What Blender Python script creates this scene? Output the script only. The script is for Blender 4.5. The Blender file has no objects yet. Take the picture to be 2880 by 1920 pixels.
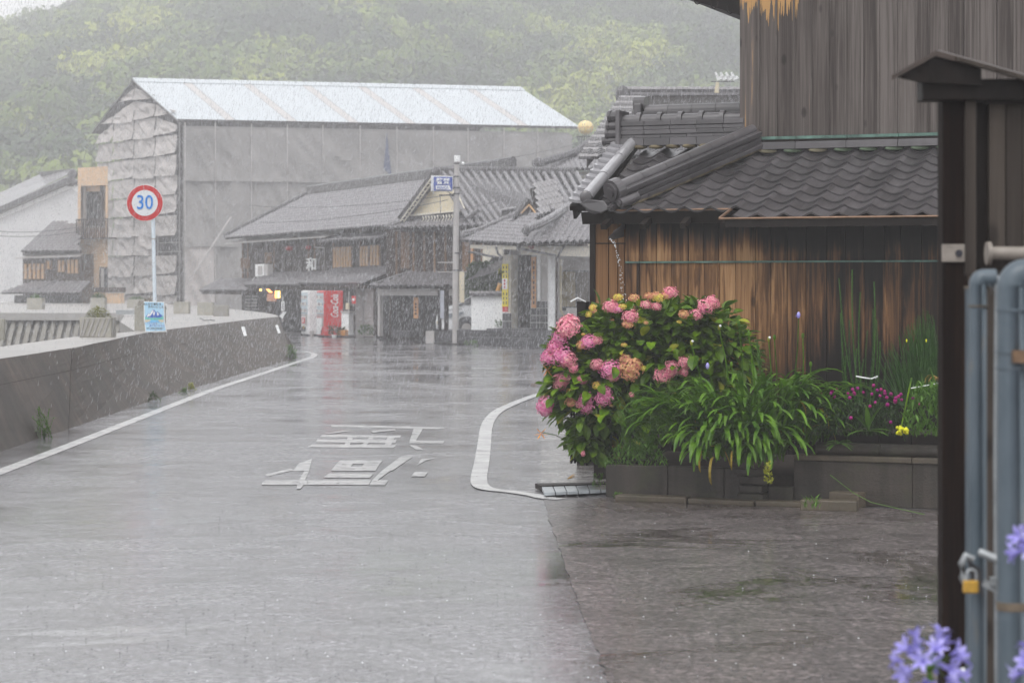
import bpy, math, random
import numpy as np
from mathutils import Vector, Matrix, noise as mnoise
R = math.radians
rnd = random.Random(7)
S = bpy.context.scene
col = S.collection

# ---------------------------------------------------------------- camera
CAMH, FPX, HX, HY = 2.0, 6400.0, 1440.0, 805.0
cam_d = bpy.data.cameras.new('camera')
cam = bpy.data.objects.new('camera', cam_d); col.objects.link(cam)
cam.location = (0, 0, CAMH); cam.rotation_euler = (R(90), 0, 0)
cam_d.sensor_width = 36; cam_d.lens = 80
cam_d.shift_y = -(960 - HY) / 2880.0
cam_d.clip_start = 0.3; cam_d.clip_end = 6000
cam_d.dof.use_dof = True; cam_d.dof.focus_distance = 25.0; cam_d.dof.aperture_fstop = 4.2
S.camera = cam
# ---------------------------------------------------------------- light
w = bpy.data.worlds.new('World'); S.world = w; w.use_nodes = True
nt = w.node_tree; nt.nodes.clear()
sky = nt.nodes.new('ShaderNodeTexSky'); sky.sky_type = 'NISHITA'; sky.sun_disc = False
SUN_EL, SUN_AZ = 58, 200
sky.sun_elevation = R(SUN_EL); sky.sun_rotation = R(SUN_AZ); sky.air_density = 1.0; sky.dust_density = 6.0
hs = nt.nodes.new('ShaderNodeHueSaturation'); hs.inputs['Saturation'].default_value = 0.10
mx = nt.nodes.new('ShaderNodeMixRGB'); mx.inputs[0].default_value = 0.6; mx.inputs[2].default_value = (7.2, 7.25, 7.5, 1)
bg = nt.nodes.new('ShaderNodeBackground'); bg.inputs[1].default_value = 0.15
out = nt.nodes.new('ShaderNodeOutputWorld')
nt.links.new(sky.outputs[0], hs.inputs['Color']); nt.links.new(hs.outputs[0], mx.inputs[1])
nt.links.new(mx.outputs[0], bg.inputs[0]); nt.links.new(bg.outputs[0], out.inputs[0])
sd = bpy.data.lights.new('sun', 'SUN'); sd.energy = 0.6; sd.angle = R(30); sd.color = (1, .97, .93)
sun = bpy.data.objects.new('sun', sd); col.objects.link(sun)
az = R(SUN_AZ); el = R(SUN_EL)
sdir = Vector((math.sin(az) * math.cos(el), math.cos(az) * math.cos(el), math.sin(el)))
sun.rotation_euler = (-sdir).to_track_quat('-Z', 'Y').to_euler()
S.view_settings.view_transform = 'Standard'; S.view_settings.look = 'None'
S.view_settings.exposure = 0.46; S.view_settings.gamma = 1; S.view_settings.use_curve_mapping = False
S.cycles.max_bounces = 6; S.cycles.diffuse_bounces = 3; S.cycles.glossy_bounces = 3
S.cycles.transparent_max_bounces = 24; S.cycles.volume_bounces = 3; S.cycles.transmission_bounces = 4
S.cycles.caustics_reflective = False; S.cycles.caustics_refractive = False
S.cycles.use_denoising = True
S.cycles.sample_clamp_indirect = 4

# ---------------------------------------------------------------- helpers
def U(px, py, d): return Vector(((px - HX) / FPX * d, d, CAMH + (HY - py) / FPX * d))
def G(px, py, z=0.0):
    d = (CAMH - z) * FPX / (py - HY); return Vector(((px - HX) / FPX * d, d, z))

class MB:
    def __init__(s): s.v = []; s.f = []; s.uv = None
    def quad(s, a, b, c, d):
        n = len(s.v); s.v += [tuple(a), tuple(b), tuple(c), tuple(d)]; s.f.append((n, n+1, n+2, n+3)); return s
    def poly(s, pts):
        n = len(s.v); s.v += [tuple(p) for p in pts]; s.f.append(tuple(range(n, n+len(pts)))); return s
    def prism(s, pts, off):
        off = Vector(off); n = len(s.v); k = len(pts)
        s.v += [tuple(p) for p in pts] + [tuple(Vector(p) + off) for p in pts]
        s.f.append(tuple(range(n, n+k))[::-1]); s.f.append(tuple(range(n+k, n+2*k)))
        for i in range(k):
            j = (i+1) % k; s.f.append((n+i, n+j, n+k+j, n+k+i))
        return s
    def box(s, lo, hi):
        (x0, y0, z0), (x1, y1, z1) = lo, hi
        return s.prism([(x0, y0, z0), (x1, y0, z0), (x1, y1, z0), (x0, y1, z0)], (0, 0, z1-z0))
    def fbox(s, o, u, v, n, a0, a1, b0, b1, c0, c1):
        P = lambda a, b, c: Vector(o) + Vector(u)*a + Vector(v)*b + Vector(n)*c
        return s.prism([P(a0, b0, c0), P(a1, b0, c0), P(a1, b1, c0), P(a0, b1, c0)], Vector(n)*(c1-c0))
    def tube(s, path, r, seg=8, cap=True, half=False):
        path = [Vector(p) for p in path]; rs = r if isinstance(r, (list, tuple)) else [r]*len(path)
        n0 = len(s.v); k = len(path)
        t0 = (path[1]-path[0]).normalized()
        ref = Vector((0, 0, 1)) if abs(t0.z) < .9 else Vector((0, 1, 0))
        for i, p in enumerate(path):
            t = (path[min(i+1, k-1)] - path[max(i-1, 0)]).normalized()
            a = t.cross(ref).normalized(); b = a.cross(t).normalized()
            for j in range(seg):
                an = 2*math.pi*j/seg if not half else math.pi*j/(seg-1)
                s.v.append(tuple(p + (a*math.cos(an) + b*math.sin(an)) * rs[i]))
        for i in range(k-1):
            for j in range(seg if not half else seg-1):
                j2 = (j+1) % seg
                s.f.append((n0+i*seg+j, n0+i*seg+j2, n0+(i+1)*seg+j2, n0+(i+1)*seg+j))
        if cap:  # end caps have their own vertices, so smooth sides stay crisp at the ends
            m0 = len(s.v); s.v += s.v[n0:n0+seg] + s.v[n0+(k-1)*seg:n0+k*seg]
            s.f.append(tuple(m0+j for j in range(seg))[::-1]); s.f.append(tuple(m0+seg+j for j in range(seg)))
        return s
    def ball(s, c, r, seg=12, rings=8, sc=(1, 1, 1), z0=-1, z1=1):
        n0 = len(s.v)
        for i in range(rings+1):
            ph = math.asin(max(-1, min(1, z0))) + (math.asin(z1)-math.asin(z0))*i/rings
            for j in range(seg):
                t = 2*math.pi*j/seg
                s.v.append((c[0]+r*sc[0]*math.cos(ph)*math.cos(t), c[1]+r*sc[1]*math.cos(ph)*math.sin(t), c[2]+r*sc[2]*math.sin(ph)))
        for i in range(rings):
            for j in range(seg):
                j2 = (j+1) % seg; s.f.append((n0+i*seg+j, n0+i*seg+j2, n0+(i+1)*seg+j2, n0+(i+1)*seg+j))
        return s
    def mesh(s, name, m=None, smooth=False):
        me = bpy.data.meshes.new(name); me.from_pydata(s.v, [], s.f)
        if m: me.materials.append(m)
        if smooth: me.polygons.foreach_set('use_smooth', [True]*len(me.polygons))
        me.update(); return me

def tag(o, label=None, cat=None, group=None, kind=None):
    if label: o['label'] = label
    if cat: o['category'] = cat
    if group: o['group'] = group
    if kind: o['kind'] = kind
    return o
def link(name, me, parent=None, world=True, loc=None):
    o = bpy.data.objects.new(name, me); col.objects.link(o)
    if parent is not None:
        o.parent = parent
        if world:
            root = parent
            while root.parent: root = root.parent
            if parent is root and root.type == 'EMPTY': o.matrix_parent_inverse = Matrix.Translation(-root.location)
    if loc is not None: o.location = loc
    return o
def obj(name, mb, m, parent=None, world=True, smooth=False, bev=0, loc=None, **k):
    me = mb if isinstance(mb, bpy.types.Mesh) else mb.mesh(name, m, smooth)
    o = link(name, me, parent, world, loc)
    if bev:
        b = o.modifiers.new('bevel', 'BEVEL'); b.width = bev; b.segments = 2; b.limit_method = 'ANGLE'
    return tag(o, **k)
def thing(name, loc, label, cat, group=None, rz=0):
    o = bpy.data.objects.new(name, None); col.objects.link(o); o.location = loc; o.rotation_euler = (0, 0, rz)
    o.empty_display_size = .3
    return tag(o, label, cat, group)
def kids(o): return [c for c in bpy.data.objects if c.parent is o]
def copy_tree(o, parent=None):
    c = o.copy(); col.objects.link(c)
    if parent is not None: c.parent = parent
    for ch in kids(o): copy_tree(ch, c)
    return c
def place(me, name, mat4, parent, **k):
    """an instance-like object sharing mesh data, placed by a world matrix under an unrotated parent"""
    o = bpy.data.objects.new(name, me); col.objects.link(o)
    o.parent = parent
    if parent is not None and parent.type == 'EMPTY': o.matrix_parent_inverse = Matrix.Translation(-parent.location)
    o.matrix_basis = mat4
    return tag(o, **k)

# facade frame: a = metres along the wall, z = height, b = metres inward (away from the camera side)
class Facade:
    def __init__(s, pxA, dA, pxB=None, dB=None, tan=None):
        s.O = Vector(((pxA-HX)/FPX*dA, dA, 0))
        if tan is None:
            B = Vector(((pxB-HX)/FPX*dB, dB, 0)); s.e = (B-s.O).normalized()
        else: s.e = Vector((1, tan, 0)).normalized()
        s.s = Vector((-s.e.y, s.e.x, 0)); s.z = Vector((0, 0, 1))
        if s.s.y < 0: pass
    def P(s, a, b, z): return s.O + s.e*a + s.s*b + Vector((0, 0, z))
    def hit(s, px, py, b=0):
        k = Vector(((px-HX)/FPX, 1, (HY-py)/FPX)); C = Vector((0, 0, CAMH))
        t = (b - (C-s.O).dot(s.s)) / k.dot(s.s); p = C + k*t
        return (p-s.O).dot(s.e), p.z, p
    def bx(s, mb, x0, y0, x1, y1, b0, b1):
        """box whose front face (at b0) covers the photo rectangle"""
        a0, z1_, _ = s.hit(x0, y0, b0); a1, _, _ = s.hit(x1, y0, b0)
        _, z0_, _ = s.hit((x0+x1)/2, y1, b0); _, z1_, _ = s.hit((x0+x1)/2, y0, b0)
        return s.az(mb, a0, a1, z0_, z1_, b0, b1)
    def az(s, mb, a0, a1, z0, z1, b0, b1):
        return mb.prism([s.P(a0, b0, z0), s.P(a1, b0, z0), s.P(a1, b0, z1), s.P(a0, b0, z1)], s.s*(b1-b0))

# ---------------------------------------------------------------- materials
MATS = {}
def newmat(name):
    m = bpy.data.materials.new(name); m.use_nodes = True; nt = m.node_tree
    b = nt.nodes['Principled BSDF']; MATS[name] = m; return m, nt, b
def N(nt, t, **k):
    n = nt.nodes.new(t)
    for a, v in k.items(): setattr(n, a, v)
    return n
def ramp(nt, stops, interp='LINEAR'):
    r = nt.nodes.new('ShaderNodeValToRGB'); cr = r.color_ramp; cr.interpolation = interp
    while len(cr.elements) < len(stops): cr.elements.new(.5)
    for e, (p, c) in zip(cr.elements, stops):
        e.position = p; e.color = (*c, 1) if len(c) == 3 else c
    return r
def pos_map(nt, scale, rot=(0, 0, 0), loc=(0, 0, 0), obj=False):
    if obj: g = N(nt, 'ShaderNodeTexCoord').outputs['Object']
    else: g = N(nt, 'ShaderNodeNewGeometry').outputs['Position']
    mp = N(nt, 'ShaderNodeMapping'); mp.inputs['Scale'].default_value = scale
    mp.inputs['Rotation'].default_value = rot; mp.inputs['Location'].default_value = loc
    nt.links.new(g, mp.inputs[0]); return mp.outputs[0]
def noise(nt, vec, scale=1, detail=5, rough=.55, dist=0):
    n = N(nt, 'ShaderNodeTexNoise'); n.inputs['Scale'].default_value = scale; n.inputs['Detail'].default_value = detail
    n.inputs['Roughness'].default_value = rough; n.inputs['Distortion'].default_value = dist
    nt.links.new(vec, n.inputs['Vector']); return n.outputs[0]
def math_(nt, op, a, b=None, c=None, clamp=False):
    n = N(nt, 'ShaderNodeMath', operation=op); n.use_clamp = clamp
    for i, v in enumerate((a, b, c)):
        if v is None: continue
        if isinstance(v, (int, float)): n.inputs[i].default_value = v
        else: nt.links.new(v, n.inputs[i])
    return n.outputs[0]
def mixc(nt, f, a, b, mode='MIX'):
    n = N(nt, 'ShaderNodeMixRGB', blend_type=mode)
    for i, v in enumerate((f, a, b)):
        if isinstance(v, (int, float)): n.inputs[i].default_value = v
        elif isinstance(v, tuple): n.inputs[i].default_value = (*v[:3], 1)
        else: nt.links.new(v, n.inputs[i])
    return n.outputs[0]
def bump(nt, b, h, strength=.3, dist=.02):
    n = N(nt, 'ShaderNodeBump'); n.inputs['Strength'].default_value = strength; n.inputs['Distance'].default_value = dist
    nt.links.new(h, n.inputs['Height']); nt.links.new(n.outputs[0], b.inputs['Normal'])

def flat(name, c, rough=.5, metal=0, var=.12, scale=6, rnd_obj=.0, spec=.5, bmp=0):
    """plain colour with soft procedural mottling"""
    m, nt, b = newmat(name)
    v = pos_map(nt, (scale,)*3); n = noise(nt, v, 1, 6, .6)
    r = ramp(nt, [(.3, tuple(x*(1-var) for x in c)), (.7, tuple(min(1, x*(1+var)) for x in c))])
    nt.links.new(n, r.inputs[0]); o = r.outputs[0]
    if rnd_obj:
        oi = N(nt, 'ShaderNodeObjectInfo').outputs['Random']
        o = mixc(nt, 1.0, o, mixc(nt, oi, (1-rnd_obj,)*3, (1+rnd_obj,)*3), 'MULTIPLY')
    nt.links.new(o, b.inputs['Base Color'])
    b.inputs['Roughness'].default_value = rough; b.inputs['Metallic'].default_value = metal
    b.inputs['Specular IOR Level'].default_value = spec
    if bmp: bump(nt, b, noise(nt, pos_map(nt, (scale*6,)*3), 1, 6, .6), bmp, .01)
    return m
def emit(name, c, s):
    m, nt, b = newmat(name); b.inputs['Base Color'].default_value = (*c, 1)
    b.inputs['Emission Color'].default_value = (*c, 1); b.inputs['Emission Strength'].default_value = s; return m

def wood(name, stops, gs=30, ps=1.6, rough=.6, knots=True, stain=None, w=(.35, .5, .25), spec=.16):
    m, nt, b = newmat(name)
    oi = N(nt, 'ShaderNodeObjectInfo').outputs['Random']
    off = N(nt, 'ShaderNodeCombineXYZ'); nt.links.new(math_(nt, 'MULTIPLY', oi, 57.0), off.inputs[0]); nt.links.new(math_(nt, 'MULTIPLY', oi, 31.0), off.inputs[2])
    g = N(nt, 'ShaderNodeNewGeometry').outputs['Position']
    va = N(nt, 'ShaderNodeVectorMath', operation='ADD'); nt.links.new(g, va.inputs[0]); nt.links.new(off.outputs[0], va.inputs[1])
    def mp(sc):
        q = N(nt, 'ShaderNodeMapping'); q.inputs['Scale'].default_value = sc; nt.links.new(va.outputs[0], q.inputs[0]); return q.outputs[0]
    grain = noise(nt, mp((gs, gs, .7)), 1, 7, .62, .6)
    fine = noise(nt, mp((gs*5, gs*5, 2)), 1, 3, .6)
    q = N(nt, 'ShaderNodeMapping'); q.inputs['Scale'].default_value = (ps*7, ps*7, ps*.45); nt.links.new(g, q.inputs[0])
    patch = noise(nt, q.outputs[0], 1, 6, .6, .4)
    f = math_(nt, 'ADD', math_(nt, 'MULTIPLY', grain, w[0]), math_(nt, 'MULTIPLY', patch, w[1]))
    f = math_(nt, 'ADD', f, math_(nt, 'MULTIPLY', oi, w[2]))
    f = math_(nt, 'ADD', f, math_(nt, 'MULTIPLY', math_(nt, 'SUBTRACT', fine, .5), .16))
    if stain is not None: f = stain(nt, g, f)
    r = ramp(nt, stops); nt.links.new(f, r.inputs[0]); c = r.outputs[0]
    if knots:
        vo = N(nt, 'ShaderNodeTexVoronoi'); vo.inputs['Scale'].default_value = 1.0; nt.links.new(mp((5, 5, 2.4)), vo.inputs['Vector'])
        kr = ramp(nt, [(.0, (1, 1, 1)), (.10, (.8, .8, .8)), (.17, (0, 0, 0))]); nt.links.new(vo.outputs['Distance'], kr.inputs[0])
        sel = math_(nt, 'GREATER_THAN', N_sep(nt, vo.outputs['Color']), .45)
        kf = math_(nt, 'MULTIPLY', kr.outputs[0], sel)
        c = mixc(nt, math_(nt, 'MULTIPLY', kf, .75), c, (.012, .009, .008))
    nt.links.new(c, b.inputs['Base Color']); b.inputs['Roughness'].default_value = rough
    b.inputs['Specular IOR Level'].default_value = spec
    bump(nt, b, math_(nt, 'ADD', grain, math_(nt, 'MULTIPLY', fine, .5)), .5, .004)
    return m
def N_sep(nt, c):
    n = N(nt, 'ShaderNodeSeparateColor'); nt.links.new(c, n.inputs[0]); return n.outputs[0]
# ---------------------------------------------------------------- setting: ground and water
def wet_asphalt(name, base, puddle_lo, puddle_hi, r_wet, r_dry, grit, ps=(.35, .35, .35)):
    m, nt, b = newmat(name)
    p = noise(nt, pos_map(nt, ps), 1, 9, .72, .6)
    # tyre-polished lanes run along the road
    rr = ramp(nt, [(puddle_lo, (r_wet,)*3), (puddle_hi, (r_dry,)*3)]); nt.links.new(p, rr.inputs[0])
    fine = noise(nt, pos_map(nt, (20, 15, 20)), 1, 5, .8)
    rip = noise(nt, pos_map(nt, (5, 5, 5)), 1, 7, .72, .5)
    mid = noise(nt, pos_map(nt, (1.6, 2.6, 1)), 1, 6, .68, 1.2)
    cr = ramp(nt, [(.36, tuple(x*.28 for x in base)), (.5, base), (.62, tuple(x*2.6 for x in base))])
    nt.links.new(fine, cr.inputs[0])
    mr_ = ramp(nt, [(.36, (.62,)*3), (.5, (1.0,)*3), (.64, (1.32,)*3)]); nt.links.new(mid, mr_.inputs[0]); br = mr_.outputs[0]
    nt.links.new(mixc(nt, 1.0, cr.outputs[0], br, 'MULTIPLY'), b.inputs['Base Color'])
    nt.links.new(math_(nt, 'ADD', N_sep(nt, rr.outputs[0]), math_(nt, 'MULTIPLY', math_(nt, 'SUBTRACT', mid, .5), .5)), b.inputs['Roughness'])
    b.inputs['Specular IOR Level'].default_value = .9
    b.inputs['Coat Weight'].default_value = .5; b.inputs['Coat Roughness'].default_value = .17
    pf = ramp(nt, [(puddle_lo, (.12,)*3), (puddle_hi, (1, 1, 1))]); nt.links.new(p, pf.inputs[0])
    h = math_(nt, 'ADD', math_(nt, 'MULTIPLY', math_(nt, 'MULTIPLY', fine, pf.outputs[0]), grit), math_(nt, 'ADD', math_(nt, 'MULTIPLY', rip, .9), math_(nt, 'MULTIPLY', mid, 1.2)))
    h = math_(nt, 'MULTIPLY', h, pf.outputs[0])
    bump(nt, b, h, .5, .014)
    return m
M_road = wet_asphalt('wet_road', (.116, .113, .122), .42, .60, .06, .31, .5)
M_drive = wet_asphalt('wet_drive', (.100, .084, .083), .43, .49, .04, .38, 5.0, (.5, .5, .5))
M_concwet = wet_asphalt('wet_concrete', (.20, .19, .185), .4, .6, .08, .3, .4)
def concrete(name, c, stainc, rough=.6, sc=1.0, bm=.4, moss=None, streak=False):
    m, nt, b = newmat(name)
    big = noise(nt, pos_map(nt, (.9*sc, .9*sc, .9*sc)), 1, 7, .65, .4)
    fine = noise(nt, pos_map(nt, (45, 45, 45)), 1, 5, .7)
    r = ramp(nt, [(.3, stainc), (.55, tuple((x+y)/2 for x, y in zip(c, stainc))), (.72, c)]); nt.links.new(big, r.inputs[0])
    o = mixc(nt, 1.0, r.outputs[0], mixc(nt, fine, (.65,)*3, (1.4,)*3), 'MULTIPLY')
    if streak:
        st = noise(nt, pos_map(nt, (5, 5, .35)), 1, 5, .6)
        sr = ramp(nt, [(.42, (.62, .6, .56)), (.6, (1.15, 1.15, 1.15))]); nt.links.new(st, sr.inputs[0])
        o = mixc(nt, 1.0, o, sr.outputs[0], 'MULTIPLY')
    if moss:
        mr = ramp(nt, [(.52, (0, 0, 0)), (.68, (1, 1, 1))]); nt.links.new(noise(nt, pos_map(nt, (3, 3, 3)), 1, 8, .7), mr.inputs[0])
        o = mixc(nt, math_(nt, 'MULTIPLY', mr.outputs[0], .6), o, moss)
    nt.links.new(o, b.inputs['Base Color']); b.inputs['Roughness'].default_value = rough
    bump(nt, b, math_(nt, 'ADD', fine, big), bm, .01)
    return m
M_seawall = concrete('seawall_concrete', (.088, .060, .043), (.020, .014, .010), .55, .8, .5, (.05, .05, .03), True)
M_deck = concrete('deck_concrete', (.42, .40, .38), (.27, .26, .25), .35, .6, .3)
M_revet = concrete('ribbed_concrete', (.22, .205, .18), (.14, .13, .115), .6, 1.2, .6)
M_ribc = concrete('rib_concrete', (.29, .27, .24), (.20, .19, .165), .6, 1.2, .5)
M_planter = concrete('planter_concrete', (.42, .40, .35), (.27, .26, .22), .6, 3, .5)
M_bed = concrete('bed_concrete', (.070, .055, .043), (.022, .018, .014), .5, 1.6, .6, (.05, .055, .02), True)
M_bedtop = concrete('coping_concrete', (.18, .14, .095), (.055, .046, .034), .5, 2, .6, (.07, .07, .03))
M_paint = concrete('road_paint', (.80, .80, .79), (.42, .42, .42), .2, 3, .3)
M_worn = concrete('worn_road_paint', (.72, .72, .71), (.30, .30, .30), .2, 4, .3)
_nt = M_worn.node_tree; _n = noise(_nt, pos_map(_nt, (7, 5, 5)), 1, 9, .75)
_r = ramp(_nt, [(.33, (.10, .10, .10)), (.44, (.95, .95, .95))]); _nt.links.new(_n, _r.inputs[0]); _nt.links.new(N_sep(_nt, _r.outputs[0]), _nt.nodes['Principled BSDF'].inputs['Alpha'])
M_soil = flat('soil', (.03, .022, .016), .9, var=.4, scale=20)
M_sea = flat('harbour_water', (.03, .035, .035), .15, var=.2, scale=1)
M_stone = concrete('dark_stone', (.075, .075, .08), (.04, .04, .045), .4, 2, .4)

def sheet(name, pts, z, m, kind='structure', thick=0, **k):
    mb = MB(); P = [(p[0], p[1], z) for p in pts]
    # counter-clockwise from above
    A = sum(P[i][0]*P[(i+1) % len(P)][1]-P[(i+1) % len(P)][0]*P[i][1] for i in range(len(P)))
    if A < 0: P = P[::-1]
    if thick: mb.prism([(x, y, z-thick) for x, y, _ in P], (0, 0, thick))
    else: mb.poly(P)
    return obj(name, mb, m, kind=kind, **k)
# seabed / far land, one sheet to the horizon
sheet('ground', [(-395, -55), (405, -55), (405, 475), (-395, 475)], -1.6, M_soil)
sheet('water', [(-300, -50), (-7.6, -50), (-7.6, 80.6), (-300, 80.6)], -1.0, M_sea)
# road
sheet('road', [(-6.6, -30), (70, -30), (70, 240), (-60, 240), (-60, 112.5), (-14.5, 112.5), (-10, 92), (-8.3, 80), (-6.9, 72), (-6.6, 60)], 0.0, M_road, thick=1.55)
# coarse dark driveway surface that joins the road at the right
dv = []
_s = [(1527, 1398), (1545, 1460), (1580, 1560), (1615, 1660), (1650, 1760), (1690, 1860), (1715, 1935)]
for (xa, ya), (xb, yb__) in zip(_s, _s[1:]):
    for k in range(10):
        q = G(xa+(xb-xa)*k/10, ya+(yb__-ya)*k/10); q.x += .030*mnoise.noise(Vector((q.y*6, 0, 2)))+.016*mnoise.noise(Vector((q.y*23, 0, 5))); dv.append(q)
dv += [Vector((.75, 5, 0)), Vector((14, 5, 0)), Vector((14, 19.0, 0))] + [G(x, y) for x, y in [(2900, 1436), (2650, 1436), (2330, 1425), (1730, 1400)]]
sheet('driveway', dv, 0.004, M_drive)
# wet concrete strip beside the barn
st = [G(x, y) for x, y in [(1508, 1160), (1522, 1260), (1520, 1374), (1722, 1374), (1700, 1300), (1660, 1230), (1640, 1120), (1560, 1080)]]
sheet('gutter_apron', st, 0.008, M_concwet)

# painted road lines
def ribbon(path, wd, z):
    mb = MB(); L = []
    for i, p in enumerate(path):
        t = (path[min(i+1, len(path)-1)]-path[max(i-1, 0)]); t.z = 0; t.normalize(); n = Vector((-t.y, t.x, 0))
        ww = wd[i] if isinstance(wd, list) else wd
        L.append((p+n*ww/2, p-n*ww/2))
    for (a, b), (c, d) in zip(L, L[1:]):
        mb.quad((*a[:2], z), (*b[:2], z), (*d[:2], z), (*c[:2], z))
    return mb
def smooth_path(P, n=6):
    out = []
    for i in range(len(P)-1):
        p0, p1, p2, p3 = P[max(i-1, 0)], P[i], P[i+1], P[min(i+2, len(P)-1)]
        for k in range(n):
            t = k/n
            out.append(.5*((2*p1)+(p2-p0)*t+(2*p0-5*p1+4*p2-p3)*t*t+(3*p1-p0-3*p2+p3)*t**3))
    return out+[P[-1]]
lp = [G(x, y) for x, y in [(-560, 1560), (-200, 1405), (0, 1327), (200, 1251), (400, 1173), (600, 1096), (740, 1050), (830, 1020), (872, 1007), (884, 999), (878, 993), (852, 988)]]
obj('road_edge_line', ribbon(smooth_path(lp, 5), .18, .004), M_paint, kind='structure')
rp = [G(x, y) for x, y in [(1640, 1075), (1566, 1094), (1498, 1115), (1450, 1133), (1402, 1156), (1378, 1180), (1367, 1208), (1362, 1250), (1355, 1300), (1347, 1345), (1352, 1366), (1378, 1377), (1440, 1384), (1500, 1393), (1535, 1401), (1578, 1405)]]
obj('road_corner_line', ribbon(smooth_path(rp, 5), .17, .009), M_paint, kind='structure')
# worn painted lettering (crop coordinates -> photo)
C = lambda x, y: G(600+x/1.96, 900+y/1.96, 0.0)
mk = [[(655, 577), (1290, 592), (1240, 602), (650, 589)], [(600, 632), (1035, 637), (1028, 650), (585, 646)],
      [(574, 658), (1010, 660), (1003, 678), (562, 674)], [(545, 685), (1010, 690), (990, 706), (518, 701)],
      [(745, 640), (775, 640), (745, 703), (715, 703)], [(860, 646), (890, 646), (830, 703), (800, 703)], [(960, 648), (1000, 648), (975, 700), (940, 700)],
      [(1105, 598), (1155, 600), (1115, 668), (1082, 668)], [(1085, 664), (1275, 667), (1265, 680), (1078, 680)], [(1080, 690), (1118, 692), (1160, 716), (1120, 716)],
      [(470, 792), (545, 764), (528, 832), (438, 834)], [(425, 818), (445, 828), (300, 862), (278, 855)], [(500, 834), (528, 834), (505, 884), (472, 884)],
      [(700, 774), (935, 774), (918, 793), (680, 793)], [(680, 793), (770, 793), (757, 808), (668, 808)], [(830, 793), (918, 793), (908, 808), (820, 808)], [(668, 808), (908, 808), (893, 832), (648, 832)],
      [(640, 846), (886, 846), (862, 870), (605, 870)], [(285, 884), (520, 884), (515, 909), (262, 909)], [(522, 884), (870, 884), (856, 909), (518, 909)], [(875, 884), (965, 884), (945, 911), (860, 911)],
      [(1038, 750), (1105, 750), (985, 832), (930, 832)], [(930, 832), (975, 832), (905, 884), (875, 884)], [(1145, 768), (1220, 762), (1170, 776), (1125, 800)],
      [(1112, 838), (1185, 838), (1165, 863), (1090, 863)], [(462, 910), (498, 910), (480, 932), (460, 932)], [(870, 612), (1000, 602), (1005, 608), (880, 622)], [(720, 610), (760, 612), (640, 628), (610, 628)]]
mb = MB()
for i, q in enumerate(mk): mb.poly([(*C(x, y)[:2], .0035+.0001*i) for x, y in q][::-1])
obj('road_lettering', mb, M_worn, kind='structure')

# ---------------------------------------------------------------- seawall
DZ = 1.05
def D_(px, py, z): return G(px, py, z)
topf = [D_(x, y, DZ) for x, y in [(-420, 1100), (-200, 1050), (0, 1011), (210, 977), (406, 936), (469, 927), (574, 914), (680, 901), (784, 890)]]
for p in topf: p.x = min(p.x, -6.72) if p.y > 28 else p.x
botf = [D_(x, y, 0) for x, y in [(-560, 1440), (-240, 1352), (0, 1270), (200, 1203), (400, 1135), (478, 1109), (600, 1075), (720, 1038), (828, 1010)]]
def lerpl(L, t):
    t = max(0, min(.99999, t))*(len(L)-1); i = int(t); return L[i].lerp(L[i+1], t-i)
sw = thing('seawall', (-7, 45, 0), 'long weathered concrete seawall with sloping face beside the road', 'seawall')
cuts = [0, .25, .352, .533, .80, 1.0]   # joints at x about 240 and 480
cuts = [0, .13, .37, .62, .82, 1.0]
names = 0
for c0, c1 in zip(cuts, cuts[1:]):
    g = .0012
    for (h0, h1, pr) in ((0, .70, 0), (.705, 1.0, .0)):
        mb = MB(); n = 8
        for i in range(n):
            t0 = c0+g+(c1-c0-2*g)*i/n; t1 = c0+g+(c1-c0-2*g)*(i+1)/n
            def W(t, h):
                p = lerpl(botf, t).lerp(lerpl(topf, t), h); p.x += pr+.012*mnoise.noise(Vector((t*40, h*3, 1))); return p
            m_ = 4
            for k in range(m_):
                a, b_ = h0+(h1-h0)*k/m_, h0+(h1-h0)*(k+1)/m_
                mb.quad(W(t0, a), W(t1, a), W(t1, b_), W(t0, b_))
        # joint returns
        for t in (c0+g, c1-g):
            A, B = W(t, h0), W(t, h1); mb.quad(A, B, B+Vector((-.08, 0, 0)), A+Vector((-.08, 0, 0)))
        for h in (h0, h1):
            A, B = W(c0+g, h), W(c1-g, h)
        obj('wall_panel', mb, M_seawall, sw)
# backing core (dark in the joints), top slab
mb = MB()
for i in range(40):
    a, b_ = lerpl(botf, i/40)+Vector((-.06, 0, 0)), lerpl(botf, (i+1)/40)+Vector((-.06, 0, 0))
    c, d = lerpl(topf, (i+1)/40)+Vector((-.06, 0, -.03)), lerpl(topf, i/40)+Vector((-.06, 0, -.03))
    mb.quad(a, b_, c, d)
obj('core', mb, M_soil, sw)
# end face towards the street, curving left
endp = [topf[-1], Vector((-7.9, 76, DZ)), Vector((-8.9, 82, DZ)), Vector((-10.8, 91, DZ)), Vector((-13.5, 103, DZ)), Vector((-15.5, 111.5, DZ))]
mb = MB()
for i in range(len(endp)-1):
    a, b_ = endp[i], endp[i+1]
    off = Vector((.62, -.3, -DZ)) if i else (botf[-1]-topf[-1])
    off2 = Vector((.62, -.3, -DZ))
    mb.quad(a+off, b_+off2, b_, a)
obj('curved_end', mb, M_seawall, sw)
# deck / quay top as one slab of structure
back = [Vector((-8.05, 20, DZ)), Vector((-8.05, 35.8, DZ)), Vector((-8.25, 43, DZ)), Vector((-7.95, 48, DZ)), Vector((-10.5, 61, DZ)), Vector((-12.6, 74, DZ)), Vector((-14.0, 81, DZ)), Vector((-60, 84, DZ)), Vector((-60, 150, DZ)), Vector((-24, 150, DZ)), Vector((-16.5, 112, DZ))]
poly = topf + endp[1:] + back[::-1]
sheet('quay_deck', poly, DZ, M_deck, thick=2.4)
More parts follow.
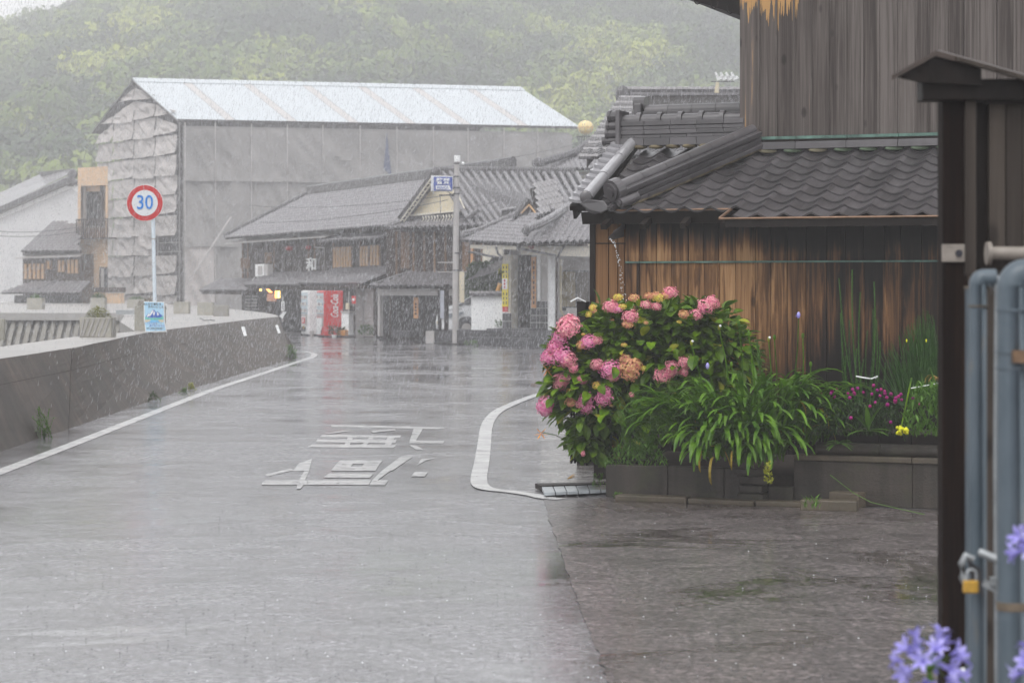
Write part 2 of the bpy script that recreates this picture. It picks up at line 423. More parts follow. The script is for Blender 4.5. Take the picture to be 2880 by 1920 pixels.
# light streak marks and bracket plates on the wall face
M_white = flat('white_paint', (.82, .83, .83), .4, var=.06)
for (t, h) in ((.865, .86), (.975, .80)):
    mb = MB()
    p = lerpl(botf, t).lerp(lerpl(topf, t), h)+Vector((.012, 0, 0)); q = lerpl(botf, t).lerp(lerpl(topf, t), h-.2)+Vector((.012, 0, 0))
    mb.prism([p, p+Vector((0, .55, 0)), q+Vector((0, .55, 0)), q], (.02, 0, 0))
    obj('reflector_plate', mb, M_white, sw)
# ribbed revetment facing the road
rv = thing('revetment', (-18, 81.2, -1), 'ribbed concrete harbour slope with slanting grooves behind the seawall', 'embankment')
mb = MB().prism([(-45, 82.2, -1.4), (-13.6, 79.4, -1.4), (-13.9, 80.3, .8), (-45, 83.4, .8)], (0, .4, 0)); obj('slope', mb, M_revet, rv)
mb = MB().prism([(-45, 83.0, .8), (-13.8, 80.0, .8), (-13.8, 80.0, DZ+.012), (-45, 83.0, DZ+.012)], (0, .6, 0)); obj('coping', mb, M_deck, rv)
# each inclined rib
x = -14.2; ribm = None
while x > -40:
    y = 80.2 + (-13.7-x)*.0895
    mb = MB().prism([(x, y-.95, -1.3), (x+.15, y-.95, -1.3), (x+.42, y-.02, .78), (x+.27, y-.02, .78)], (0, -.05, 0))
    if x > -22.5: obj('rib', mb, M_ribc, rv)
    x -= .29
# ---------------------------------------------------------------- tiles
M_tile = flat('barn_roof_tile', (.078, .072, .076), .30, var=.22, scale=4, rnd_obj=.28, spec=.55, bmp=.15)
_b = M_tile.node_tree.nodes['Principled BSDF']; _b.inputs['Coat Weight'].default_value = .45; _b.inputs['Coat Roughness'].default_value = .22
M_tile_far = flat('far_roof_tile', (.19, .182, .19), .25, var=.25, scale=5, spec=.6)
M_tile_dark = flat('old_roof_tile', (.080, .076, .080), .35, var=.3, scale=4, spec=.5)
M_plaster = flat('lime_plaster', (.66, .62, .53), .7, var=.14, scale=8)
M_bronze = flat('bronze_gutter', (.20, .12, .075), .4, .4, var=.3, scale=10)
M_patina = flat('patina', (.09, .17, .14), .6, var=.5, scale=9)
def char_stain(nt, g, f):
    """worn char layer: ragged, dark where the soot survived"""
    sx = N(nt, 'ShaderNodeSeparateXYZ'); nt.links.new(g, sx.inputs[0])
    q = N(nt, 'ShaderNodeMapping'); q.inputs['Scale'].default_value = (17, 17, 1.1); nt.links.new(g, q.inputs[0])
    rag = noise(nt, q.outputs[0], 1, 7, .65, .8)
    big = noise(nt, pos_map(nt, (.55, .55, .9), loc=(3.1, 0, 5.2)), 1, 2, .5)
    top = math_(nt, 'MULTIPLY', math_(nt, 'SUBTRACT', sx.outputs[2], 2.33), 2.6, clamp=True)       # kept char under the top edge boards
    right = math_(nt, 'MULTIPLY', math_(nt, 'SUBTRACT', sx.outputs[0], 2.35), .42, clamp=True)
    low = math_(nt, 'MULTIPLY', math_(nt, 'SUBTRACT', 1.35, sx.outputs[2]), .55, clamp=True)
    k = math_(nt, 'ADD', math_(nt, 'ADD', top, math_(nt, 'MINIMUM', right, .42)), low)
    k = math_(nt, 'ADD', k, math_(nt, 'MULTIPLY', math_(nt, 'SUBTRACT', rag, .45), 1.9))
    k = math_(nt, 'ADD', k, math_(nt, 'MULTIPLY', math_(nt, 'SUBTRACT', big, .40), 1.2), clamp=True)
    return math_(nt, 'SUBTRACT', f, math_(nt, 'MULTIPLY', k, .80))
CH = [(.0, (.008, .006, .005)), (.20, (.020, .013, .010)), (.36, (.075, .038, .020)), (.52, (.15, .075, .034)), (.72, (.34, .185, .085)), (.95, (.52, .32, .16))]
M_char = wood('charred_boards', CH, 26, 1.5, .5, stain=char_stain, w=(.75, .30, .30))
M_cedar = wood('brown_boards', [(.2, (.035, .018, .010)), (.4, (.13, .062, .028)), (.62, (.24, .125, .055)), (.9, (.34, .19, .09))], 26, 1.2, .5, w=(.55, .35, .2))
M_grey = wood('silvered_boards', [(.2, (.008, .006, .005)), (.42, (.029, .023, .021)), (.62, (.064, .052, .047)), (.9, (.155, .135, .124))], 34, 1.0, .55, w=(.9, .35, .25))
def bare_top(nt, g, f):
    sx = N(nt, 'ShaderNodeSeparateXYZ'); nt.links.new(g, sx.inputs[0])
    q = N(nt, 'ShaderNodeMapping'); q.inputs['Scale'].default_value = (22, 22, .8); nt.links.new(g, q.inputs[0])
    rag = noise(nt, q.outputs[0], 1, 4, .6, 1)
    k = math_(nt, 'ADD', math_(nt, 'MULTIPLY', math_(nt, 'SUBTRACT', sx.outputs[2], 4.93), 2.2), math_(nt, 'MULTIPLY', math_(nt, 'SUBTRACT', rag, .5), 2.6))
    rs = math_(nt, 'MULTIPLY', math_(nt, 'SUBTRACT', sx.outputs[0], 3.05), 4.0, clamp=True)
    k = math_(nt, 'SUBTRACT', k, math_(nt, 'MULTIPLY', rs, 2.0))
    k = math_(nt, 'GREATER_THAN', k, .05)
    return math_(nt, 'ADD', f, math_(nt, 'MULTIPLY', k, 1.0))
M_greyL = wood('silvered_boards_bare_top', [(.2, (.008, .006, .005)), (.42, (.029, .023, .021)), (.62, (.064, .052, .047)), (.9, (.14, .12, .11)), (1.0, (.46, .27, .11))], 34, 1.0, .55, w=(.8, .35, .25), stain=bare_top)
M_darkwood = wood('dark_timber', [(.2, (.004, .003, .003)), (.5, (.010, .007, .006)), (.8, (.024, .017, .014))], 20, 1.0, .5, knots=False)

def tile_mesh(wd=.27, ln=.27, seg=8, th=.02, lift=.026):
    """one S-shaped pantile: trough then roll, butt edge at the low end. x across, y up-slope, z normal"""
    mb = MB(); prof = []
    for i in range(seg+1):
        u = i/seg
        z = -.034*math.sin(math.pi*u/.72) if u < .72 else .020*math.sin(math.pi*(u-.72)/.28)
        prof.append((u*wd, z))
    for i in range(seg):
        (x0, z0), (x1, z1) = prof[i], prof[i+1]
        mb.quad((x0, 0, z0+lift), (x1, 0, z1+lift), (x1, ln, z1), (x0, ln, z0))
        mb.quad((x0, 0, z0+lift-th), (x1, 0, z1+lift-th), (x1, 0, z1+lift), (x0, 0, z0+lift))
    (x0, z0) = prof[0]; mb.quad((x0, 0, z0+lift-th), (x0, 0, z0+lift), (x0, ln, z0), (x0, ln, z0-th))
    (x0, z0) = prof[-1]; mb.quad((x0, 0, z0+lift), (x0, 0, z0+lift-th), (x0, ln, z0-th), (x0, ln, z0))
    me = mb.mesh('tile', None, True); return me
def in_poly(x, y, P):
    c = False; j = len(P)-1
    for i in range(len(P)):
        if (P[i][1] > y) != (P[j][1] > y) and x < (P[j][0]-P[i][0])*(y-P[i][1])/(P[j][1]-P[i][1])+P[i][0]: c = not c
        j = i
    return c
def frame_of(poly, u):
    a, b_, c = poly[0], poly[1], poly[2]
    n = (b_-a).cross(c-a).normalized()
    if n.z < 0: n = -n
    u = (u - n*u.dot(n)).normalized(); v = n.cross(u).normalized()
    if v.z < 0: v = -v; u = -u
    return u, v, n
def tile_field(name, poly, u, m, parent, pu=.27, pv=.25, seg=4, amp=1.0, base=.05, **k):
    """joined far-roof tiling with real rolls and steps clipped to a polygon"""
    poly = [Vector(p) for p in poly]; u, v, n = frame_of(poly, u)
    o = poly[0]; Q = [((p-o).dot(u), (p-o).dot(v)) for p in poly]
    x0, x1 = min(q[0] for q in Q), max(q[0] for q in Q); y0, y1 = min(q[1] for q in Q), max(q[1] for q in Q)
    mb = MB(); ny = max(1, round((y1-y0)/pv)); pv = (y1-y0)/ny; nx = max(1, round((x1-x0)/pu)); pu = (x1-x0)/nx
    W = lambda x, y, z: tuple(o+u*x+v*y+n*z)
    for j in range(ny):
        for i in range(nx):
            cx, cy = x0+(i+.5)*pu, y0+(j+.5)*pv
            if not in_poly(cx, cy, Q): continue
            pz = None
            for s_ in range(seg+1):
                t = s_/seg; z = (.075*abs(math.sin(math.pi*t))**1.5 )*amp
                if pz is not None:
                    xa, xb = x0+(i+(s_-1)/seg)*pu, x0+(i+t)*pu; ya, yb = y0+j*pv, y0+(j+1)*pv
                    mb.quad(W(xa, ya, pz+.022), W(xb, ya, z+.022), W(xb, yb, z), W(xa, yb, pz))
                    mb.quad(W(xa, ya, pz-.005), W(xb, ya, z-.005), W(xb, ya, z+.022), W(xa, ya, pz+.022))
                pz = z
    o_ = obj(name, mb, m, parent, kind='stuff', **k)
    mb = MB().prism([p - n*.012 for p in poly], -n*base); obj('roof_deck', mb, M_darkwood, parent)
    return u, v, n
def ridge(name, a, b_, m, parent, r=.10, h=.28, wd=.20, cap=True, lean=None):
    """stacked ridge: flat courses then a half-round cap"""
    a, b_ = Vector(a), Vector(b_); t = (b_-a).normalized(); s_ = t.cross(Vector((0, 0, 1))).normalized(); up = s_.cross(t)
    mb = MB()
    L = (b_-a).length; nl = max(2, int(h/.07))
    for i in range(nl):
        ww = wd/2*(1.0 if i % 2 == 0 else .88)
        mb.fbox(a, t, s_, up, 0, L, -ww, ww, i*h/nl, (i+1)*h/nl-.006)
    obj(name+'_courses', mb, m, parent)
    mb = MB().tube([a+up*h, b_+up*h], r, 10); obj(name+'_cap', mb, m, parent, smooth=True)

# ---------------------------------------------------------------- barn
FB = Facade(1660, 23.6, tan=-.40)
A = lambda px, py=800, b=0: FB.hit(px, py, b)[0]
barn = thing('barn', FB.P(0, 0, 0), 'two-storey timber barn with charred boards, tiled lean-to roof and silvered upper wall', 'barn')
aR = A(3300)
zTop = 2.78
# core behind boards so nothing shows through
mb = MB(); FB.az(mb, .02, aR, 0, zTop-.05, .05, .12); obj('wall_core', mb, M_darkwood, barn)
mb = MB(); FB.az(mb, .0, .10, 0, zTop-.1, .12, 3.4); obj('side_wall', mb, M_darkwood, barn)
mb = MB(); FB.bx(mb, 1658, 596, 1673, 1300, -.035, .05); obj('corner_post', mb, M_darkwood, barn, bev=.004)
# left brown boards
for (x0, x1) in ((1674, 1711), (1712, 1737), (1738, 1757)):
    for (y0, y1, pr) in ((598, 683, .0), (686, 1290, .006)):
        mb = MB(); FB.bx(mb, x0+.8, y0, x1-.8, y1, -.012-pr-rnd.random()*.004, .045); obj('board', mb, M_cedar, barn, bev=.003)
mb = MB(); FB.bx(mb, 1674, 683, 1758, 686, -.022, .03); obj('joint_batten', mb, M_darkwood, barn)
# charred boards: upper and lower course, uneven widths
x = A(1760, 700); i = 0; xs = [x]
while x < aR:
    x += rnd.uniform(.155, .215); xs.append(x)
def zat(px, py, b=0): return FB.hit(px, py, b)[1]
zs = zat(1900, 738)
for a0, a1 in zip(xs, xs[1:]):
    for (z0, z1, pr) in ((zs+.012, zTop-.03, 0), (.28, zs-.002, .008)):
        j = rnd.random()*.010
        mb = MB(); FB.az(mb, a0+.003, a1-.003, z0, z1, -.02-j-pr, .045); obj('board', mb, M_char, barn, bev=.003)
        # thin cover strip at some joints
    if rnd.random() < .55:
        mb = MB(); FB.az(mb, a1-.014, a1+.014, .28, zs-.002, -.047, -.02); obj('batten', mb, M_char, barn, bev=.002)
mb = MB(); FB.az(mb, A(1763, 738), aR, zs-.006, zs+.012, -.055, .02); obj('drip_strip', mb, M_patina, barn)
# soffit and fascia
bE, bT = -.52, 1.41; sl = .38
zE = FB.hit(2400, 601, bE)[1]; zEl = zE
def RP(a, b, n_=0.0):  # point on the roof plane
    return FB.P(a, b, zE + sl*(b-bE)) + nrm*n_
uu = FB.e; vv = (FB.s + Vector((0, 0, sl))).normalized(); nrm = uu.cross(vv).normalized()
if nrm.z < 0: nrm = -nrm
aL = FB.hit(1640, 580, bE)[0]; a0 = FB.hit(1700, 560, bE)[0]; aS = FB.hit(2040, 590, bE)[0]
mb = MB().prism([RP(a0-.25, bE+.26, -.11), RP(aS, bE+.26, -.11), RP(aS, bE+.03, -.10), RP(aR, bE+.03, -.10), RP(aR, bT+.2, -.10), RP(a0-.30, bT+.2, -.11)], nrm*.03); obj('roof_deck', mb, M_darkwood, barn)
mb = MB(); mb.prism([RP(aL-.12, bE+.25, -.17), RP(aR, bE+.25, -.17), RP(aR, bE+.25, -.04), RP(aL-.12, bE+.25, -.04)], FB.s*.04); obj('fascia', mb, M_darkwood, barn)
# rafters
a = aL+.15
while a < aR:
    mb = MB().prism([RP(a, bE+.06, -.16), RP(a+.06, bE+.06, -.16), RP(a+.06, .02, -.16), RP(a, .02, -.16)], nrm*.055); obj('rafter', mb, M_darkwood, barn); a += .42
# bronze gutter in two runs
aS = FB.hit(2040, 590, bE)[0]
def gut(a0, a1, b, z):
    mb = MB().tube([FB.P(a0, b, z), FB.P(a1, b, z)], .012, 8); obj('gutter', mb, M_bronze, barn)
bE2, zE2 = bE+.23, zE+.23*sl
gut(FB.hit(1728, 578, bE2)[0], aS, bE2-.01, zE2-.02); gut(aS-.05, aR, bE-.04, zE-.035)
mb = MB().tube([FB.P(aS, bE2-.01, zE2-.02), FB.P(aS-.05, bE-.04, zE-.035)], .016, 6); obj('gutter_bracket', mb, M_bronze, barn)
mb = MB(); mb.prism([FB.P(aS, bE-.02, zE-.12), FB.P(aR, bE-.02, zE-.12), FB.P(aR, bE-.02, zE-.045), FB.P(aS, bE-.02, zE-.045)], FB.s*.03); obj('gutter_board', mb, M_darkwood, barn)
# pantiles, one object each
TM = tile_mesh(.275, .27, 8); TM.materials.append(M_tile)
def tile_at(a, b, parent=barn, me=TM, name='tile', dn=0.0, lift=0.0):
    p = RP(a, b, dn)
    j = .006
    u2 = (uu+vv*rnd.uniform(-j, j)+nrm*rnd.uniform(-j, j)).normalized(); n2 = u2.cross(vv).normalized()
    if n2.z < 0: n2 = -n2
    v2 = n2.cross(u2)
    M = Matrix((( *[u2.x], v2.x, n2.x, p.x), (u2.y, v2.y, n2.y, p.y), (u2.z, v2.z, n2.z, p.z), (0, 0, 0, 1)))
    return place(me, name, M, parent)
PU, PV = .272, .228*math.cos(math.atan(sl))
a0 = FB.hit(1700, 560, bE)[0]
rows = int((bT-bE)/PV)+1
rr0, rr1 = U(1650, 553, 23.3), U(1782, 396, 25.0)
for r_ in range(0, rows):
    b = bE + r_*PV - .02
    n_ = 0
    tt = (b-(rr0-FB.O).dot(FB.s))/((rr1-rr0).dot(FB.s)); ar_ = (rr0.lerp(rr1, tt)-FB.O).dot(FB.e)
    a = a0
    while a-PU > ar_-.12: a -= PU
    while a < aR-PU:
        show = True
        if r_ == 0 and a < aS-.02: show = False
        if show and a < A(3000): tile_at(a, b, dn=-.012)
        a += PU
# verge strip: one narrow course of tiles running up to the ridge, with its round verge roll
M_roll = flat('painted_sheen_tile', (.34, .335, .35), .10, var=.12, scale=5, spec=.9)  # base colour lightened to paint in the bright sky reflection on wet verge tiles
q0, q1 = U(1600, 567, 23.38), U(1728, 397, 25.1)
vq = (q1-q0); Lq = vq.length; vq.normalize(); uq = Vector((vq.y, -vq.x, 0)).normalized(); nq = uq.cross(vq).normalized()
def verge_mesh(Lr):
    mb = MB(); n = 7; W_ = .235
    pr = [(W_*i/n, -.022*math.sin(math.pi*i/n)) for i in range(n+1)]
    for (x0, z0), (x1, z1) in zip(pr, pr[1:]):
        mb.quad((x0, -.01, z0+.040), (x1, -.01, z1+.040), (x1, Lr+.02, z1), (x0, Lr+.02, z0)); mb.quad((x0, -.01, z0+.008), (x1, -.01, z1+.008), (x1, -.01, z1+.040), (x0, -.01, z0+.040))
    z0 = 0; mb.quad((0, -.01, .008), (0, -.01, .040), (0, Lr, 0), (0, Lr, -.03))
    return mb.mesh('verge_tile', M_roll, False)
nr_ = 11; TV = verge_mesh(Lq/nr_)
for i in range(nr_):
    p = q0+vq*(Lq*i/nr_)
    place(TV, 'verge_tile', Matrix(((uq.x, vq.x, nq.x, p.x), (uq.y, vq.y, nq.y, p.y), (uq.z, vq.z, nq.z, p.z), (0, 0, 0, 1))), barn)
obj('verge_deck', MB().prism([q0-nq*.05, q1-nq*.05, q1+uq*.26-nq*.05, q0+uq*.26-nq*.05], -nq*.05), M_darkwood, barn)
obj('bargeboard', MB().prism([q0+uq*.03-nq*.08, q1+uq*.03-nq*.08, q1+uq*.03-nq*.19, q0+uq*.03-nq*.19], uq*.03), M_darkwood, barn)
r0_, r1_ = U(1650, 553, 23.3), U(1782, 396, 25.0)
for i in range(3):
    a_, b_ = r0_.lerp(r1_, i/3), r0_.lerp(r1_, (i+1)/3-.004)
    obj('verge_roll', MB().tube([a_, b_], [.066, .060], 16), M_roll, barn, smooth=True)
obj('verge_end_tile', MB().ball(tuple(r0_-vq*.01), .072, 14, 6, (1, .35, 1)), M_tile, barn, smooth=True)
# corner flare and hanging bracket
obj('corner_tile', MB().prism([U(1628, 572, 23.3), U(1652, 560, 23.25), U(1700, 566, 23.2), U(1716, 588, 23.15), U(1690, 600, 23.2), U(1655, 592, 23.25)], FB.s*.16), M_tile, barn, bev=.012)
obj('eave_board', MB().prism([U(1602, 574, 23.45), U(1730, 578, 23.2), U(1730, 600, 23.2), U(1612, 592, 23.45)], FB.s*.06), M_darkwood, barn)
obj('corner_bracket', MB().prism([U(1612, 590, 23.5), U(1632, 592, 23.5), U(1615, 613, 23.5)], FB.s*.06), M_darkwood, barn)

def stack_ridge(p0, p1, up, layers, wd, caprad, ncap, collars=False, parent=barn, m=M_tile, endorn=True, brick=.30):
    """p0->p1 base line; separate course tiles and cap tiles"""
    p0, p1 = Vector(p0), Vector(p1); t = (p1-p0).normalized(); L = (p1-p0).length
    s_ = t.cross(up).normalized(); up = s_.cross(t).normalized()
    h = 0
    for k, (hh, ww) in enumerate(layers):
        x = -rnd.random()*brick*.6 if k % 2 else 0
        while x < L:
            xa, xb = max(0, x), min(L, x+brick)
            if xb-xa > .03:
                mb = MB().fbox(p0, t, s_, up, xa+.0015, xb-.0015, -ww/2, ww/2, h, h+hh-.004); obj('course_tile', mb, m, parent, bev=.003)
            x += brick
        h += hh
    for i in range(ncap):
        xa, xb = L*i/ncap, L*(i+1)/ncap-.004
        mb = MB().tube([p0+t*xa+up*h, p0+t*xb+up*h], caprad, 14); obj('ridge_cap', mb, m, parent, smooth=True)
        if collars:
            mb = MB().tube([p0+t*(xb-.05)+up*(h+.004), p0+t*(xb+.0)+up*(h+.004)], caprad+.02, 14); obj('ridge_collar', mb, m, parent, smooth=True)
    return h
# diagonal ridge from the eave corner to the upper wall
d0 = RP(FB.hit(1742, 540, bE+.30)[0], bE+.30, .02); d1 = FB.hit(2125, 410, bT-.02)[2]
stack_ridge(d0, d1, nrm, [(.045, .26), (.035, .20), (.03, .22), (.03, .20), (.04, .25)], .2, .060, 6)
# demon-face end ornament simplified as ringed disc, scrolls and small roll
t_ = (d1-d0).normalized(); c0 = d0 - t_*.03 + nrm*.16
mb = MB().tube([c0-t_*.05, c0+t_*.05], .125, 20); mb.tube([c0-t_*.075, c0-t_*.04], .095, 20); mb.tube([c0-t_*.095, c0-t_*.06], .055, 16)
obj('ridge_end_ornament', mb, M_tile, barn, bev=.008)
for (du, dn, rr) in ((.13, -.10, .050), (.02, -.15, .040)):
    c = c0+uu*du+nrm*dn; mb = MB().tube([c-t_*.12, c+t_*.12], rr, 14); mb.tube([c-t_*.14, c-t_*.1], rr*.6, 10); obj('scroll_tile', mb, M_tile, barn, bev=.004)
# mortar fillets
def fillet(p0, p1, r_, m=M_plaster, n_=14, nm='mortar'):
    mb = MB(); pts = [Vector(p0).lerp(Vector(p1), i/n_) for i in range(n_+1)]
    mb.tube(pts, [r_*(.6+.5*abs(math.sin(i*2.1))) for i in range(n_+1)], 8); obj(nm, mb, m, barn, smooth=True)
M_moss = flat('mossy_mortar', (.13, .105, .06), .8, var=.5, scale=12)
fillet(d0+uu*.13-nrm*.005, d1+uu*.11-nrm*.01, .024, M_moss, 26)
# horizontal ridge against the upper wall
aU = FB.hit(2081, 300, bT)[0]
hr0 = FB.P(FB.hit(1745, 405, bT+.05)[0], bT+.10, FB.hit(1750, 413, bT+.05)[1]); hr1 = FB.P(aU+.05, bT+.10, hr0.z)
hh = stack_ridge(hr0, hr1, Vector((0, 0, 1)), [(.085, .30), (.04, .24), (.05, .26), (.045, .24), (.055, .26)], .2, .075, 6, True)
for (dz, rr, dx) in ((.07, .045, -.10), (.15, .06, -.06), (.235, .06, -.05), (.335, .065, -.03)):
    c = hr0+Vector((0, 0, dz)); mb = MB().tube([c-uu*(.10-dx*0)+uu*dx, c+uu*.03], rr, 12); mb.tube([c-uu*(.12)+uu*dx, c-uu*.09+uu*dx], rr*1.15, 12); obj('ridge_end_roll', mb, M_tile, barn, smooth=False, bev=.004)
mb = MB().fbox(hr0, uu, FB.s, Vector((0, 0, 1)), -.02, .03, -.17, .17, 0, .40); obj('ridge_end_plate', mb, M_tile, barn, bev=.01)
for i in range(7):
    c = (hr0+uu*.25).lerp(hr1, i/6.2)-FB.s*.13-Vector((0, 0, .015)); obj('mortar', MB().ball(tuple(c), .085, 8, 5, (1, .4, .3)), M_moss, barn, smooth=True)
# second ridge behind
h20 = FB.hit(1818, 344, bT+2.2)[2]; h21 = FB.P(FB.hit(2081, 325, bT+2.2)[0]+.6, bT+2.2, h20.z)
stack_ridge(h20-Vector((0, 0, .2)), h21-Vector((0, 0, .2)), Vector((0, 0, 1)), [(.07, .3), (.07, .26), (.06, .28), (.06, .26), (.06, .3)], .2, .085, 6)
mb = MB().fbox(h20, uu, FB.s, Vector((0, 0, 1)), -.12, -.02, -.14, .14, -.25, .22); mb.tube([h20-uu*.14+Vector((0, 0, .21)), h20+Vector((0, 0, .21))], .10, 12)
obj('ridge_end_post', mb, M_tile, barn, bev=.02)
# plane behind the ridge, and the upper storey
up0 = FB.P(aU, bT, 0)
zB = FB.hit(2300, 424, bT)[1]
mb = MB(); FB.az(mb, aU+.02, A(3600, 300, bT), zB-.1, 8.2, bT+.06, bT+5.0); obj('upper_core', mb, M_darkwood, barn)
a = aU; i = 0
while a < A(3450, 300, bT):
    wdt = [.215, .195, .19, .19, .19, .185][i] if i < 6 else rnd.uniform(.15, .20)
    j = rnd.random()*.008
    mb = MB(); FB.az(mb, a+.003, a+wdt-.003, zB+(.16 if a > aU+.2 else .22), 8.2, bT-.015-j, bT+.05)
    obj('upper_board', mb, M_greyL if i < 5 else M_grey, barn, bev=.004)
    if i < 12 or i % 2:
        mb = MB(); FB.az(mb, a+wdt-.012, a+wdt+.012, zB+.16, 8.2, bT-.034, bT-.012); obj('batten', mb, M_grey, barn, bev=.003)
    a += wdt; i += 1
# flashing at the foot of the upper wall: patina sheet, timber, tile strip, scalloped plaster
aF = FB.hit(2100, 400, bT-.03)[0]; aF2 = A(3400, 400, bT)
for (z0, z1, b0, m, nm) in ((zB+.125, zB+.158, -.055, M_patina, 'patina_flashing'), (zB+.10, zB+.122, -.07, M_darkwood, 'flashing_board'), (zB+.02, zB+.096, -.10, M_tile, 'flashing_tiles')):
    x = aF
    while x < aF2:
        mb = MB(); FB.az(mb, x+.002, min(x+.55, aF2)-.002, z0, z1, bT+b0, bT+.02); obj(nm, mb, m, barn, bev=.003); x += .55
a = a0
M_oldpl = flat('old_plaster', (.42, .38, .26), .8, var=.3, scale=10)
M_pl2 = flat('green_plaster', (.20, .27, .18), .8, var=.3, scale=10)
while a < aF2:
    if a > aF-.2:
        c = FB.P(a+PU*.36, bT-.045, zB+.008); mb = MB().ball(c, .105, 10, 6, (1.0, .3, .26)); obj('scallop_plaster', mb, M_pl2 if rnd.random() < .6 else M_oldpl, barn, smooth=True)
    a += PU
# upper eave with hooks, seen at the very top
ev0 = FB.P(aU-.75, bT-.25, 5.25); ev1 = FB.P(aU-.0, bT-.25, 5.02)
def UP(px, py, b): return FB.hit(px, py, b)[2]
e0, e1 = UP(1900, -14, bT+.3), UP(2083, 44, bT+.3)
mb = MB().prism([e0, e1, e1+Vector((0, 0, .45)), e0+Vector((0, 0, .35))], FB.s*3.5); obj('upper_eave', mb, M_darkwood, barn)
for (px, py) in ((1917, 0), (1962, 12), (2009, 24), (2054, 38)):
    c = UP(px, py-6, bT+.25); pts = [c+uu*(.038*math.cos(t))+Vector((0, 0, .03+ -.055*math.sin(t) if True else 0)) for t in [0, .5, 1.0, 1.57, 2.1, 2.6, 3.14]]
    pts = [c+uu*.036+Vector((0, 0, .06))]+pts+[c-uu*.036+Vector((0, 0, .06))]
    mb = MB().tube(pts, .0065, 6); obj('gutter_hook', mb, M_darkwood, barn)
# rain spout and its falling water
sp0 = UP(1752, 640, -.05); sp1 = UP(1711, 670, -.42)
mb = MB().prism([sp0+Vector((0, 0, .05)), sp1+Vector((0, 0, .015)), sp1-Vector((0, 0, .02)), sp0-Vector((0, 0, .09))], FB.s*.12)
obj('rain_spout', mb, M_tile, barn, bev=.012)
mb = MB().prism([UP(1722, 650, -.35), UP(1756, 628, -.05), UP(1756, 640, -.05), UP(1726, 656, -.35)], FB.s*.1); obj('spout_scroll', mb, M_tile, barn, bev=.01)
M_drop, nt_, b_ = newmat('water_drop'); b_.inputs['Base Color'].default_value = (.85, .88, .9, 1); b_.inputs['Roughness'].default_value = .05; b_.inputs['Alpha'].default_value = .8
mb = MB()
for i in range(64):
    t = i/64; px = 1713+44*t**.55+rnd.uniform(-2-5*t, 2+5*t); py = 672+(t**1.3)*185+rnd.uniform(-3, 3)
    mb.ball(UP(px, py, -.45+rnd.uniform(-.03, .03)), rnd.uniform(.002, .0055), 6, 4, (1, 1, 2.0))
obj('spout_water', mb, M_drop, smooth=True, kind='stuff', label='broken stream of water drops falling from the rain spout')
# ---------------------------------------------------------------- planting beds
bed = thing('planting_bed', FB.P(1.5, -1.8, 0), 'low weathered concrete planting bed along the barn with stepped coping', 'planter')
bF = -1.80
aB0 = FB.hit(1703, 1395, bF)[0]; aB1 = FB.hit(2150, 1300, bF)[0]; aB2 = FB.hit(3000, 1300, bF)[0]
# left low wall as slabs
x = aB0; zz = .31
for i, wdt in enumerate((.62, .55, .60)):
    mb = MB(); FB.az(mb, x+.002, min(x+wdt, aB1)-.002, -.0, zz, bF, bF+.12); obj('wall_slab', mb, M_bed, bed, bev=.008); x += wdt
mb = MB(); FB.az(mb, aB0-.0, aB0+.10, 0, zz-.02, bF+.122, -.25); obj('side_slab', mb, M_bed, bed, bev=.01)
# block under the agapanthus, rough stones
for k, (xa, xb, z0, z1, pr) in enumerate(((2090, 2165, .0, .10, .22), (2095, 2160, .105, .17, .20), (2090, 2170, .175, .25, .14), (2165, 2235, .0, .16, .06))):
    mb = MB(); FB.az(mb, FB.hit(xa, 1350, bF)[0], FB.hit(xb, 1350, bF)[0], z0, z1, bF-pr, bF+.02); obj('stone_block', mb, M_bed, bed, bev=.012)
# right taller wall with rounded coping
x = FB.hit(2232, 1350, bF)[0]
xc = x
while xc < aB2:
    mb = MB(); FB.az(mb, xc+.0015, min(xc+1.1, aB2)-.0015, 0, .40, bF, bF+.14); obj('wall_slab', mb, M_bed, bed, bev=.006)
    mb = MB(); FB.az(mb, xc+.0015+.0, min(xc+1.1, aB2)-.0015, .402, .455, bF-.03, bF+.16); obj('coping_slab', mb, M_bedtop, bed, bev=.01)
    xc += 1.1
xc = FB.hit(2290, 1300, bF)[0]
while xc < aB2:
    mb = MB().tube([FB.P(xc+.002, bF+.10, .505), FB.P(xc+.598, bF+.10, .505)], .062, 12); obj('round_coping', mb, M_bed, bed, smooth=True); xc += .60
# dark edging boards behind
xc = FB.hit(2296, 1230, bF+.3)[0]
while xc < aB2:
    mb = MB(); FB.az(mb, xc+.003, xc+.295, .44, .66+rnd.uniform(-.01, .01), bF+.26, bF+.33); obj('edging_slab', mb, M_darkwood, bed, bev=.006); xc += .30
mb = MB().prism([FB.P(aB0+.05, bF+.1, .25), FB.P(aB2, bF+.1, .25), FB.P(aB2, .0, .32), FB.P(aB0+.05, .0, .32)], (0, 0, -.24)); obj('soil_fill', mb, M_soil, bed, kind='structure')
mb = MB().prism([FB.P(FB.hit(2296, 1230, bF+.3)[0], bF+.3, .58), FB.P(aB2, bF+.3, .58), FB.P(aB2, .0, .6), FB.P(FB.hit(2250, 1230, bF+.3)[0], .0, .6)], (0, 0, -.25)); obj('soil_fill', mb, M_soil, bed, kind='structure')
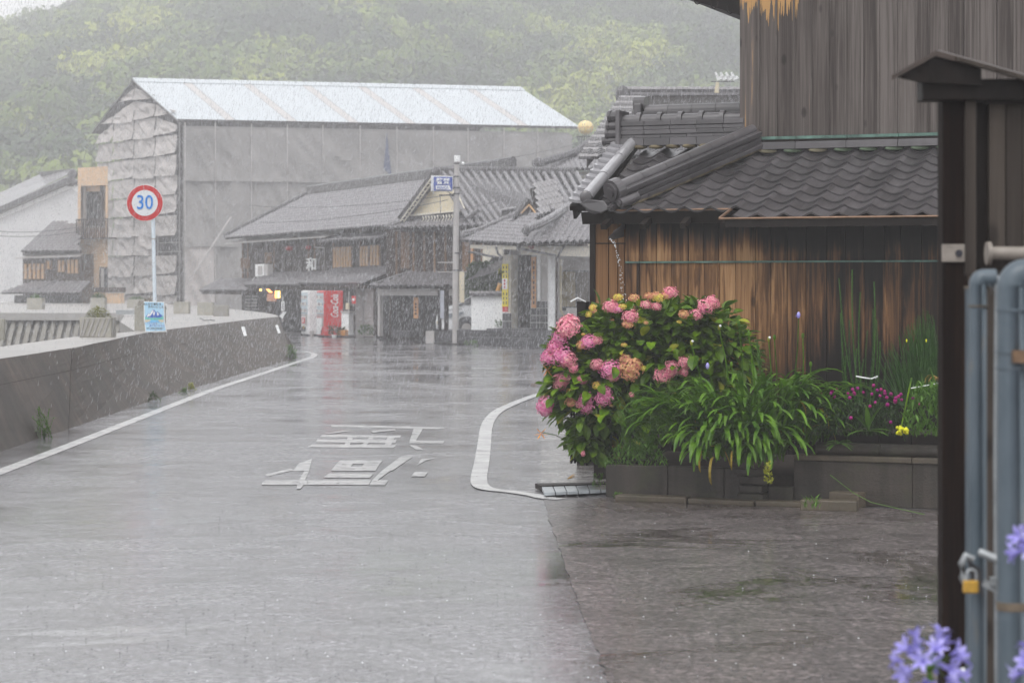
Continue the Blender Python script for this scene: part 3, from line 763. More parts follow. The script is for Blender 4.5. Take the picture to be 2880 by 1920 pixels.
# kerb at the foot, grate
kerb = thing('drain_kerb', G(2000, 1420), 'broken concrete kerb strip at the foot of the planting bed', 'kerb')
for (x0, y0, x1, y1, h) in ((1728, 1409, 1930, 1416, .06), (1934, 1416, 2120, 1424, .05), (2124, 1424, 2330, 1430, .055), (2250, 1436, 2410, 1440, .10), (2330, 1425, 2415, 1430, .14)):
    p0, p1 = G(x0, y0), G(x1, y1); t = (p1-p0).normalized(); n = Vector((-t.y, t.x, 0))
    mb = MB().prism([p0, p1, p1+n*.16, p0+n*.16], (0, 0, h)); obj('kerb_stone', mb, M_bedtop, kerb, bev=.012)
grate = thing('drain_grate', G(1620, 1395), 'pale galvanised drain cover of six plates beside the white corner line', 'drain cover')
M_galv = flat('galvanised', (.34, .36, .37), .42, .35, var=.2, scale=14)
M_plate = flat('wet_steel_plate', (.50, .54, .57), .22, .3, var=.1, scale=8)
c00, c10, c11, c01 = G(1530, 1400), G(1722, 1391), G(1716, 1376), G(1522, 1382)
for i in range(6):
    t0, t1 = i/6+.006, (i+1)/6-.006
    q = [c00.lerp(c10, t0), c00.lerp(c10, t1), c01.lerp(c11, t1), c01.lerp(c11, t0)]
    mb = MB().prism([(p.x, p.y, .022) for p in q], (0, 0, .030)); obj('plate', mb, M_plate, grate, bev=.003)
q = [G(1505, 1376), G(1722, 1372), G(1722, 1376), G(1522, 1383)]
mb = MB().prism([(p.x, p.y, .012) for p in q], (0, 0, .05)); obj('edge_angle', mb, M_darkwood, grate)

# ---------------------------------------------------------------- plant toolkit
def leafmat(name, c1, c2, rough=.38, sub=.25, scale=9, rndo=.25):
    m, nt, b = newmat(name)
    n = noise(nt, pos_map(nt, (scale,)*3), 1, 4)
    r = ramp(nt, [(.3, c1), (.7, c2)]); nt.links.new(n, r.inputs[0])
    oi = N(nt, 'ShaderNodeObjectInfo').outputs['Random']
    o = mixc(nt, 1.0, r.outputs[0], mixc(nt, oi, (1-rndo,)*3, (1+rndo*1.6, 1+rndo*1.6, 1-rndo*.2)), 'MULTIPLY')
    nt.links.new(o, b.inputs['Base Color']); b.inputs['Roughness'].default_value = rough; b.inputs['Specular IOR Level'].default_value = .32
    tr = N(nt, 'ShaderNodeBsdfTranslucent'); nt.links.new(o, tr.inputs[0])
    ms = N(nt, 'ShaderNodeMixShader'); ms.inputs[0].default_value = sub
    nt.links.new(b.outputs[0], ms.inputs[1]); nt.links.new(tr.outputs[0], ms.inputs[2])
    nt.links.new(ms.outputs[0], nt.nodes['Material Output'].inputs['Surface']); return m
L_hyd = leafmat('hydrangea_leaf', (.036, .100, .006), (.17, .29, .014))
L_hydy = leafmat('hydrangea_leaf_yellow', (.20, .24, .02), (.34, .33, .04))
L_aga = leafmat('agapanthus_leaf', (.030, .100, .006), (.135, .27, .018), .42)
L_agad = leafmat('agapanthus_leaf_old', (.30, .20, .02), (.38, .30, .05), .5)
L_weed = leafmat('weed_leaf', (.050, .120, .018), (.10, .21, .035))
L_dark = leafmat('dark_weed_leaf', (.018, .048, .012), (.045, .095, .02))
L_fern = leafmat('feathery_leaf', (.028, .085, .015), (.055, .15, .022))
L_yel = leafmat('yellow_flower', (.62, .60, .02), (.85, .85, .05), .6)
L_mag = leafmat('magenta_flower', (.26, .010, .16), (.45, .02, .30), .6)
L_dry = leafmat('dry_leaf', (.30, .16, .05), (.42, .27, .10), .7)
L_org = leafmat('orange_lily', (.75, .22, .03), (.80, .38, .06), .5)
L_red = leafmat('red_flower', (.50, .01, .03), (.62, .02, .08), .5)
def flowermat(name, a, b_, c):
    m, nt, bs = newmat(name)
    n = noise(nt, pos_map(nt, (38,)*3), 1, 3, .6)
    r = ramp(nt, [(.30, a), (.5, b_), (.70, c)]); nt.links.new(n, r.inputs[0])
    nt.links.new(r.outputs[0], bs.inputs['Base Color']); bs.inputs['Roughness'].default_value = .6
    tr = N(nt, 'ShaderNodeBsdfTranslucent'); nt.links.new(r.outputs[0], tr.inputs[0])
    ms = N(nt, 'ShaderNodeMixShader'); ms.inputs[0].default_value = .2
    nt.links.new(bs.outputs[0], ms.inputs[1]); nt.links.new(tr.outputs[0], ms.inputs[2]); nt.links.new(ms.outputs[0], nt.nodes['Material Output'].inputs['Surface']); return m
F_pink = flowermat('petals_pink', (.74, .14, .28), (.88, .34, .44), (.93, .60, .52))
F_mag = flowermat('petals_magenta', (.66, .10, .32), (.84, .28, .50), (.90, .52, .62))
F_sal = flowermat('petals_salmon', (.66, .16, .20), (.76, .40, .22), (.80, .62, .24))
F_yel = flowermat('petals_cream', (.72, .36, .16), (.75, .58, .12), (.62, .66, .10))
F_lil = flowermat('petals_lilac', (.22, .20, .62), (.42, .38, .84), (.62, .60, .92))

def leaf_mesh(L, W, m, curl=.18, n=4):
    mb = MB(); R_ = []
    for i in range(n+1):
        t = i/n; w_ = W*.5*math.sin(math.pi*min(1, t*.93+.05))**.75; z = -curl*L*t*t
        R_.append(((-w_, t*L, z+w_*.35), (0, t*L, z), (w_, t*L, z+w_*.35)))
    for a, b_ in zip(R_, R_[1:]):
        mb.quad(a[0], a[1], b_[1], b_[0]); mb.quad(a[1], a[2], b_[2], b_[1])
    return mb.mesh('leaf', m, True)
def strap_mesh(L, W, arch, m, n=9):
    mb = MB(); R_ = []; ang = R(78); x = z = 0
    for i in range(n+1):
        t = i/n; w_ = W*.5*(min(1, .55+t*1.2))*(1-max(0, t-.75)**2*12)
        w_ = max(w_, .004)
        R_.append(((-w_, x, z+w_*.4), (0, x, z), (w_, x, z+w_*.4)))
        ang2 = R(78)-arch*t**1.25; x += math.cos(ang2)*L/n; z += math.sin(ang2)*L/n
    for a, b_ in zip(R_, R_[1:]):
        mb.quad(a[0], a[1], b_[1], b_[0]); mb.quad(a[1], a[2], b_[2], b_[1])
    return mb.mesh('leaf', m, True)
def orient(p, d, roll=0, sc=1.0, up=Vector((0, 0, 1))):
    """matrix with local +y along d, local z close to up"""
    y = Vector(d).normalized(); x = y.cross(up)
    if x.length < 1e-3: x = Vector((1, 0, 0))
    x.normalize(); z = x.cross(y)
    M = Matrix(((x.x, y.x, z.x, 0), (x.y, y.y, z.y, 0), (x.z, y.z, z.z, 0), (0, 0, 0, 1)))
    return Matrix.Translation(p) @ M @ Matrix.Rotation(roll, 4, 'Y') @ Matrix.Diagonal((sc, sc, sc, 1))
def add_mesh(mb, me, M):
    n = len(mb.v); mb.v += [tuple(M @ v.co) for v in me.vertices]; mb.f += [tuple(n+i for i in p.vertices) for p in me.polygons]
def florets(n, rx, ry, rz, m, seed, fs=.017, z0=-.25):
    r_ = random.Random(seed); mb = MB()
    for i in range(n):
        z = 1-(i+.5)/n*(1-z0); th = i*2.39996
        q = math.sqrt(max(0, 1-z*z)); nrm_ = Vector((q*math.cos(th), q*math.sin(th), z))
        lump = 1+.42*mnoise.noise(nrm_*2.3+Vector((seed*3.1, 0, 0)))+.13*r_.uniform(-1, 1)
        c = Vector((nrm_.x*rx, nrm_.y*ry, nrm_.z*rz))*lump
        nn = (nrm_+Vector((r_.uniform(-.35, .35), r_.uniform(-.35, .35), r_.uniform(-.35, .35)))).normalized()
        a = nn.orthogonal().normalized(); b_ = nn.cross(a); ph = r_.uniform(0, 6)
        for k in range(4):
            t = ph+k*math.pi/2; d = a*math.cos(t)+b_*math.sin(t); e = nn.cross(d)
            mb.quad(c, c+d*fs*.55+e*fs*.5+nn*.003, c+d*fs*1.1+nn*.0, c+d*fs*.55-e*fs*.5+nn*.003)
    # dark core hides gaps
    return mb.mesh('flower_head', m, False)

# ---------------------------------------------------------------- hydrangea
hb = thing('hydrangea_bush', FB.P(.35, -1.3, .3), 'big pink flowering hydrangea bush overhanging the concrete bed at the barn corner', 'bush')
dH = 21.9
def HP(px, py, dd=0): return U(px, py, dH+dd)
cen = [(1665, 1050, .38), (1785, 990, .44), (1900, 990, .46), (1990, 960, .40), (1660, 1140, .38), (1760, 1150, .42), (1725, 940, .24), (1870, 905, .22), (1960, 920, .20), (2030, 1010, .32), (1610, 1000, .22), (1610, 1080, .25), (1660, 1240, .16), (1880, 1120, .40), (1980, 1090, .34)]
LM = [leaf_mesh(.155, .105, L_hyd, .2), leaf_mesh(.135, .085, L_hyd, .32), leaf_mesh(.12, .07, L_hyd, .1), leaf_mesh(.12, .08, L_hydy, .25)]
lr = random.Random(11)
cand = []
for i in range(5600):
    px, py, r_ = lr.choice(cen); c = HP(px, py, lr.uniform(-.1, .35))
    th = lr.uniform(0, 2*math.pi); z = lr.uniform(-.8, 1); q = math.sqrt(1-z*z)
    n_ = Vector((q*math.cos(th), q*math.sin(th), z)); k = lr.uniform(.55, 1.03)
    p = c+n_*r_*k*(1+.38*mnoise.noise(n_*2.2+c*1.3))
    if p.z < .33 and p.x > 1.0: continue
    if p.z < .12: continue
    d = (n_*.8+Vector((lr.uniform(-.6, .6), lr.uniform(-.8, .3), lr.uniform(-.55, .35)))).normalized()
    cand.append((p.y - .35*k*r_ - 0.0*p.z, p, d, k))
cand.sort(key=lambda t: t[0])
mbr = MB(); mby = MB(); cnt = 0; front = 0
sel = [c for c in cand if c[3] > .9][:290]
selid = {id(c) for c in sel}
for c in sel:
    _, p, d, k = c; me = LM[3] if lr.random() < .05 else lr.choice(LM[:3])
    place(me, 'leaf', orient(p, d, lr.uniform(-.6, .6), lr.uniform(.75, 1.15)), hb)
for c in cand:
    if id(c) in selid: continue
    _, p, d, k = c; me = lr.choice(LM[:3]); add_mesh(mby if lr.random() < .03 else mbr, me, orient(p, d, lr.uniform(-.6, .6), lr.uniform(.7, 1.1)))
obj('foliage', mbr, L_hyd, hb, kind='stuff', smooth=True); obj('yellow_foliage', mby, L_hydy, hb, kind='stuff', smooth=True)
# stems
mb = MB()
base0 = FB.P(.55, -1.25, .28)
for i in range(26):
    px, py, r_ = cen[i % len(cen)]; e = HP(px+lr.uniform(-60, 60), py+lr.uniform(-60, 60), .1)
    b0 = base0+Vector((lr.uniform(-.3, .4), lr.uniform(-.15, .15), 0)); mb.tube([b0, b0.lerp(e, .5)+Vector((0, 0, .12)), e], [.012, .009, .006], 5)
obj('stems', mb, M_darkwood, hb)
FH = {'p': [florets(150, .085, .085, .062, F_pink, s, .0135) for s in (1, 2)], 'm': [florets(150, .085, .085, .065, F_mag, s, .0135) for s in (3, 4)],
      's': [florets(120, .075, .075, .055, F_sal, s, .0135) for s in (5, 6)], 'y': [florets(40, .045, .045, .03, F_yel, s, .014) for s in (7, 8)]}
# photo positions of the flower heads: px, py, radius px, kind
heads = [(1598, 920, 40, 'p'), (1578, 948, 30, 'm'), (1562, 975, 30, 'm'), (1545, 1005, 32, 'm'), (1582, 1000, 38, 'm'), (1597, 1012, 32, 'p'), (1560, 985, 28, 'p'), (1612, 1035, 18, 'p'), (1600, 900, 24, 'p'),
         (1585, 1065, 28, 'p'), (1575, 1080, 22, 'p'), (1533, 1140, 30, 'm'), (1535, 1155, 22, 'm'), (1655, 962, 26, 'm'), (1680, 957, 20, 'p'), (1635, 970, 18, 's'), (1678, 1025, 22, 'p'), (1718, 1040, 32, 'm'), (1725, 1055, 24, 'p'),
         (1770, 1030, 34, 's'), (1772, 1050, 26, 's'), (1790, 1025, 20, 's'), (1758, 1010, 18, 's'), (1637, 1067, 16, 'p'), (1677, 1084, 13, 'y'), (1605, 1128, 20, 's'), (1648, 1125, 28, 'm'), (1650, 1145, 24, 'm'), (1630, 1135, 18, 'p'), (1698, 1120, 28, 'm'), (1704, 1105, 22, 'm'),
         (1862, 1055, 26, 'p'), (1890, 1035, 26, 'p'), (1880, 1050, 20, 'p'), (1926, 1020, 26, 'p'), (1922, 1045, 18, 'p'), (1773, 890, 26, 'p'), (1765, 912, 18, 's'), (1717, 862, 24, 'p'), (1735, 868, 18, 'm'), (1817, 857, 18, 'p'), (1846, 862, 18, 'p'), (1885, 823, 26, 'p'), (1875, 830, 18, 's'),
         (1825, 833, 16, 's'), (1852, 837, 20, 'y'), (1845, 830, 14, 's'), (1923, 885, 20, 's'), (1957, 885, 22, 'p'), (1985, 862, 30, 'p'), (2003, 850, 26, 'p'), (1980, 868, 20, 'm'), (1783, 838, 16, 's'), (1738, 836, 15, 'y'), (1725, 870, 15, 'y'), (1750, 862, 12, 'y'), (1667, 865, 13, 'y'), (1670, 874, 10, 's'), (1656, 884, 12, 'y'), (1817, 908, 9, 's'),
         (2085, 978, 20, 's'), (2062, 1000, 14, 's'), (2075, 970, 14, 's'), (1640, 940, 6, 'y'), (1755, 970, 9, 'y'), (1910, 906, 8, 'y'), (1602, 1100, 11, 'y'), (2055, 955, 9, 'y'), (1808, 1035, 10, 'y'), (1640, 1275, 9, 'p'), (1775, 1110, 9, 'p'), (1565, 1063, 14, 'p')]
for (px, py, r_, k) in heads:
    me = lr.choice(FH[k]); rad = {'p': .085, 'm': .085, 's': .075, 'y': .045}[k]
    rr = r_/FPX*21.5*.76/rad
    inward = abs((px-1790)/300); p = HP(px, py, -.42+.42*min(1, inward)**2)
    d = Vector(((px-1790)/330+lr.uniform(-.2, .2), -.75, (1050-py)/260*.5+.45)).normalized()
    q = d.to_track_quat('Z', 'Y').to_matrix().to_4x4()
    place(me, 'flower_head', Matrix.Translation(p) @ q @ Matrix.Diagonal((rr*lr.uniform(.9, 1.2), rr*lr.uniform(.85, 1.1), rr, 1)), hb)
# orange day lilies leaning out at the left edge
def lily(px, py, d, L, label):
    t = thing('day_lily', U(px+30, py+40, d), label, 'flower')
    c = U(px, py, d); mb = MB().tube([G(1640, 1262) if py > 1100 else U(1590, 1080, d), U(px+40, py+5, d), c+Vector((0, 0, .01))], .004, 5); obj('stem', mb, L_weed, t)
    for k in range(6):
        an = k*1.05; dd = Vector((math.cos(an)*.8, -.3, math.sin(an)*.8-.45)); me = leaf_mesh(L, L*.28, L_org, -.3)
        place(me, 'petal', orient(c, dd, 0, 1), t)
lily(1540, 1040, 21.8, .075, 'drooping orange lily beside the magenta blooms at the bush edge')
lily(1522, 1218, 21.9, .07, 'orange lily on a long stem above the wet concrete strip')

# ---------------------------------------------------------------- agapanthus clump
ag = thing('agapanthus_clump', FB.P(1.45, -1.75, .3), 'large clump of arching green strap leaves spilling over the bed wall', 'plant')
SM = [strap_mesh(.62, .040, R(118), L_aga), strap_mesh(.56, .036, R(98), L_aga), strap_mesh(.52, .038, R(145), L_aga), strap_mesh(.42, .032, R(78), L_aga), strap_mesh(.62, .036, R(135), L_aga)]
SO = strap_mesh(.55, .03, R(185), L_agad)
ar = random.Random(5); n_ = 0
cents = [(2075, 1195), (2130, 1175), (2185, 1170), (2240, 1175), (2020, 1210), (2100, 1235), (2170, 1235), (2225, 1140), (2120, 1130), (2060, 1240), (2140, 1250), (1960, 1205), (1925, 1185), (2000, 1160), (1890, 1190), (2265, 1190), (2295, 1175)]
mbr = MB()
for i in range(860):
    px, py = ar.choice(cents); p = U(px+ar.uniform(-35, 35), py+26+ar.uniform(-30, 45), 20.75+ar.uniform(-.15, .45))
    th = ar.uniform(0, 2*math.pi); d = Vector((math.cos(th), math.sin(th), 0))
    if ar.random() < .35: d = (d+Vector((0, -1.2, 0))).normalized()
    d = (d+Vector(((px-2130)/120, 0, 0))).normalized()
    me = ar.choice(SM); old = ar.random() < .035
    M = orient(p, d, 0, ar.uniform(.75, 1.1)) @ Matrix.Rotation(ar.uniform(-.35, .25), 4, 'X')
    if i < 290: place(SO if old else me, 'leaf', M, ag)
    else: add_mesh(mbr, me, M)
for i in range(80):
    px = ar.uniform(1950, 2200); p = U(px, ar.uniform(1235, 1300), 20.62+ar.uniform(-.05, .2))
    d = Vector(((px-2090)/260+ar.uniform(-.5, .5), -1, 0)).normalized()
    M = orient(p, d, 0, ar.uniform(.8, 1.15)) @ Matrix.Rotation(ar.uniform(-.7, -.2), 4, 'X')
    add_mesh(mbr, ar.choice(SM[:3]), M)
obj('foliage', mbr, L_aga, ag, kind='stuff', smooth=True)
for (px, py, L_) in ((1978, 1300, .62), (2012, 1318, .8), (2060, 1300, .55)):
    place(SO, 'withered_leaf', orient(U(px, py-30, 20.45), Vector((ar.uniform(-.5, .3), -1, 0)), 0, L_) @ Matrix.Rotation(-1.1, 4, 'X'), ag)
# flower stalks with buds
BUD = MB().ball((0, 0, 0), 1, 8, 6, (.5, .5, 1)).mesh('bud', L_aga, True)
for (px, py, bx_, by_, op) in ((1945, 970, 1990, 1150, 1), (2023, 927, 2050, 1080, 1), (2078, 915, 2090, 1080, 0), (2106, 945, 2125, 1110, 0), (2162, 960, 2170, 1130, 1), (2178, 955, 2185, 1130, 0), (2246, 892, 2235, 1060, 2), (2258, 950, 2256, 1090, 0), (1990, 1035, 2030, 1180, 2), (2057, 1030, 2080, 1140, 0), (2280, 1030, 2270, 1130, 0)):
    a = U(px, py, 20.7); b_ = U(bx_, by_, 20.9); mb = MB().tube([b_, b_.lerp(a, .5)+Vector((.01, 0, 0)), a], [.007, .006, .005], 6); st_ = obj('flower_stalk', mb, L_aga, ag)
    obj('bud', MB().ball(tuple(a+Vector((0, 0, .02))), .019 if op < 2 else .022, 8, 6, (.75, .75, 1.4)), [L_aga, L_hydy, F_lil][op], ag, smooth=True)
    if op == 2:
        for k in range(5): place(leaf_mesh(.04, .012, F_lil, -.2, 2), 'petal', orient(a, Vector((ar.uniform(-1, .4), -.3, ar.uniform(-.3, .8)))), ag)
    if op == 1: obj('petal_tip', MB().ball(tuple(a+Vector((.008, -.01, .035))), .012, 6, 5), M_white, ag, smooth=True)

# ---------------------------------------------------------------- other bed plants
def spiky(name, label, cat, x0, y0, x1, y1, d, n, m, L, W, seed, dirv=(0, 0, 1), spread=.6, parts=0):
    """leafy cluster between photo rectangle corners: real small leaves on stems"""
    r_ = random.Random(seed); t = thing(name, U((x0+x1)/2, y1, d), label, cat); mb = MB()
    me = leaf_mesh(L, W, m, .3, 2)
    for i in range(n):
        u, v = r_.random(), r_.random(); u = .5+(u-.5)*(1.0-.45*(1-v)**2)
        p = U(x0+(x1-x0)*u, y0+(y1-y0)*v, d+r_.uniform(-.12, .12))
        dd = Vector(dirv)+Vector((r_.uniform(-1, 1), r_.uniform(-1, .6), r_.uniform(-.6, .8)))*spread
        add_mesh(mb, me, orient(p, dd, r_.uniform(-1, 1), r_.uniform(.6, 1.25)))
    obj('foliage', mb, m, t, kind='stuff', smooth=True); return t
# pale trailing herb in front of the hydrangea
t = spiky('trailing_herb', 'fine pale green herb trailing over the low bed wall between hydrangea and strap leaves', 'plant', 1700, 1255, 1880, 1312, 20.7, 420, L_weed, .05, .014, 3)
mb = MB(); r_ = random.Random(8); me = leaf_mesh(.05, .011, L_weed, .2, 2)
for i in range(26):
    a = U(r_.uniform(1740, 1860), 1290, 20.75); b_ = U(r_.uniform(1700, 1900), r_.uniform(1080, 1200), 20.65); pts = [a.lerp(b_, k/8)+Vector((.03*math.sin(k+i), 0, 0)) for k in range(9)]
    mb.tube(pts, .003, 4)
    for p in pts[2:]:
        for k in range(3): add_mesh(mb, me, orient(p, Vector((r_.uniform(-1, 1), r_.uniform(-.6, .3), r_.uniform(-.2, .7)))))
obj('long_sprigs', mb, L_weed, t, kind='stuff', smooth=True)
# tall lily-like shoot at (2130,980)
t = thing('leafy_shoot', U(2140, 1100, 20.9), 'tall tapering shoot with drooping thin leaves above the strap leaves', 'plant')
for i in range(44):
    k = i/44; p = U(2150-20*k, 1120-155*k, 21.0); an = i*2.4
    place(strap_mesh(.20, .016, R(150), L_weed, 5) if i == 0 else bpy.data.meshes[_sm], 'leaf', orient(p, Vector((math.cos(an), math.sin(an), .2)), 0, 1-.45*k), t)
    if i == 0: _sm = kids(t)[0].data.name
obj('stem', MB().tube([U(2152, 1200, 21), U(2128, 962, 21)], .006, 6), L_weed, t)
# rosemary-like upright spikes
t = thing('upright_conifer_herb', U(2420, 1150, 21.3), 'tall herb with narrow upright leafy spikes tied with white tape against the boards', 'plant')
r_ = random.Random(21); me = leaf_mesh(.035, .008, L_fern, .1, 2)
sp = [(2425, 1180, 2397, 758), (2420, 1180, 2360, 782), (2432, 1180, 2420, 822), (2440, 1180, 2458, 792), (2430, 1180, 2455, 870), (2405, 1180, 2365, 880), (2440, 1180, 2475, 960), (2415, 1180, 2390, 900), (2450, 1180, 2440, 930), (2425, 1180, 2410, 980), (2400, 1180, 2380, 1000), (2450, 1180, 2490, 1020), (2430, 1180, 2430, 1010), (2395, 1180, 2370, 960), (2445, 1180, 2465, 900)]
for (x0, y0, x1, y1) in sp:
    a, b_ = U(x0, y0, 21.2), U(x1, y1, 21.5); mb = MB(); pts = [a.lerp(b_, (k/12))+Vector((.035*math.sin(k*.26)*(1 if x1 > x0 else -1), 0, 0)) for k in range(13)]; mb.tube(pts, .005, 5)
    for q in range(150):
        k = q/150; i0 = min(11, int(k*12)); p = pts[i0].lerp(pts[i0+1], k*12-i0); an = q*2.4
        add_mesh(mb, me, orient(p, Vector((math.cos(an)*.8, math.sin(an)*.8, 1.0)), 0, 1.2-.5*k))
    obj('spike', mb, L_fern, t, smooth=True)
def tape(pts, nm='white_tape'): return MB().tube([Vector(p) for p in pts], .0075, 5)
obj('tape', tape([U(2408, 1058, 21.1), U(2430, 1062, 21.05), U(2450, 1065, 21.05), U(2468, 1058, 21.1), U(2462, 1064, 21.1)]), M_white, t)
# asparagus-like feathery bush
t = thing('feathery_bush', U(2590, 1180, 21), 'dense feathery dark green bush by the gate post', 'bush')
mb = MB(); r_ = random.Random(31)
for i in range(900):
    x0 = r_.uniform(2550, 2680); x1 = x0+r_.gauss(0, 50)-((2615-x0)*.6); y1 = 860+abs(x1-2600)*1.0+r_.uniform(0, 200)
    y0 = min(1140, y1+r_.uniform(90, 240)); a = U(x0+(x1-x0)*.3, y0, 21.0+r_.uniform(-.15, .2)); b_ = U(x1, y1, 21.0+r_.uniform(-.2, .2))
    s_ = Vector((.0035, 0, .0)); mb.quad(a-s_, a+s_, b_+s_*.5, b_-s_*.5)
obj('foliage', mb, L_fern, t, kind='stuff')
for (px, py) in ((2550, 958), (2605, 958)): obj('yellow_bud', MB().ball(tuple(U(px, py, 20.8)), .010, 6, 5, (.7, .7, 1.6)), L_yel, t, smooth=True)
# gomphrena carpet
t = spiky('globe_amaranth_patch', 'low patch of thin leaved plants dotted with round magenta flowers', 'flowers', 2290, 1140, 2560, 1228, 20.55, 1500, L_dark, .05, .016, 41)
gm = MB().ball((0, 0, 0), .015, 8, 6).mesh('flower', L_mag, True); r_ = random.Random(42)
for (px, py) in [(2352, 1094), (2337, 1106), (2346, 1116), (2308, 1107), (2385, 1106), (2398, 1095), (2402, 1104), (2412, 1092), (2390, 1118), (2428, 1103), (2457, 1084), (2467, 1097), (2478, 1095), (2488, 1100), (2489, 1107), (2506, 1108), (2518, 1126), (2519, 1119), (2527, 1115), (2534, 1109), (2536, 1124), (2568, 1119), (2452, 1108), (2447, 1142), (2462, 1132), (2475, 1113), (2496, 1138), (2494, 1118), (2393, 1175), (2505, 1187), (2586, 1138), (2340, 1100), (2518, 1130), (2404, 1108)]:
    place(gm, 'flower', Matrix.Translation(U(px, py, 20.5+r_.uniform(-.2, .2))) @ Matrix.Diagonal((r_.uniform(.9, 1.3),)*3+(1,)), t)
t = spiky('mixed_seedlings', 'bright green leafy seedlings crowding the bed beside the gate post', 'plants', 2540, 1085, 2700, 1230, 20.4, 700, L_weed, .07, .022, 43)
t = thing('broad_leaf_weed', U(2440, 1210, 20.4), 'yellow green weed with upright tongue leaves among the magenta flowers', 'plant')
for (x, y, L) in ((2462, 1140, .30), (2440, 1150, .26), (2425, 1180, .24), (2465, 1210, .2), (2405, 1208, .22), (2480, 1200, .2)):
    a = U(2442, 1212, 20.4); b_ = U(x, y, 20.35); place(leaf_mesh(L, .05, L_weed, .3), 'leaf', orient(a, b_-a, 0, 1), t)
t = thing('green_tuft', U(2358, 1262, 20.2), 'small green tuft growing over the dark edging', 'plant')
for k in range(12):
    an = k*.55; place(leaf_mesh(.13, .03, L_weed, .5), 'leaf', orient(U(2358, 1248, 20.2), Vector((math.cos(an), -.5, .35+.3*math.sin(an*2)))), t)
t = thing('yellow_flower_cluster', U(2540, 1215, 20.2), 'bright yellow flower cluster leaning over the dark edging', 'flowers')
for k in range(22):
    place(bpy.data.meshes.get('yf') or MB().ball((0, 0, 0), .016, 7, 5).mesh('yf', L_yel, True), 'flower', Matrix.Translation(U(r_.uniform(2522, 2552), r_.uniform(1200, 1220), 20.15+r_.uniform(-.05, .05))), t)
obj('stem', MB().tube([U(2545, 1240, 20.3), U(2538, 1210, 20.17)], .004, 5), L_weed, t)
# stake, string and long blades
t = thing('garden_stake', U(2535, 1215, 20.4), 'leaning grey green plant stake holding a white string', 'stake')
obj('pole', MB().tube([U(2533, 1210, 20.4), U(2564, 1062, 20.45)], .008, 6), L_hyd, t); obj('string', MB().tube([U(2561, 1092, 20.4), U(2610, 1083, 20.4), U(2665, 1072, 20.4)], .005, 5), M_white, t)
t = thing('dried_plant', U(2640, 1110, 20.5), 'withered tan seed heads drooping beside the gate post', 'plant')
for k in range(16): place(strap_mesh(.22, .012, R(200), L_dry, 6) if k == 0 else kids(t)[0].data, 'leaf', orient(U(2642, 1085, 20.5), Vector((math.cos(k), math.sin(k), 0)), 0, .7+.03*k), t)
t = thing('long_grass_blade', U(2650, 1470, 19.5), 'single long grass stem bent across the right bed wall', 'grass stem')
obj('blade', MB().tube([U(2335, 1335, 20.0), U(2400, 1385, 19.8), U(2450, 1412, 19.7), U(2520, 1428, 19.65), U(2600, 1446, 19.6)], .0035, 5), L_weed, t)
t = thing('tall_grass', U(2630, 1210, 20.4), 'two tall green blades between the stake and the gate post', 'plant')
for (x0, y0, x1, y1) in ((2605, 1130, 2590, 1050), (2640, 1110, 2615, 1030)): a, b_ = U(x0, y0, 20.4), U(x1, y1, 20.4); place(leaf_mesh((b_-a).length, .018, L_weed, 0), 'leaf', orient(a, b_-a, 1.5), t)
# creeping ivy on the stone block
spiky('creeper', 'thin yellowing creeper hanging beside the stone blocks of the bed', 'creeper', 2148, 1300, 2172, 1365, 19.95, 70, L_hydy, .03, .02, 51)
spiky('wall_foot_weed', 'small green weed at the broken kerb in front of the right bed wall', 'weed', 2255, 1408, 2310, 1432, 19.9, 26, L_weed, .07, .018, 52)
spiky('grate_weed', 'tuft of weed growing between the drain cover and the kerb', 'weed', 1722, 1388, 1752, 1400, 21.3, 40, L_weed, .035, .01, 53)
spiky('apron_weed', 'moss and seedlings on the wet concrete strip under the hydrangea', 'weed', 1660, 1335, 1705, 1380, 22.2, 90, L_weed, .035, .012, 54)
t = thing('fallen_leaf', G(1605, 1347, .012), 'curled orange leaf lying on the wet concrete strip', 'leaf')
for k in range(3): place(leaf_mesh(.10, .035, L_dry, -.2), 'leaf_lobe', orient(G(1595, 1347, .02), Vector((1, .3*k-.2, .1+.15*k))), t)
# low mailbox-like post in front of the barn corner
t = thing('roofed_post', G(1640, 1340), 'dark wooden box post with a pale metal cap by the barn corner', 'post')
FQ = Facade(1620, 25.4, 1665, 25.2)
mb = MB(); FQ.az(mb, 0.01, .155, 0, 1.83, 0, .16); obj('box', mb, M_darkwood, t, bev=.004)
z1 = FQ.hit(1640, 842, 0)[1]
mb = MB().prism([FQ.P(-.03, -.05, z1-.03), FQ.P(.09, -.05, z1+.012), FQ.P(.22, -.05, z1-.03), FQ.P(.22, -.05, z1-.018), FQ.P(.09, -.05, z1+.025), FQ.P(-.03, -.05, z1-.018)], (0, .26, 0)); obj('cap', mb, M_white, t)
# weeds along the seawall foot
def weed(label, px, py, d, h, n, seed, m=L_weed, L=.06):
    r_ = random.Random(seed); base = Vector(((px-HX)/FPX*d, d, 0)); t = thing('wall_weed', base, label, 'weed', 'weeds at the foot of the seawall'); mb = MB(); me = leaf_mesh(L, L*.3, m, .2, 2)
    for i in range(n):
        a = base+Vector((r_.uniform(-.12, .12), 0, 0)); b_ = base+Vector((r_.uniform(-.3, .3)*h, r_.uniform(-.2, .1), h*r_.uniform(.5, 1))); mb.tube([a, a.lerp(b_, .5)+Vector((.02, 0, 0)), b_], .004, 4)
        for k in range(14):
            p = a.lerp(b_, r_.random()); add_mesh(mb, me, orient(p, Vector((r_.uniform(-1, 1), r_.uniform(-1, 1), r_.uniform(0, 1)))))
    obj('foliage', mb, m, t, kind='stuff', smooth=True)
weed('tall yellow tipped weed growing at the nearest stretch of seawall foot', 125, 1235, 29.9, .44, 12, 61)
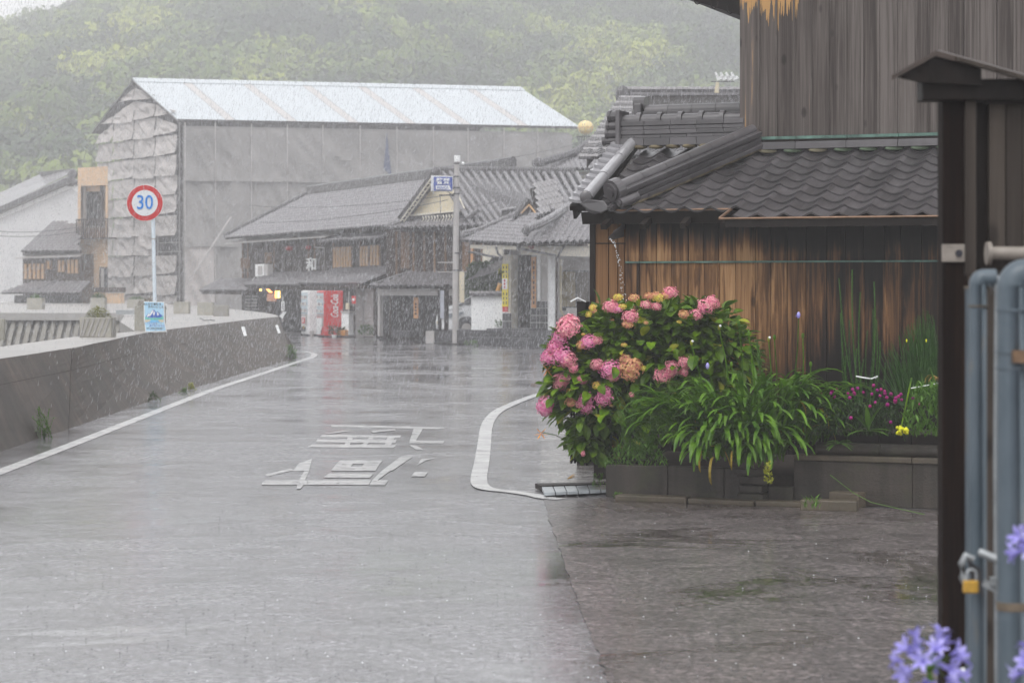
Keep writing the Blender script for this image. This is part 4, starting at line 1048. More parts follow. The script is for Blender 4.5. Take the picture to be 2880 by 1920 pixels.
weed('small upright weed at the middle of the seawall foot', 436, 1130, 39.5, .22, 7, 62, L_dark)
weed('low yellowish weed under the second panel joint of the seawall', 540, 1100, 43.7, .16, 9, 63, L_hydy)
weed('tiny weed just right of the yellowish one at the seawall foot', 520, 1108, 42.6, .10, 5, 64)
weed('bushy weed at the far end corner of the seawall', 820, 1008, 62.0, .42, 22, 65, L_weed, .1)
# ---------------------------------------------------------------- far street materials
M_oldwood = wood('old_dark_wood', [(.25, (.016, .011, .010)), (.5, (.034, .024, .020)), (.8, (.075, .05, .035))], 6, .5, .6, knots=False)
M_lattice = flat('pale_lattice', (.50, .30, .14), .6, var=.2, scale=8)
M_midwood = wood('warm_wood', [(.25, (.06, .035, .02)), (.6, (.17, .095, .05)), (.9, (.30, .18, .10))], 6, .6, .6, knots=False)
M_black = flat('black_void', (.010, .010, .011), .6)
M_glass = flat('window_glass', (.03, .035, .04), .08, var=.2, spec=.8)
M_cream = flat('cream_plaster', (.62, .55, .40), .7, var=.1, scale=4)
M_grey = flat('grey_plaster', (.42, .40, .39), .7, var=.12, scale=3)
M_metalr = flat('pale_metal_roof', (.34, .32, .31), .35, .2, var=.2, scale=3)
M_red = flat('red_enamel', (.62, .025, .03), .3, var=.06)
M_orangew = flat('orange_wood_sign', (.60, .30, .12), .6, var=.2, scale=10)
M_tar = flat('dark_line', (.05, .05, .055), .5)
E_lamp = emit('lantern_glow', (1.0, .42, .10), 3.2); E_lampy = emit('lantern_glow_yellow', (1.0, .62, .16), 4.0)
M_blue = flat('police_blue', (.015, .06, .36), .35, var=.05); M_yel = flat('banner_yellow', (.80, .66, .02), .5, var=.06); M_ink = flat('ink', (.02, .02, .03), .5)
M_bluesign = flat('numeral_blue', (.0, .20, .66), .4, var=.04); M_redsign = flat('sign_red', (.52, .012, .015), .4, var=.05)

def text(name, s, size, m, M, parent, depth=.004, align='CENTER', bold=0, shear=0, sx=1.0):
    cu = bpy.data.curves.new(name, 'FONT'); cu.body = s; cu.size = size; cu.extrude = depth; cu.align_x = align; cu.align_y = 'CENTER'; cu.offset = bold; cu.shear = shear
    cu.resolution_u = 3
    tmp = bpy.data.objects.new('tmp', cu); col.objects.link(tmp)
    dg = bpy.context.evaluated_depsgraph_get(); me = bpy.data.meshes.new_from_object(tmp.evaluated_get(dg)); bpy.data.objects.remove(tmp)
    me.materials.clear(); me.materials.append(m)
    return place(me, name, M @ Matrix.Diagonal((sx, 1, 1, 1)), parent)
def face_m(p, right, up, roll=0):
    right = Vector(right).normalized(); up = Vector(up).normalized(); n = right.cross(up)
    return Matrix(((right.x, up.x, n.x, p[0]), (right.y, up.y, n.y, p[1]), (right.z, up.z, n.z, p[2]), (0, 0, 0, 1))) @ Matrix.Rotation(roll, 4, 'Z')
Z = Vector((0, 0, 1)); X = Vector((1, 0, 0)); Y = Vector((0, 1, 0))
def slats(F, t, x0, y0, x1, y1, b, m, pitch=.09, w=.05, back=M_black, name='slat', frame=True, stuff=False):
    """lattice window: recessed dark back, one slat object each"""
    a0, zt, _ = F.hit(x0, y0, b); a1, zb, _ = F.hit(x1, y1, b)
    zt = F.hit((x0+x1)/2, y0, b)[1]; zb = F.hit((x0+x1)/2, y1, b)[1]
    fr = obj('window', F.az(MB(), a0-.04, a1+.04, zb-.04, zt+.04, b+.02, b+.05), M_midwood if frame else back, t)
    a = a0; n = max(1, round((a1-a0)/pitch)); mb = MB()
    me = None
    for i in range(n):
        c = a0+(a1-a0)*(i+.5)/n
        if stuff: F.az(mb, c-w/2, c+w/2, zb, zt, b-.02, b+.015)
        else: obj(name, F.az(MB(), c-w/2, c+w/2, zb, zt, b-.02, b+.015), m, fr)
    if stuff: obj('slats', mb, m, fr, kind='stuff')

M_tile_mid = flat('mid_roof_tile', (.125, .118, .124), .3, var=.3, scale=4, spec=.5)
# ---------------------------------------------------------------- long restaurant house
FR = Facade(635, 110.5, 1085, 88.0)
LR = FR.hit(1085, 700, 0)[0]
rest = thing('restaurant_house', FR.P(LR*.6, 2, 0), 'long dark timber town house with a broad grey tiled roof receding along the street', 'house')
ze, zr = 4.33, 6.45
E0, E1, R1, R0 = FR.P(-.2, 0, ze), FR.P(LR+3.5, 0, ze), FR.P(LR+3.5, 3.9, zr), FR.P(1.0, 3.9, zr)
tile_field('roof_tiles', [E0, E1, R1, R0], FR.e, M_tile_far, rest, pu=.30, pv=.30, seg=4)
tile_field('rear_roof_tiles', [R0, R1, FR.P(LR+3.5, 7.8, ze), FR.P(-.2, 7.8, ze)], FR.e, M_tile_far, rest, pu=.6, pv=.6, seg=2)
ridge('roof_ridge', FR.P(1.0, 3.9, zr-.05), FR.P(LR+3.5, 3.9, zr-.05), M_tile_dark, rest, r=.10, h=.42, wd=.30)
ridge('left_hip', FR.P(-.2, 0, ze), FR.P(1.0, 3.9, zr), M_tile_dark, rest, r=.10, h=.14, wd=.24)
obj('left_gable', MB().prism([FR.P(.3, .4, ze-.2), FR.P(.3, 7.2, ze-.2), FR.P(1.2, 3.9, zr-.15)], FR.e*.1), M_oldwood, rest)
bw = .75
obj('wall', FR.az(MB(), .2, LR+3, 0, ze-.05+.30, bw, bw+.2), M_oldwood, rest)
obj('rear_wall', FR.az(MB(), .2, LR+3, 0, ze, 7.0, 7.2), M_oldwood, rest)
obj('end_wall', MB().prism([FR.P(.2, bw, 0), FR.P(.2, 7.2, 0), FR.P(.2, 7.2, ze), FR.P(.2, bw, ze)], FR.e*.15), M_oldwood, rest)
# strip canopies under the eave
for (xa, xb, m, nm) in ((640, 925, M_metalr, 'metal_canopy'), (905, 1068, M_tile_far, 'tiled_canopy')):
    a0_, a1_ = FR.hit(xa, 680, .1)[0], FR.hit(xb, 665, .1)[0]
    z0 = FR.hit((xa+xb)/2, {640: 677, 905: 675}[xa], .0)[1]
    if m is M_tile_far: tile_field('canopy_tiles', [FR.P(a0_, -.05, z0), FR.P(a1_, -.05, z0), FR.P(a1_, .7, z0+.22), FR.P(a0_, .7, z0+.22)], FR.e, m, rest, pu=.3, pv=.35)
    else: obj(nm, MB().prism([FR.P(a0_, -.05, z0), FR.P(a1_, -.05, z0-.0), FR.P(a1_, .75, z0+.26), FR.P(a0_, .75, z0+.26)], Z*.04), m, rest)
# vertical boards and posts on the upper floor
k = .4
while k < LR+2.5:
    obj('wall_post', FR.az(MB(), k, k+.11, 2.4, ze+.05, bw-.05, bw+.02), M_oldwood if rnd.random() < .7 else M_midwood, rest); k += .92
slats(FR, rest, 937, 695, 988, 752, bw-.05, M_lattice, .36, .22)
slats(FR, rest, 1012, 693, 1036, 748, bw-.05, M_lattice, .36, .22)
slats(FR, rest, 1040, 690, 1067, 746, bw-.05, M_lattice, .36, .22)
slats(FR, rest, 744, 712, 762, 738, bw-.05, M_midwood, .3, .18)
slats(FR, rest, 676, 728, 700, 752, bw-.05, M_midwood, .5, .25)
for (x, y, r_) in ((815, 698, .26), (868, 696, .2)):
    p = FR.hit(x, y, bw-.1)[2]; obj('red_lantern', MB().ball(tuple(p), r_*.6, 10, 6, (1.3, 1.3, .8)), M_redsign, rest, smooth=True)
p = FR.hit(876, 746, bw-.12)[2]; text('shop_character', '和', .62, M_white, face_m(p, FR.e, Z), rest, .02, bold=.01, sx=2.6)
# conduit line
obj('conduit', MB().tube([FR.hit(883, 695, bw-.1)[2], FR.hit(912, 697, bw-.1)[2], FR.hit(912, 768, bw-.1)[2], FR.hit(845, 797, -.3)[2]], .022, 6), M_grey, rest)
# lower pent roofs
def pent(xa, xb, ye, z1, b0, b1, nm):
    a0_, a1_ = FR.hit(xa, ye, b0)[0], FR.hit(xb, ye, b0)[0]; z0 = FR.hit((xa+xb)/2, ye, b0)[1]
    tile_field(nm, [FR.P(a0_, b0, z0), FR.P(a1_, b0, z0), FR.P(a1_, b1, z1), FR.P(a0_, b1, z1)], FR.e, M_tile_mid, rest, pu=.27, pv=.3)
    obj('pent_beam', FR.az(MB(), a0_, a1_, z0-.16, z0-.05, b0+.12, b0+.22), M_oldwood, rest)
    return a0_, a1_, z0
pent(560, 688, 818, 2.35, -.4, bw, 'far_pent_tiles')
pent(688, 842, 803, 2.62, -.6, bw, 'middle_pent_tiles')
r0 = pent(842, 1016, 799, 2.75, -.9, bw, 'near_pent_tiles')
ridge('pent_hip', FR.hit(842, 800, -.9)[2], FR.P(FR.hit(842, 800, -.9)[0]+.8, bw, 2.75), M_tile_dark, rest, r=.06, h=.05, wd=.14)
# ground floor: doorway, screens, grey wall sheets
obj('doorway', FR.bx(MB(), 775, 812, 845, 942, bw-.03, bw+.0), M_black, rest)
for (x0, x1) in ((690, 704), (708, 722)):
    fr = obj('door_panel', FR.bx(MB(), x0, 828, x1, 905, bw-.08, bw-.03), M_glass, rest)
    for k in range(7): obj('door_slat', FR.bx(MB(), x0, 832+k*9, x1, 834+k*9, bw-.11, bw-.08), M_grey, fr)
for (x0, x1, m) in ((958, 984, M_oldwood), (1000, 1020, M_grey), (1024, 1050, M_grey), (985, 1000, M_oldwood)):
    obj('wall_sheet', FR.bx(MB(), x0, 812, x1, 946, -.15, -.08), m, rest)
obj('downpipe', MB().tube([FR.hit(1063, 806, -.3)[2], FR.hit(1063, 945, -.3)[2]], .045, 8), M_grey, rest)
obj('downpipe', MB().tube([FR.hit(1009, 800, -.9)[2], FR.hit(1000, 830, -.3)[2], FR.hit(1000, 900, -.3)[2]], .03, 8), M_grey, rest)
# glowing lanterns
ln = thing('lit_lantern', FR.hit(783, 830, -.5)[2], 'glowing paper lantern pair hanging at the restaurant door', 'lantern')
for (x, y0, y1, m) in ((777, 818, 838, E_lamp), (784, 818, 838, E_lampy)):
    a, b_ = FR.hit(x, y0, -.5)[2], FR.hit(x, y1, -.5)[2]; obj('shade', MB().tube([a, b_], .055, 8), m, ln)
obj('frame', MB().tube([FR.hit(780, 806, -.5)[2], FR.hit(780, 818, -.5)[2]], .01, 5), M_oldwood, ln)
sg = thing('lit_signboard', FR.hit(765, 838, -.4)[2], 'orange lit board with a slanting glowing strip above it, left of the lanterns', 'sign')
obj('board', FR.bx(MB(), 751, 826, 775, 847, -.4, -.36), flat('lit_board', (.62, .28, .16), .6), sg)
obj('light_strip', MB().prism([FR.hit(745, 810, -.45)[2], FR.hit(750, 810, -.45)[2], FR.hit(764, 822, -.45)[2], FR.hit(758, 823, -.45)[2]], FR.s*.05), E_lamp, sg)
t = thing('small_bulb', FR.hit(733, 815, -.4)[2], 'tiny glowing bulb under the far pent roof', 'lamp'); obj('bulb', MB().ball(tuple(FR.hit(733, 815, -.4)[2]), .05, 8, 6), E_lampy, t, smooth=True); obj('wire', MB().tube([FR.hit(733, 806, -.4)[2], FR.hit(733, 813, -.4)[2]], .006, 4), M_tar, t)
# air conditioner
ac = thing('air_conditioner', FR.hit(733, 778, .3)[2], 'white outdoor air conditioner on struts above the pent roof', 'air conditioner')
obj('casing', FR.bx(MB(), 717, 743, 741, 778, .25, .5), M_white, ac, bev=.02)
obj('side_casing', FR.bx(MB(), 742, 743, 753, 778, .25, .5), M_grey, ac)
obj('grille', FR.bx(MB(), 725, 748, 736, 773, .22, .25), M_grey, ac)
for x in (712, 722): obj('strut', MB().tube([FR.hit(x+4, 780, .3)[2], FR.hit(x-5, 792, -.1)[2]], .02, 5), M_white, ac)

# ---------------------------------------------------------------- vending machines, built in local axes (x along the street front, y inward)
M_can1 = flat('can_red', (.42, .22, .22), .4); M_can2 = flat('can_blue', (.25, .32, .42), .4)
def vending(px, pyb, d, label, body, brand):
    base = Vector(((px-HX)/FPX*d, d, 0)); rz = math.atan2(FR.e.y, FR.e.x)
    t = thing('vending_machine', base, label, 'vending machine', rz=rz)
    L_ = lambda nm, mb, m, **k: obj(nm, mb, m, t, world=False, **k)
    W, D, H = 1.02, .74, 1.83
    # shopfront side faces -y; the long lettered side is at +x
    L_('cabinet', MB().box((0, 0, .06), (W, D, H)), body, bev=.02)
    L_('foot', MB().box((.03, .03, 0), (W-.03, D-.03, .06)), M_ink)
    fm = M_white if brand != 'red' else body
    L_('front_frame', MB().box((.03, -.035, .08), (W-.03, 0, H-.02)), fm, bev=.01)
    L_('display_window', MB().box((.08, -.05, .88), (W-.08, -.03, H-.09)), flat('lit_display_'+brand, (.50, .60, .66), .15, var=.15, scale=12))
    for r_ in range(3):
        L_('shelf', MB().box((.09, -.065, .95+r_*.27), (W-.09, -.05, .975+r_*.27)), M_white)
        for c in range(9): L_('can', MB().box((.12+c*.088, -.075, .98+r_*.27), (.165+c*.088, -.05, 1.08+r_*.27)), [M_can1, M_can2, M_cream, M_white, M_grey, M_grey][(c*5+r_*3) % 6])
    L_('button_strip', MB().box((.09, -.055, .80), (W-.09, -.035, .86)), M_grey)
    L_('payment_panel', MB().box((W-.30, -.06, .42), (W-.10, -.035, .78)), M_grey)
    L_('dispenser_slot', MB().box((.14, -.06, .18), (W-.36, -.035, .36)), M_ink)
    return t, W, D, H
v1, W, D, H = vending(893, 946, 90.3, 'red soft drink vending machine with white script down its side', M_red, 'red')
# white lower panel and script on the street-end side
loc = lambda nm, mb, m, t, **k: obj(nm, mb, m, t, world=False, **k)
loc('advert_panel', MB().prism([(.10, -.062, .10), (.55, -.062, .10), (.78, -.062, .45), (.78, -.062, .76), (.10, -.062, .76)], (0, .012, 0)), M_white, v1)
Mside = Matrix.Translation((W+.004, .40, 1.22)) @ Matrix(((0, 0, 1, 0), (1, 0, 0, 0), (0, 1, 0, 0), (0, 0, 0, 1))) @ Matrix.Rotation(R(90), 4, 'Z')
def script(M_, t):
    cu = bpy.data.curves.new('lettering', 'FONT'); cu.body = 'Coca-Cola'; cu.size = .34; cu.extrude = .004; cu.align_x = cu.align_y = 'CENTER'; cu.shear = .35; cu.offset = .006
    tmp = bpy.data.objects.new('tmp', cu); col.objects.link(tmp); dg = bpy.context.evaluated_depsgraph_get(); me = bpy.data.meshes.new_from_object(tmp.evaluated_get(dg)); bpy.data.objects.remove(tmp)
    me.materials.clear(); me.materials.append(M_white); o = bpy.data.objects.new('lettering', me); col.objects.link(o); o.parent = t; o.matrix_basis = M_ @ Matrix.Diagonal((.62, 1.25, 1, 1))
script(Mside, v1)
v2, W, D, H = vending(849, 946, 92.6, 'pale grey vending machine left of the red one, red badge low on its front', M_white, 'pale')
loc('badge', MB().box((.25, -.075, .50), (.62, -.06, .74)), M_red, v2); loc('badge_ring', MB().tube([(.435, -.082, .62), (.435, -.074, .62)], .085, 14), M_white, v2)
loc('emblem', MB().box((.38, -.075, .28), (.56, -.06, .40)), flat('emblem_ochre', (.35, .25, .08), .5), v2)
# sundries in front of the row
def simple(name, label, cat, parts):
    t = None
    for nm, mb, m, *kw in parts:
        if t is None: v = mb.v; c = Vector((sum(q[0] for q in v)/len(v), sum(q[1] for q in v)/len(v), min(q[2] for q in v))); t = thing(name, c, label, cat)
        obj(nm, mb, m, t, **(kw[0] if kw else {}))
    return t
FN = Facade(850, 90.0, 1000, 88.5)   # pavement strip in front, nearly facing us
simple('white_cabinet', 'tall white board cabinet standing right of the red vending machine', 'cabinet', [('body', FN.bx(MB(), 960, 879, 981, 942, 0, .3), M_white, {'bev': .01}), ('top', FN.bx(MB(), 957, 875, 984, 879, -.04, .34), M_grey)])
simple('meter_box', 'small cream meter box fixed above the white cabinet', 'meter box', [('box', FN.bx(MB(), 972, 852, 980, 870, .3, .4), M_cream), ('pipe', MB().tube([FN.hit(981, 820, .35)[2], FN.hit(981, 875, .35)[2]], .02, 6), M_grey)])
t = simple('potted_plant', 'dark leafy plant in a small white pot beside the red vending machine', 'plant', [('pot', MB().tube([FN.hit(940, 951, -.3)[2], FN.hit(940, 941, -.3)[2]], [.08, .11], 10), M_white)])
mb = MB(); r_ = random.Random(71); me = leaf_mesh(.16, .07, L_dark, .3, 2)
for i in range(90): add_mesh(mb, me, orient(FN.hit(r_.uniform(924, 950), r_.uniform(918, 942), -.3)[2], Vector((r_.uniform(-1, 1), r_.uniform(-1, .2), r_.uniform(-.2, 1)))))
obj('foliage', mb, L_dark, t, kind='stuff')
t = simple('orange_tub', 'orange planter tub between the potted plant and the white cabinet', 'tub', [('tub', FN.bx(MB(), 946, 928, 970, 944, -.2, .05), flat('orange_plastic', (.55, .24, .06), .6, var=.2), {'bev': .02})])
mb = MB()
for i in range(30): add_mesh(mb, me, orient(FN.hit(r_.uniform(948, 968), 928, -.1)[2], Vector((r_.uniform(-1, 1), r_.uniform(-1, .2), r_.uniform(.2, 1)))))
obj('foliage', mb, L_dark, t, kind='stuff')
spiky('pavement_weed', 'scruffy green weeds growing along the foot of the grey sheets', 'weeds', 1008, 918, 1052, 944, 88.0, 160, L_weed, .14, .05, 72)
simple('small_bucket', 'small pale bucket standing between the two vending machines', 'bucket', [('pail', MB().tube([FN.hit(877, 946, -.2)[2], FN.hit(877, 930, -.2)[2]], [.07, .09], 10), M_grey)])
t = simple('round_road_sign', 'small red and white round badge sign on a bracket under the pent roof corner', 'sign', [('plate', FN.bx(MB(), 989, 832, 1000, 854, -.1, -.07), M_red, {'bev': .01})])
c = FN.hit(994.5, 842, -.12)[2]; obj('disc', MB().tube([c, c+Vector((0, .02, 0))], .055, 16), M_white, t); obj('bracket', MB().tube([FN.hit(994, 855, -.08)[2], FN.hit(994, 862, -.08)[2]], [.03, .01], 6), M_grey, t)
t = simple('sandwich_sign', 'white tilted notice board on a post at the far end of the seawall', 'sign', [('post', MB().tube([U(795, 905, 84), U(795, 835, 84)], .03, 6), M_grey), ('upper_board', MB().prism([U(791, 848, 83.9), U(800, 847, 83.9), U(800, 873, 83.9), U(791, 874, 83.9)], (0, .03, 0)), M_white), ('tilted_board', MB().prism([U(785, 889, 83.7), U(797, 877, 83.7), U(806, 876, 83.7), U(794, 896, 83.7)], (0, .03, 0)), M_white)])
for k, yy in enumerate((852, 857, 862, 867)): obj('stroke_mark', MB().prism([U(794, yy, 83.86), U(797.5, yy, 83.86), U(797.5, yy+2.5, 83.86), U(794, yy+2.5, 83.86)], (0, .01, 0)), M_ink, t)

# ---------------------------------------------------------------- gabled middle house
FM = Facade(1085, 85.5, 1372, 81.5)
mid = thing('gabled_house', FM.P(3, 2, 0), 'dark timber house with white plaster gable behind the police sign', 'house')
obj('wall', FM.bx(MB(), 1092, 645, 1372, 948, .0, .2), M_oldwood, mid)
obj('side_wall', FM.bx(MB(), 1086, 645, 1094, 948, .1, 5), M_oldwood, mid)
# skirt roof
aL_, zL_, _ = FM.hit(1088, 643, -.6); aR_, zR_, _ = FM.hit(1345, 643, -.6)
tile_field('skirt_roof_tiles', [FM.P(aL_, -.6, zL_), FM.P(aR_+.6, -.6, zL_), FM.P(aR_+.0, .5, zL_+.42), FM.P(aL_+.9, .5, zL_+.42)], FM.e, M_tile_far, mid, pu=.25, pv=.28)
obj('skirt_ridge', MB().tube([FM.P(aL_-.1, -.65, zL_+.06), FM.P(aL_+.9, .45, zL_+.5)], .12, 8), M_tile_dark, mid)
# gable triangle
gA = [FM.hit(1150, 606, .1)[2], FM.hit(1312, 592, .1)[2], FM.hit(1232, 490, .1)[2]]
obj('gable_plaster', MB().prism([gA[0], gA[1], gA[2]], FM.s*.15), M_cream, mid)
obj('gable_ledge', MB().prism([FM.hit(1152, 608, -.05)[2], FM.hit(1312, 592, -.05)[2], FM.hit(1312, 588, -.05)[2], FM.hit(1152, 603, -.05)[2]], FM.s*.2), M_plaster, mid)
obj('gable_shelf', FM.bx(MB(), 1180, 608, 1345, 632, .05, .3), M_tile_dark, mid)
for i in range(13):
    x = 1186+i*8.2+0; obj('curved_bracket', MB().tube([FM.hit(x+3, 609-i*.6, -.02)[2], FM.hit(x+5, 616-i*.6, -.08)[2], FM.hit(x, 626-i*.6, -.1)[2]], .022, 5), M_plaster, mid)
# left verge with small rungs, right verge
vL0, vL1 = FM.hit(1128, 622, -.25)[2], FM.hit(1216, 500, -.25)[2]
obj('verge', MB().prism([vL0, vL1, vL1+Z*.2-X*.05, vL0+Z*.14-X*.14], FM.s*.5), M_tile_dark, mid)
obj('verge_trim', MB().tube([vL0-FM.s*.03, vL1-FM.s*.03], .03, 6), M_plaster, mid)
obj('verge_trim', MB().tube([vL0-FM.s*.03+X*.12-Z*.03, vL1-FM.s*.03+X*.12-Z*.03], .025, 6), M_plaster, mid)
for i in range(12):
    p = vL0.lerp(vL1, (i+.5)/12); obj('verge_rung', MB().tube([p-FM.s*.05, p+X*.12-Z*.04-FM.s*.05], .018, 5), M_plaster, mid)
vR0, vR1 = FM.hit(1300, 570, -.2)[2], FM.hit(1318, 612, -.2)[2]
obj('verge_trim', MB().tube([FM.hit(1290, 552, -.2)[2], FM.hit(1318, 612, -.2)[2]], .03, 6), M_plaster, mid)
# right main roof plane, real round tile rows
pA, pB, pC, pD = FM.hit(1222, 487, .4)[2], FM.hit(1660, 492, 5.2)[2], FM.hit(1660, 640, -.2)[2], FM.hit(1322, 640, -.8)[2]
P_r = [FM.hit(1222, 487, .8)[2], FM.hit(1620, 490, 3.4)[2], FM.hit(1700, 640, .6)[2], FM.hit(1335, 640, -.6)[2]]
obj('roof_bed', MB().quad(*P_r), M_tile_dark, mid)
obj('roof_underside', MB().quad(*[p-Z*.12+Y*.1 for p in P_r]), M_darkwood, mid)
for i in range(19):
    t0 = i/18.0; a = P_r[0].lerp(P_r[1], t0); b_ = P_r[3].lerp(P_r[2], t0)
    n_seg = 9
    obj('tile_row', MB().tube([a.lerp(b_, k/n_seg)+Z*.05-Y*.03 for k in range(n_seg+1)], [.088+(.006 if k % 2 else 0) for k in range(n_seg+1)], 8), M_tile_far, mid, smooth=True)
    if i < 18:
        a2 = P_r[0].lerp(P_r[1], (i+.5)/18); b2 = P_r[3].lerp(P_r[2], (i+.5)/18); mb = MB()
        for k in range(26):
            p = a2.lerp(b2, k/26); q = a2.lerp(b2, (k+.9)/26); mb.quad(p-X*.09+Z*.01, p+X*.09+Z*.01, q+X*.09+Z*.045, q-X*.09+Z*.045)
        obj('pan_tiles', mb, M_tile_dark, mid, kind='stuff')
ridge('main_ridge', FM.hit(1222, 490, .8)[2], FM.hit(1620, 492, 3.4)[2], M_tile_dark, mid, r=.09, h=.20, wd=.26)
obj('ridge_ornament', MB().ball(tuple(FM.hit(1228, 482, .6)[2]), .17, 8, 6), M_tile_dark, mid)
obj('small_ridge', MB().tube([FM.hit(1317, 612, -.5)[2], FM.hit(1350, 587, -.6)[2]], .09, 8), M_tile_far, mid, smooth=True)
# left slope of this roof (seen only as bulk from the side)
obj('left_slope', MB().quad(FM.hit(1222, 487, .8)[2], FM.hit(1128, 622, -.2)[2], FM.hit(1128, 622, 4)[2], FM.hit(1300, 487, 4)[2]), M_tile_dark, mid)
# upper floor windows and timber
slats(FM, mid, 1128, 655, 1148, 752, -.03, M_midwood, .35, .16)
for x in (1112, 1160, 1190, 1219, 1250, 1300, 1330, 1352): obj('wall_post', FM.bx(MB(), x, 652, x+4, 772, -.05, .02), M_midwood, mid)
obj('wood_panel', FM.bx(MB(), 1300, 680, 1318, 765, -.04, .02), M_midwood, mid); obj('wood_panel', FM.bx(MB(), 1323, 690, 1330, 765, -.05, .02), M_orangew, mid)
for y in (738, 765): obj('handrail', MB().tube([FM.hit(1232, y, -.25)[2], FM.hit(1282, y, -.25)[2]], .02, 6), M_grey, mid)
# lower pent roof
aL_, zL_, _ = FM.hit(1046, 806, -1.1); aR_, _, _ = FM.hit(1300, 806, -1.1)
tile_field('pent_roof_tiles', [FM.P(aL_, -1.1, zL_), FM.P(aR_, -1.1, zL_), FM.P(aR_, .1, zL_+.55), FM.P(aL_+1.0, .1, zL_+.55)], FM.e, M_tile_mid, mid, pu=.26, pv=.28)
ridge('pent_hip', FM.P(aL_-.05, -1.15, zL_), FM.P(aL_+1.0, .1, zL_+.55), M_tile_dark, mid, r=.05, h=.06, wd=.14)
obj('lintel_boards', FM.bx(MB(), 1066, 812, 1234, 831, -.75, -.70), M_grey, mid)
obj('lintel_boards', FM.bx(MB(), 1250, 812, 1280, 831, -.75, -.70), M_grey, mid)
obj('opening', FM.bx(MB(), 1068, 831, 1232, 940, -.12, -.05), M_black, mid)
obj('doorpost', FM.bx(MB(), 1062, 812, 1068, 945, -.75, -.6), M_grey, mid); obj('doorpost', FM.bx(MB(), 1050, 812, 1058, 945, -.75, -.6), M_oldwood, mid)
for x in (1095, 1128, 1190): obj('door_stile', FM.bx(MB(), x, 831, x+3, 940, -.16, -.12), M_oldwood, mid)
obj('threshold_stone', FM.bx(MB(), 1100, 930, 1150, 948, -.5, -.2), M_stone, mid)
obj('side_drop_roof', MB().quad(FM.hit(1290, 795, -1.0)[2], FM.hit(1412, 760, -1.0)[2], FM.hit(1412, 720, .0)[2], FM.hit(1330, 760, .0)[2]), M_tile_dark, mid)
obj('white_gablet', MB().prism([FM.hit(1358, 700, -.3)[2], FM.hit(1412, 700, -.3)[2], FM.hit(1412, 728, -.3)[2], FM.hit(1385, 722, -.3)[2], FM.hit(1365, 748, -.3)[2], FM.hit(1356, 746, -.3)[2]], FM.s*.1), M_plaster, mid)
t = thing('hanging_wood_sign', FM.hit(1169, 890, -.5)[2], 'vertical orange wooden nameboard hanging in the dark shop opening', 'sign')
obj('board', FM.bx(MB(), 1163, 836, 1175, 895, -.5, -.46), M_orangew, t)
for k in range(4): obj('stroke_mark', FM.bx(MB(), 1166.5, 852+k*9, 1171, 858+k*9, -.515, -.5), M_oldwood, t)
t = thing('shelter_screen', FM.hit(1242, 945, -4.9)[2], 'pale vertical panel between two dark posts in front of the shop', 'screen')
obj('post', FM.bx(MB(), 1231, 815, 1236, 930, -4.95, -4.85), M_darkwood, t); obj('post', FM.bx(MB(), 1249, 800, 1256, 930, -4.95, -4.85), M_darkwood, t)
obj('panel', FM.bx(MB(), 1237, 817, 1248, 895, -4.92, -4.88), flat('pale_panel', (.36, .38, .44), .4, var=.2, scale=2), t)

# ---------------------------------------------------------------- police pole with sign
pp = thing('utility_pole', U(1283, 960, 78) , 'tall pale pole carrying the blue police sign in front of the gabled house', 'pole')
def PX(x, y, d=78.0): return U(x, y, d)
obj('pole', MB().tube([PX(1281, 965), PX(1282, 700), PX(1285, 440)], [.115, .105, .085], 12), M_grey, pp, smooth=True)
obj('cap', MB().tube([PX(1286, 455), PX(1286, 437)], .105, 12), M_white, pp)
for (y, r_) in ((460, .10), (497, .11), (528, .12), (545, .12), (712, .115), (760, .13)): obj('band', MB().tube([PX(1284, y+2), PX(1284, y-2)], r_, 12), M_tar, pp)
obj('sign_box', MB().prism([PX(1212, 494, 77.6), PX(1273, 496, 77.9), PX(1273, 538, 77.9), PX(1212, 538, 77.6)], (0, .22, 0)), M_white, pp, bev=.01)
obj('sign_face', MB().prism([PX(1220, 497.5, 77.58), PX(1272, 498, 77.85), PX(1272, 536.5, 77.85), PX(1220, 536.5, 77.58)], (0, -.02, 0)), M_blue, pp)
text('lettering', '警察', .235, M_white, face_m(PX(1246, 511, 77.6), X, Z), pp, .006, bold=.004)
obj('arrow_plate', MB().prism([PX(1226, 522, 77.56), PX(1262, 522, 77.6), PX(1262, 519, 77.6), PX(1269, 534, 77.6), PX(1226, 533, 77.56)][::-1], (0, -.012, 0)), M_white, pp)
text('lettering', 'POLICE', .115, M_blue, face_m(PX(1245, 528, 77.53), X, Z), pp, .004, bold=.002)
obj('crossarm', MB().tube([PX(1235, 549), PX(1284, 549)], .025, 6), M_tar, pp)
for (x, y, x2, y2) in ((1256, 536, 1284, 560), (1238, 551, 1239, 640)): obj('stay', MB().tube([PX(x, y), PX(x2, y2)], .012, 5), M_tar, pp)
obj('insulator', MB().ball(tuple(PX(1302, 460)), .06, 8, 6), M_white, pp, smooth=True)
obj('switch_box', MB().prism([PX(1292, 764, 77.9), PX(1306, 764, 77.9), PX(1306, 851, 77.9), PX(1292, 851, 77.9)], (0, .2, 0)), M_cream, pp, bev=.01)
for (a, b_, lab, sag) in ((PX(1296, 466), U(1690, 385, 110), 'thin cable rising from the police pole towards the right', .3), (PX(1284, 545), U(700, 578, 104), 'upper cable crossing the long tiled roof', .6), (PX(1260, 562), U(730, 626, 100), 'lower cable crossing the long tiled roof', .5), (PX(1296, 590), U(1640, 490, 90), 'cable from the pole across the round tile rows', .25)):
    t = thing('overhead_cable', a, lab, 'cable'); pts = [a.lerp(b_, k/12)-Z*sag*4*(k/12)*(1-k/12)*.4 for k in range(13)]; obj('wire', MB().tube(pts, .012, 5), M_tar, t)

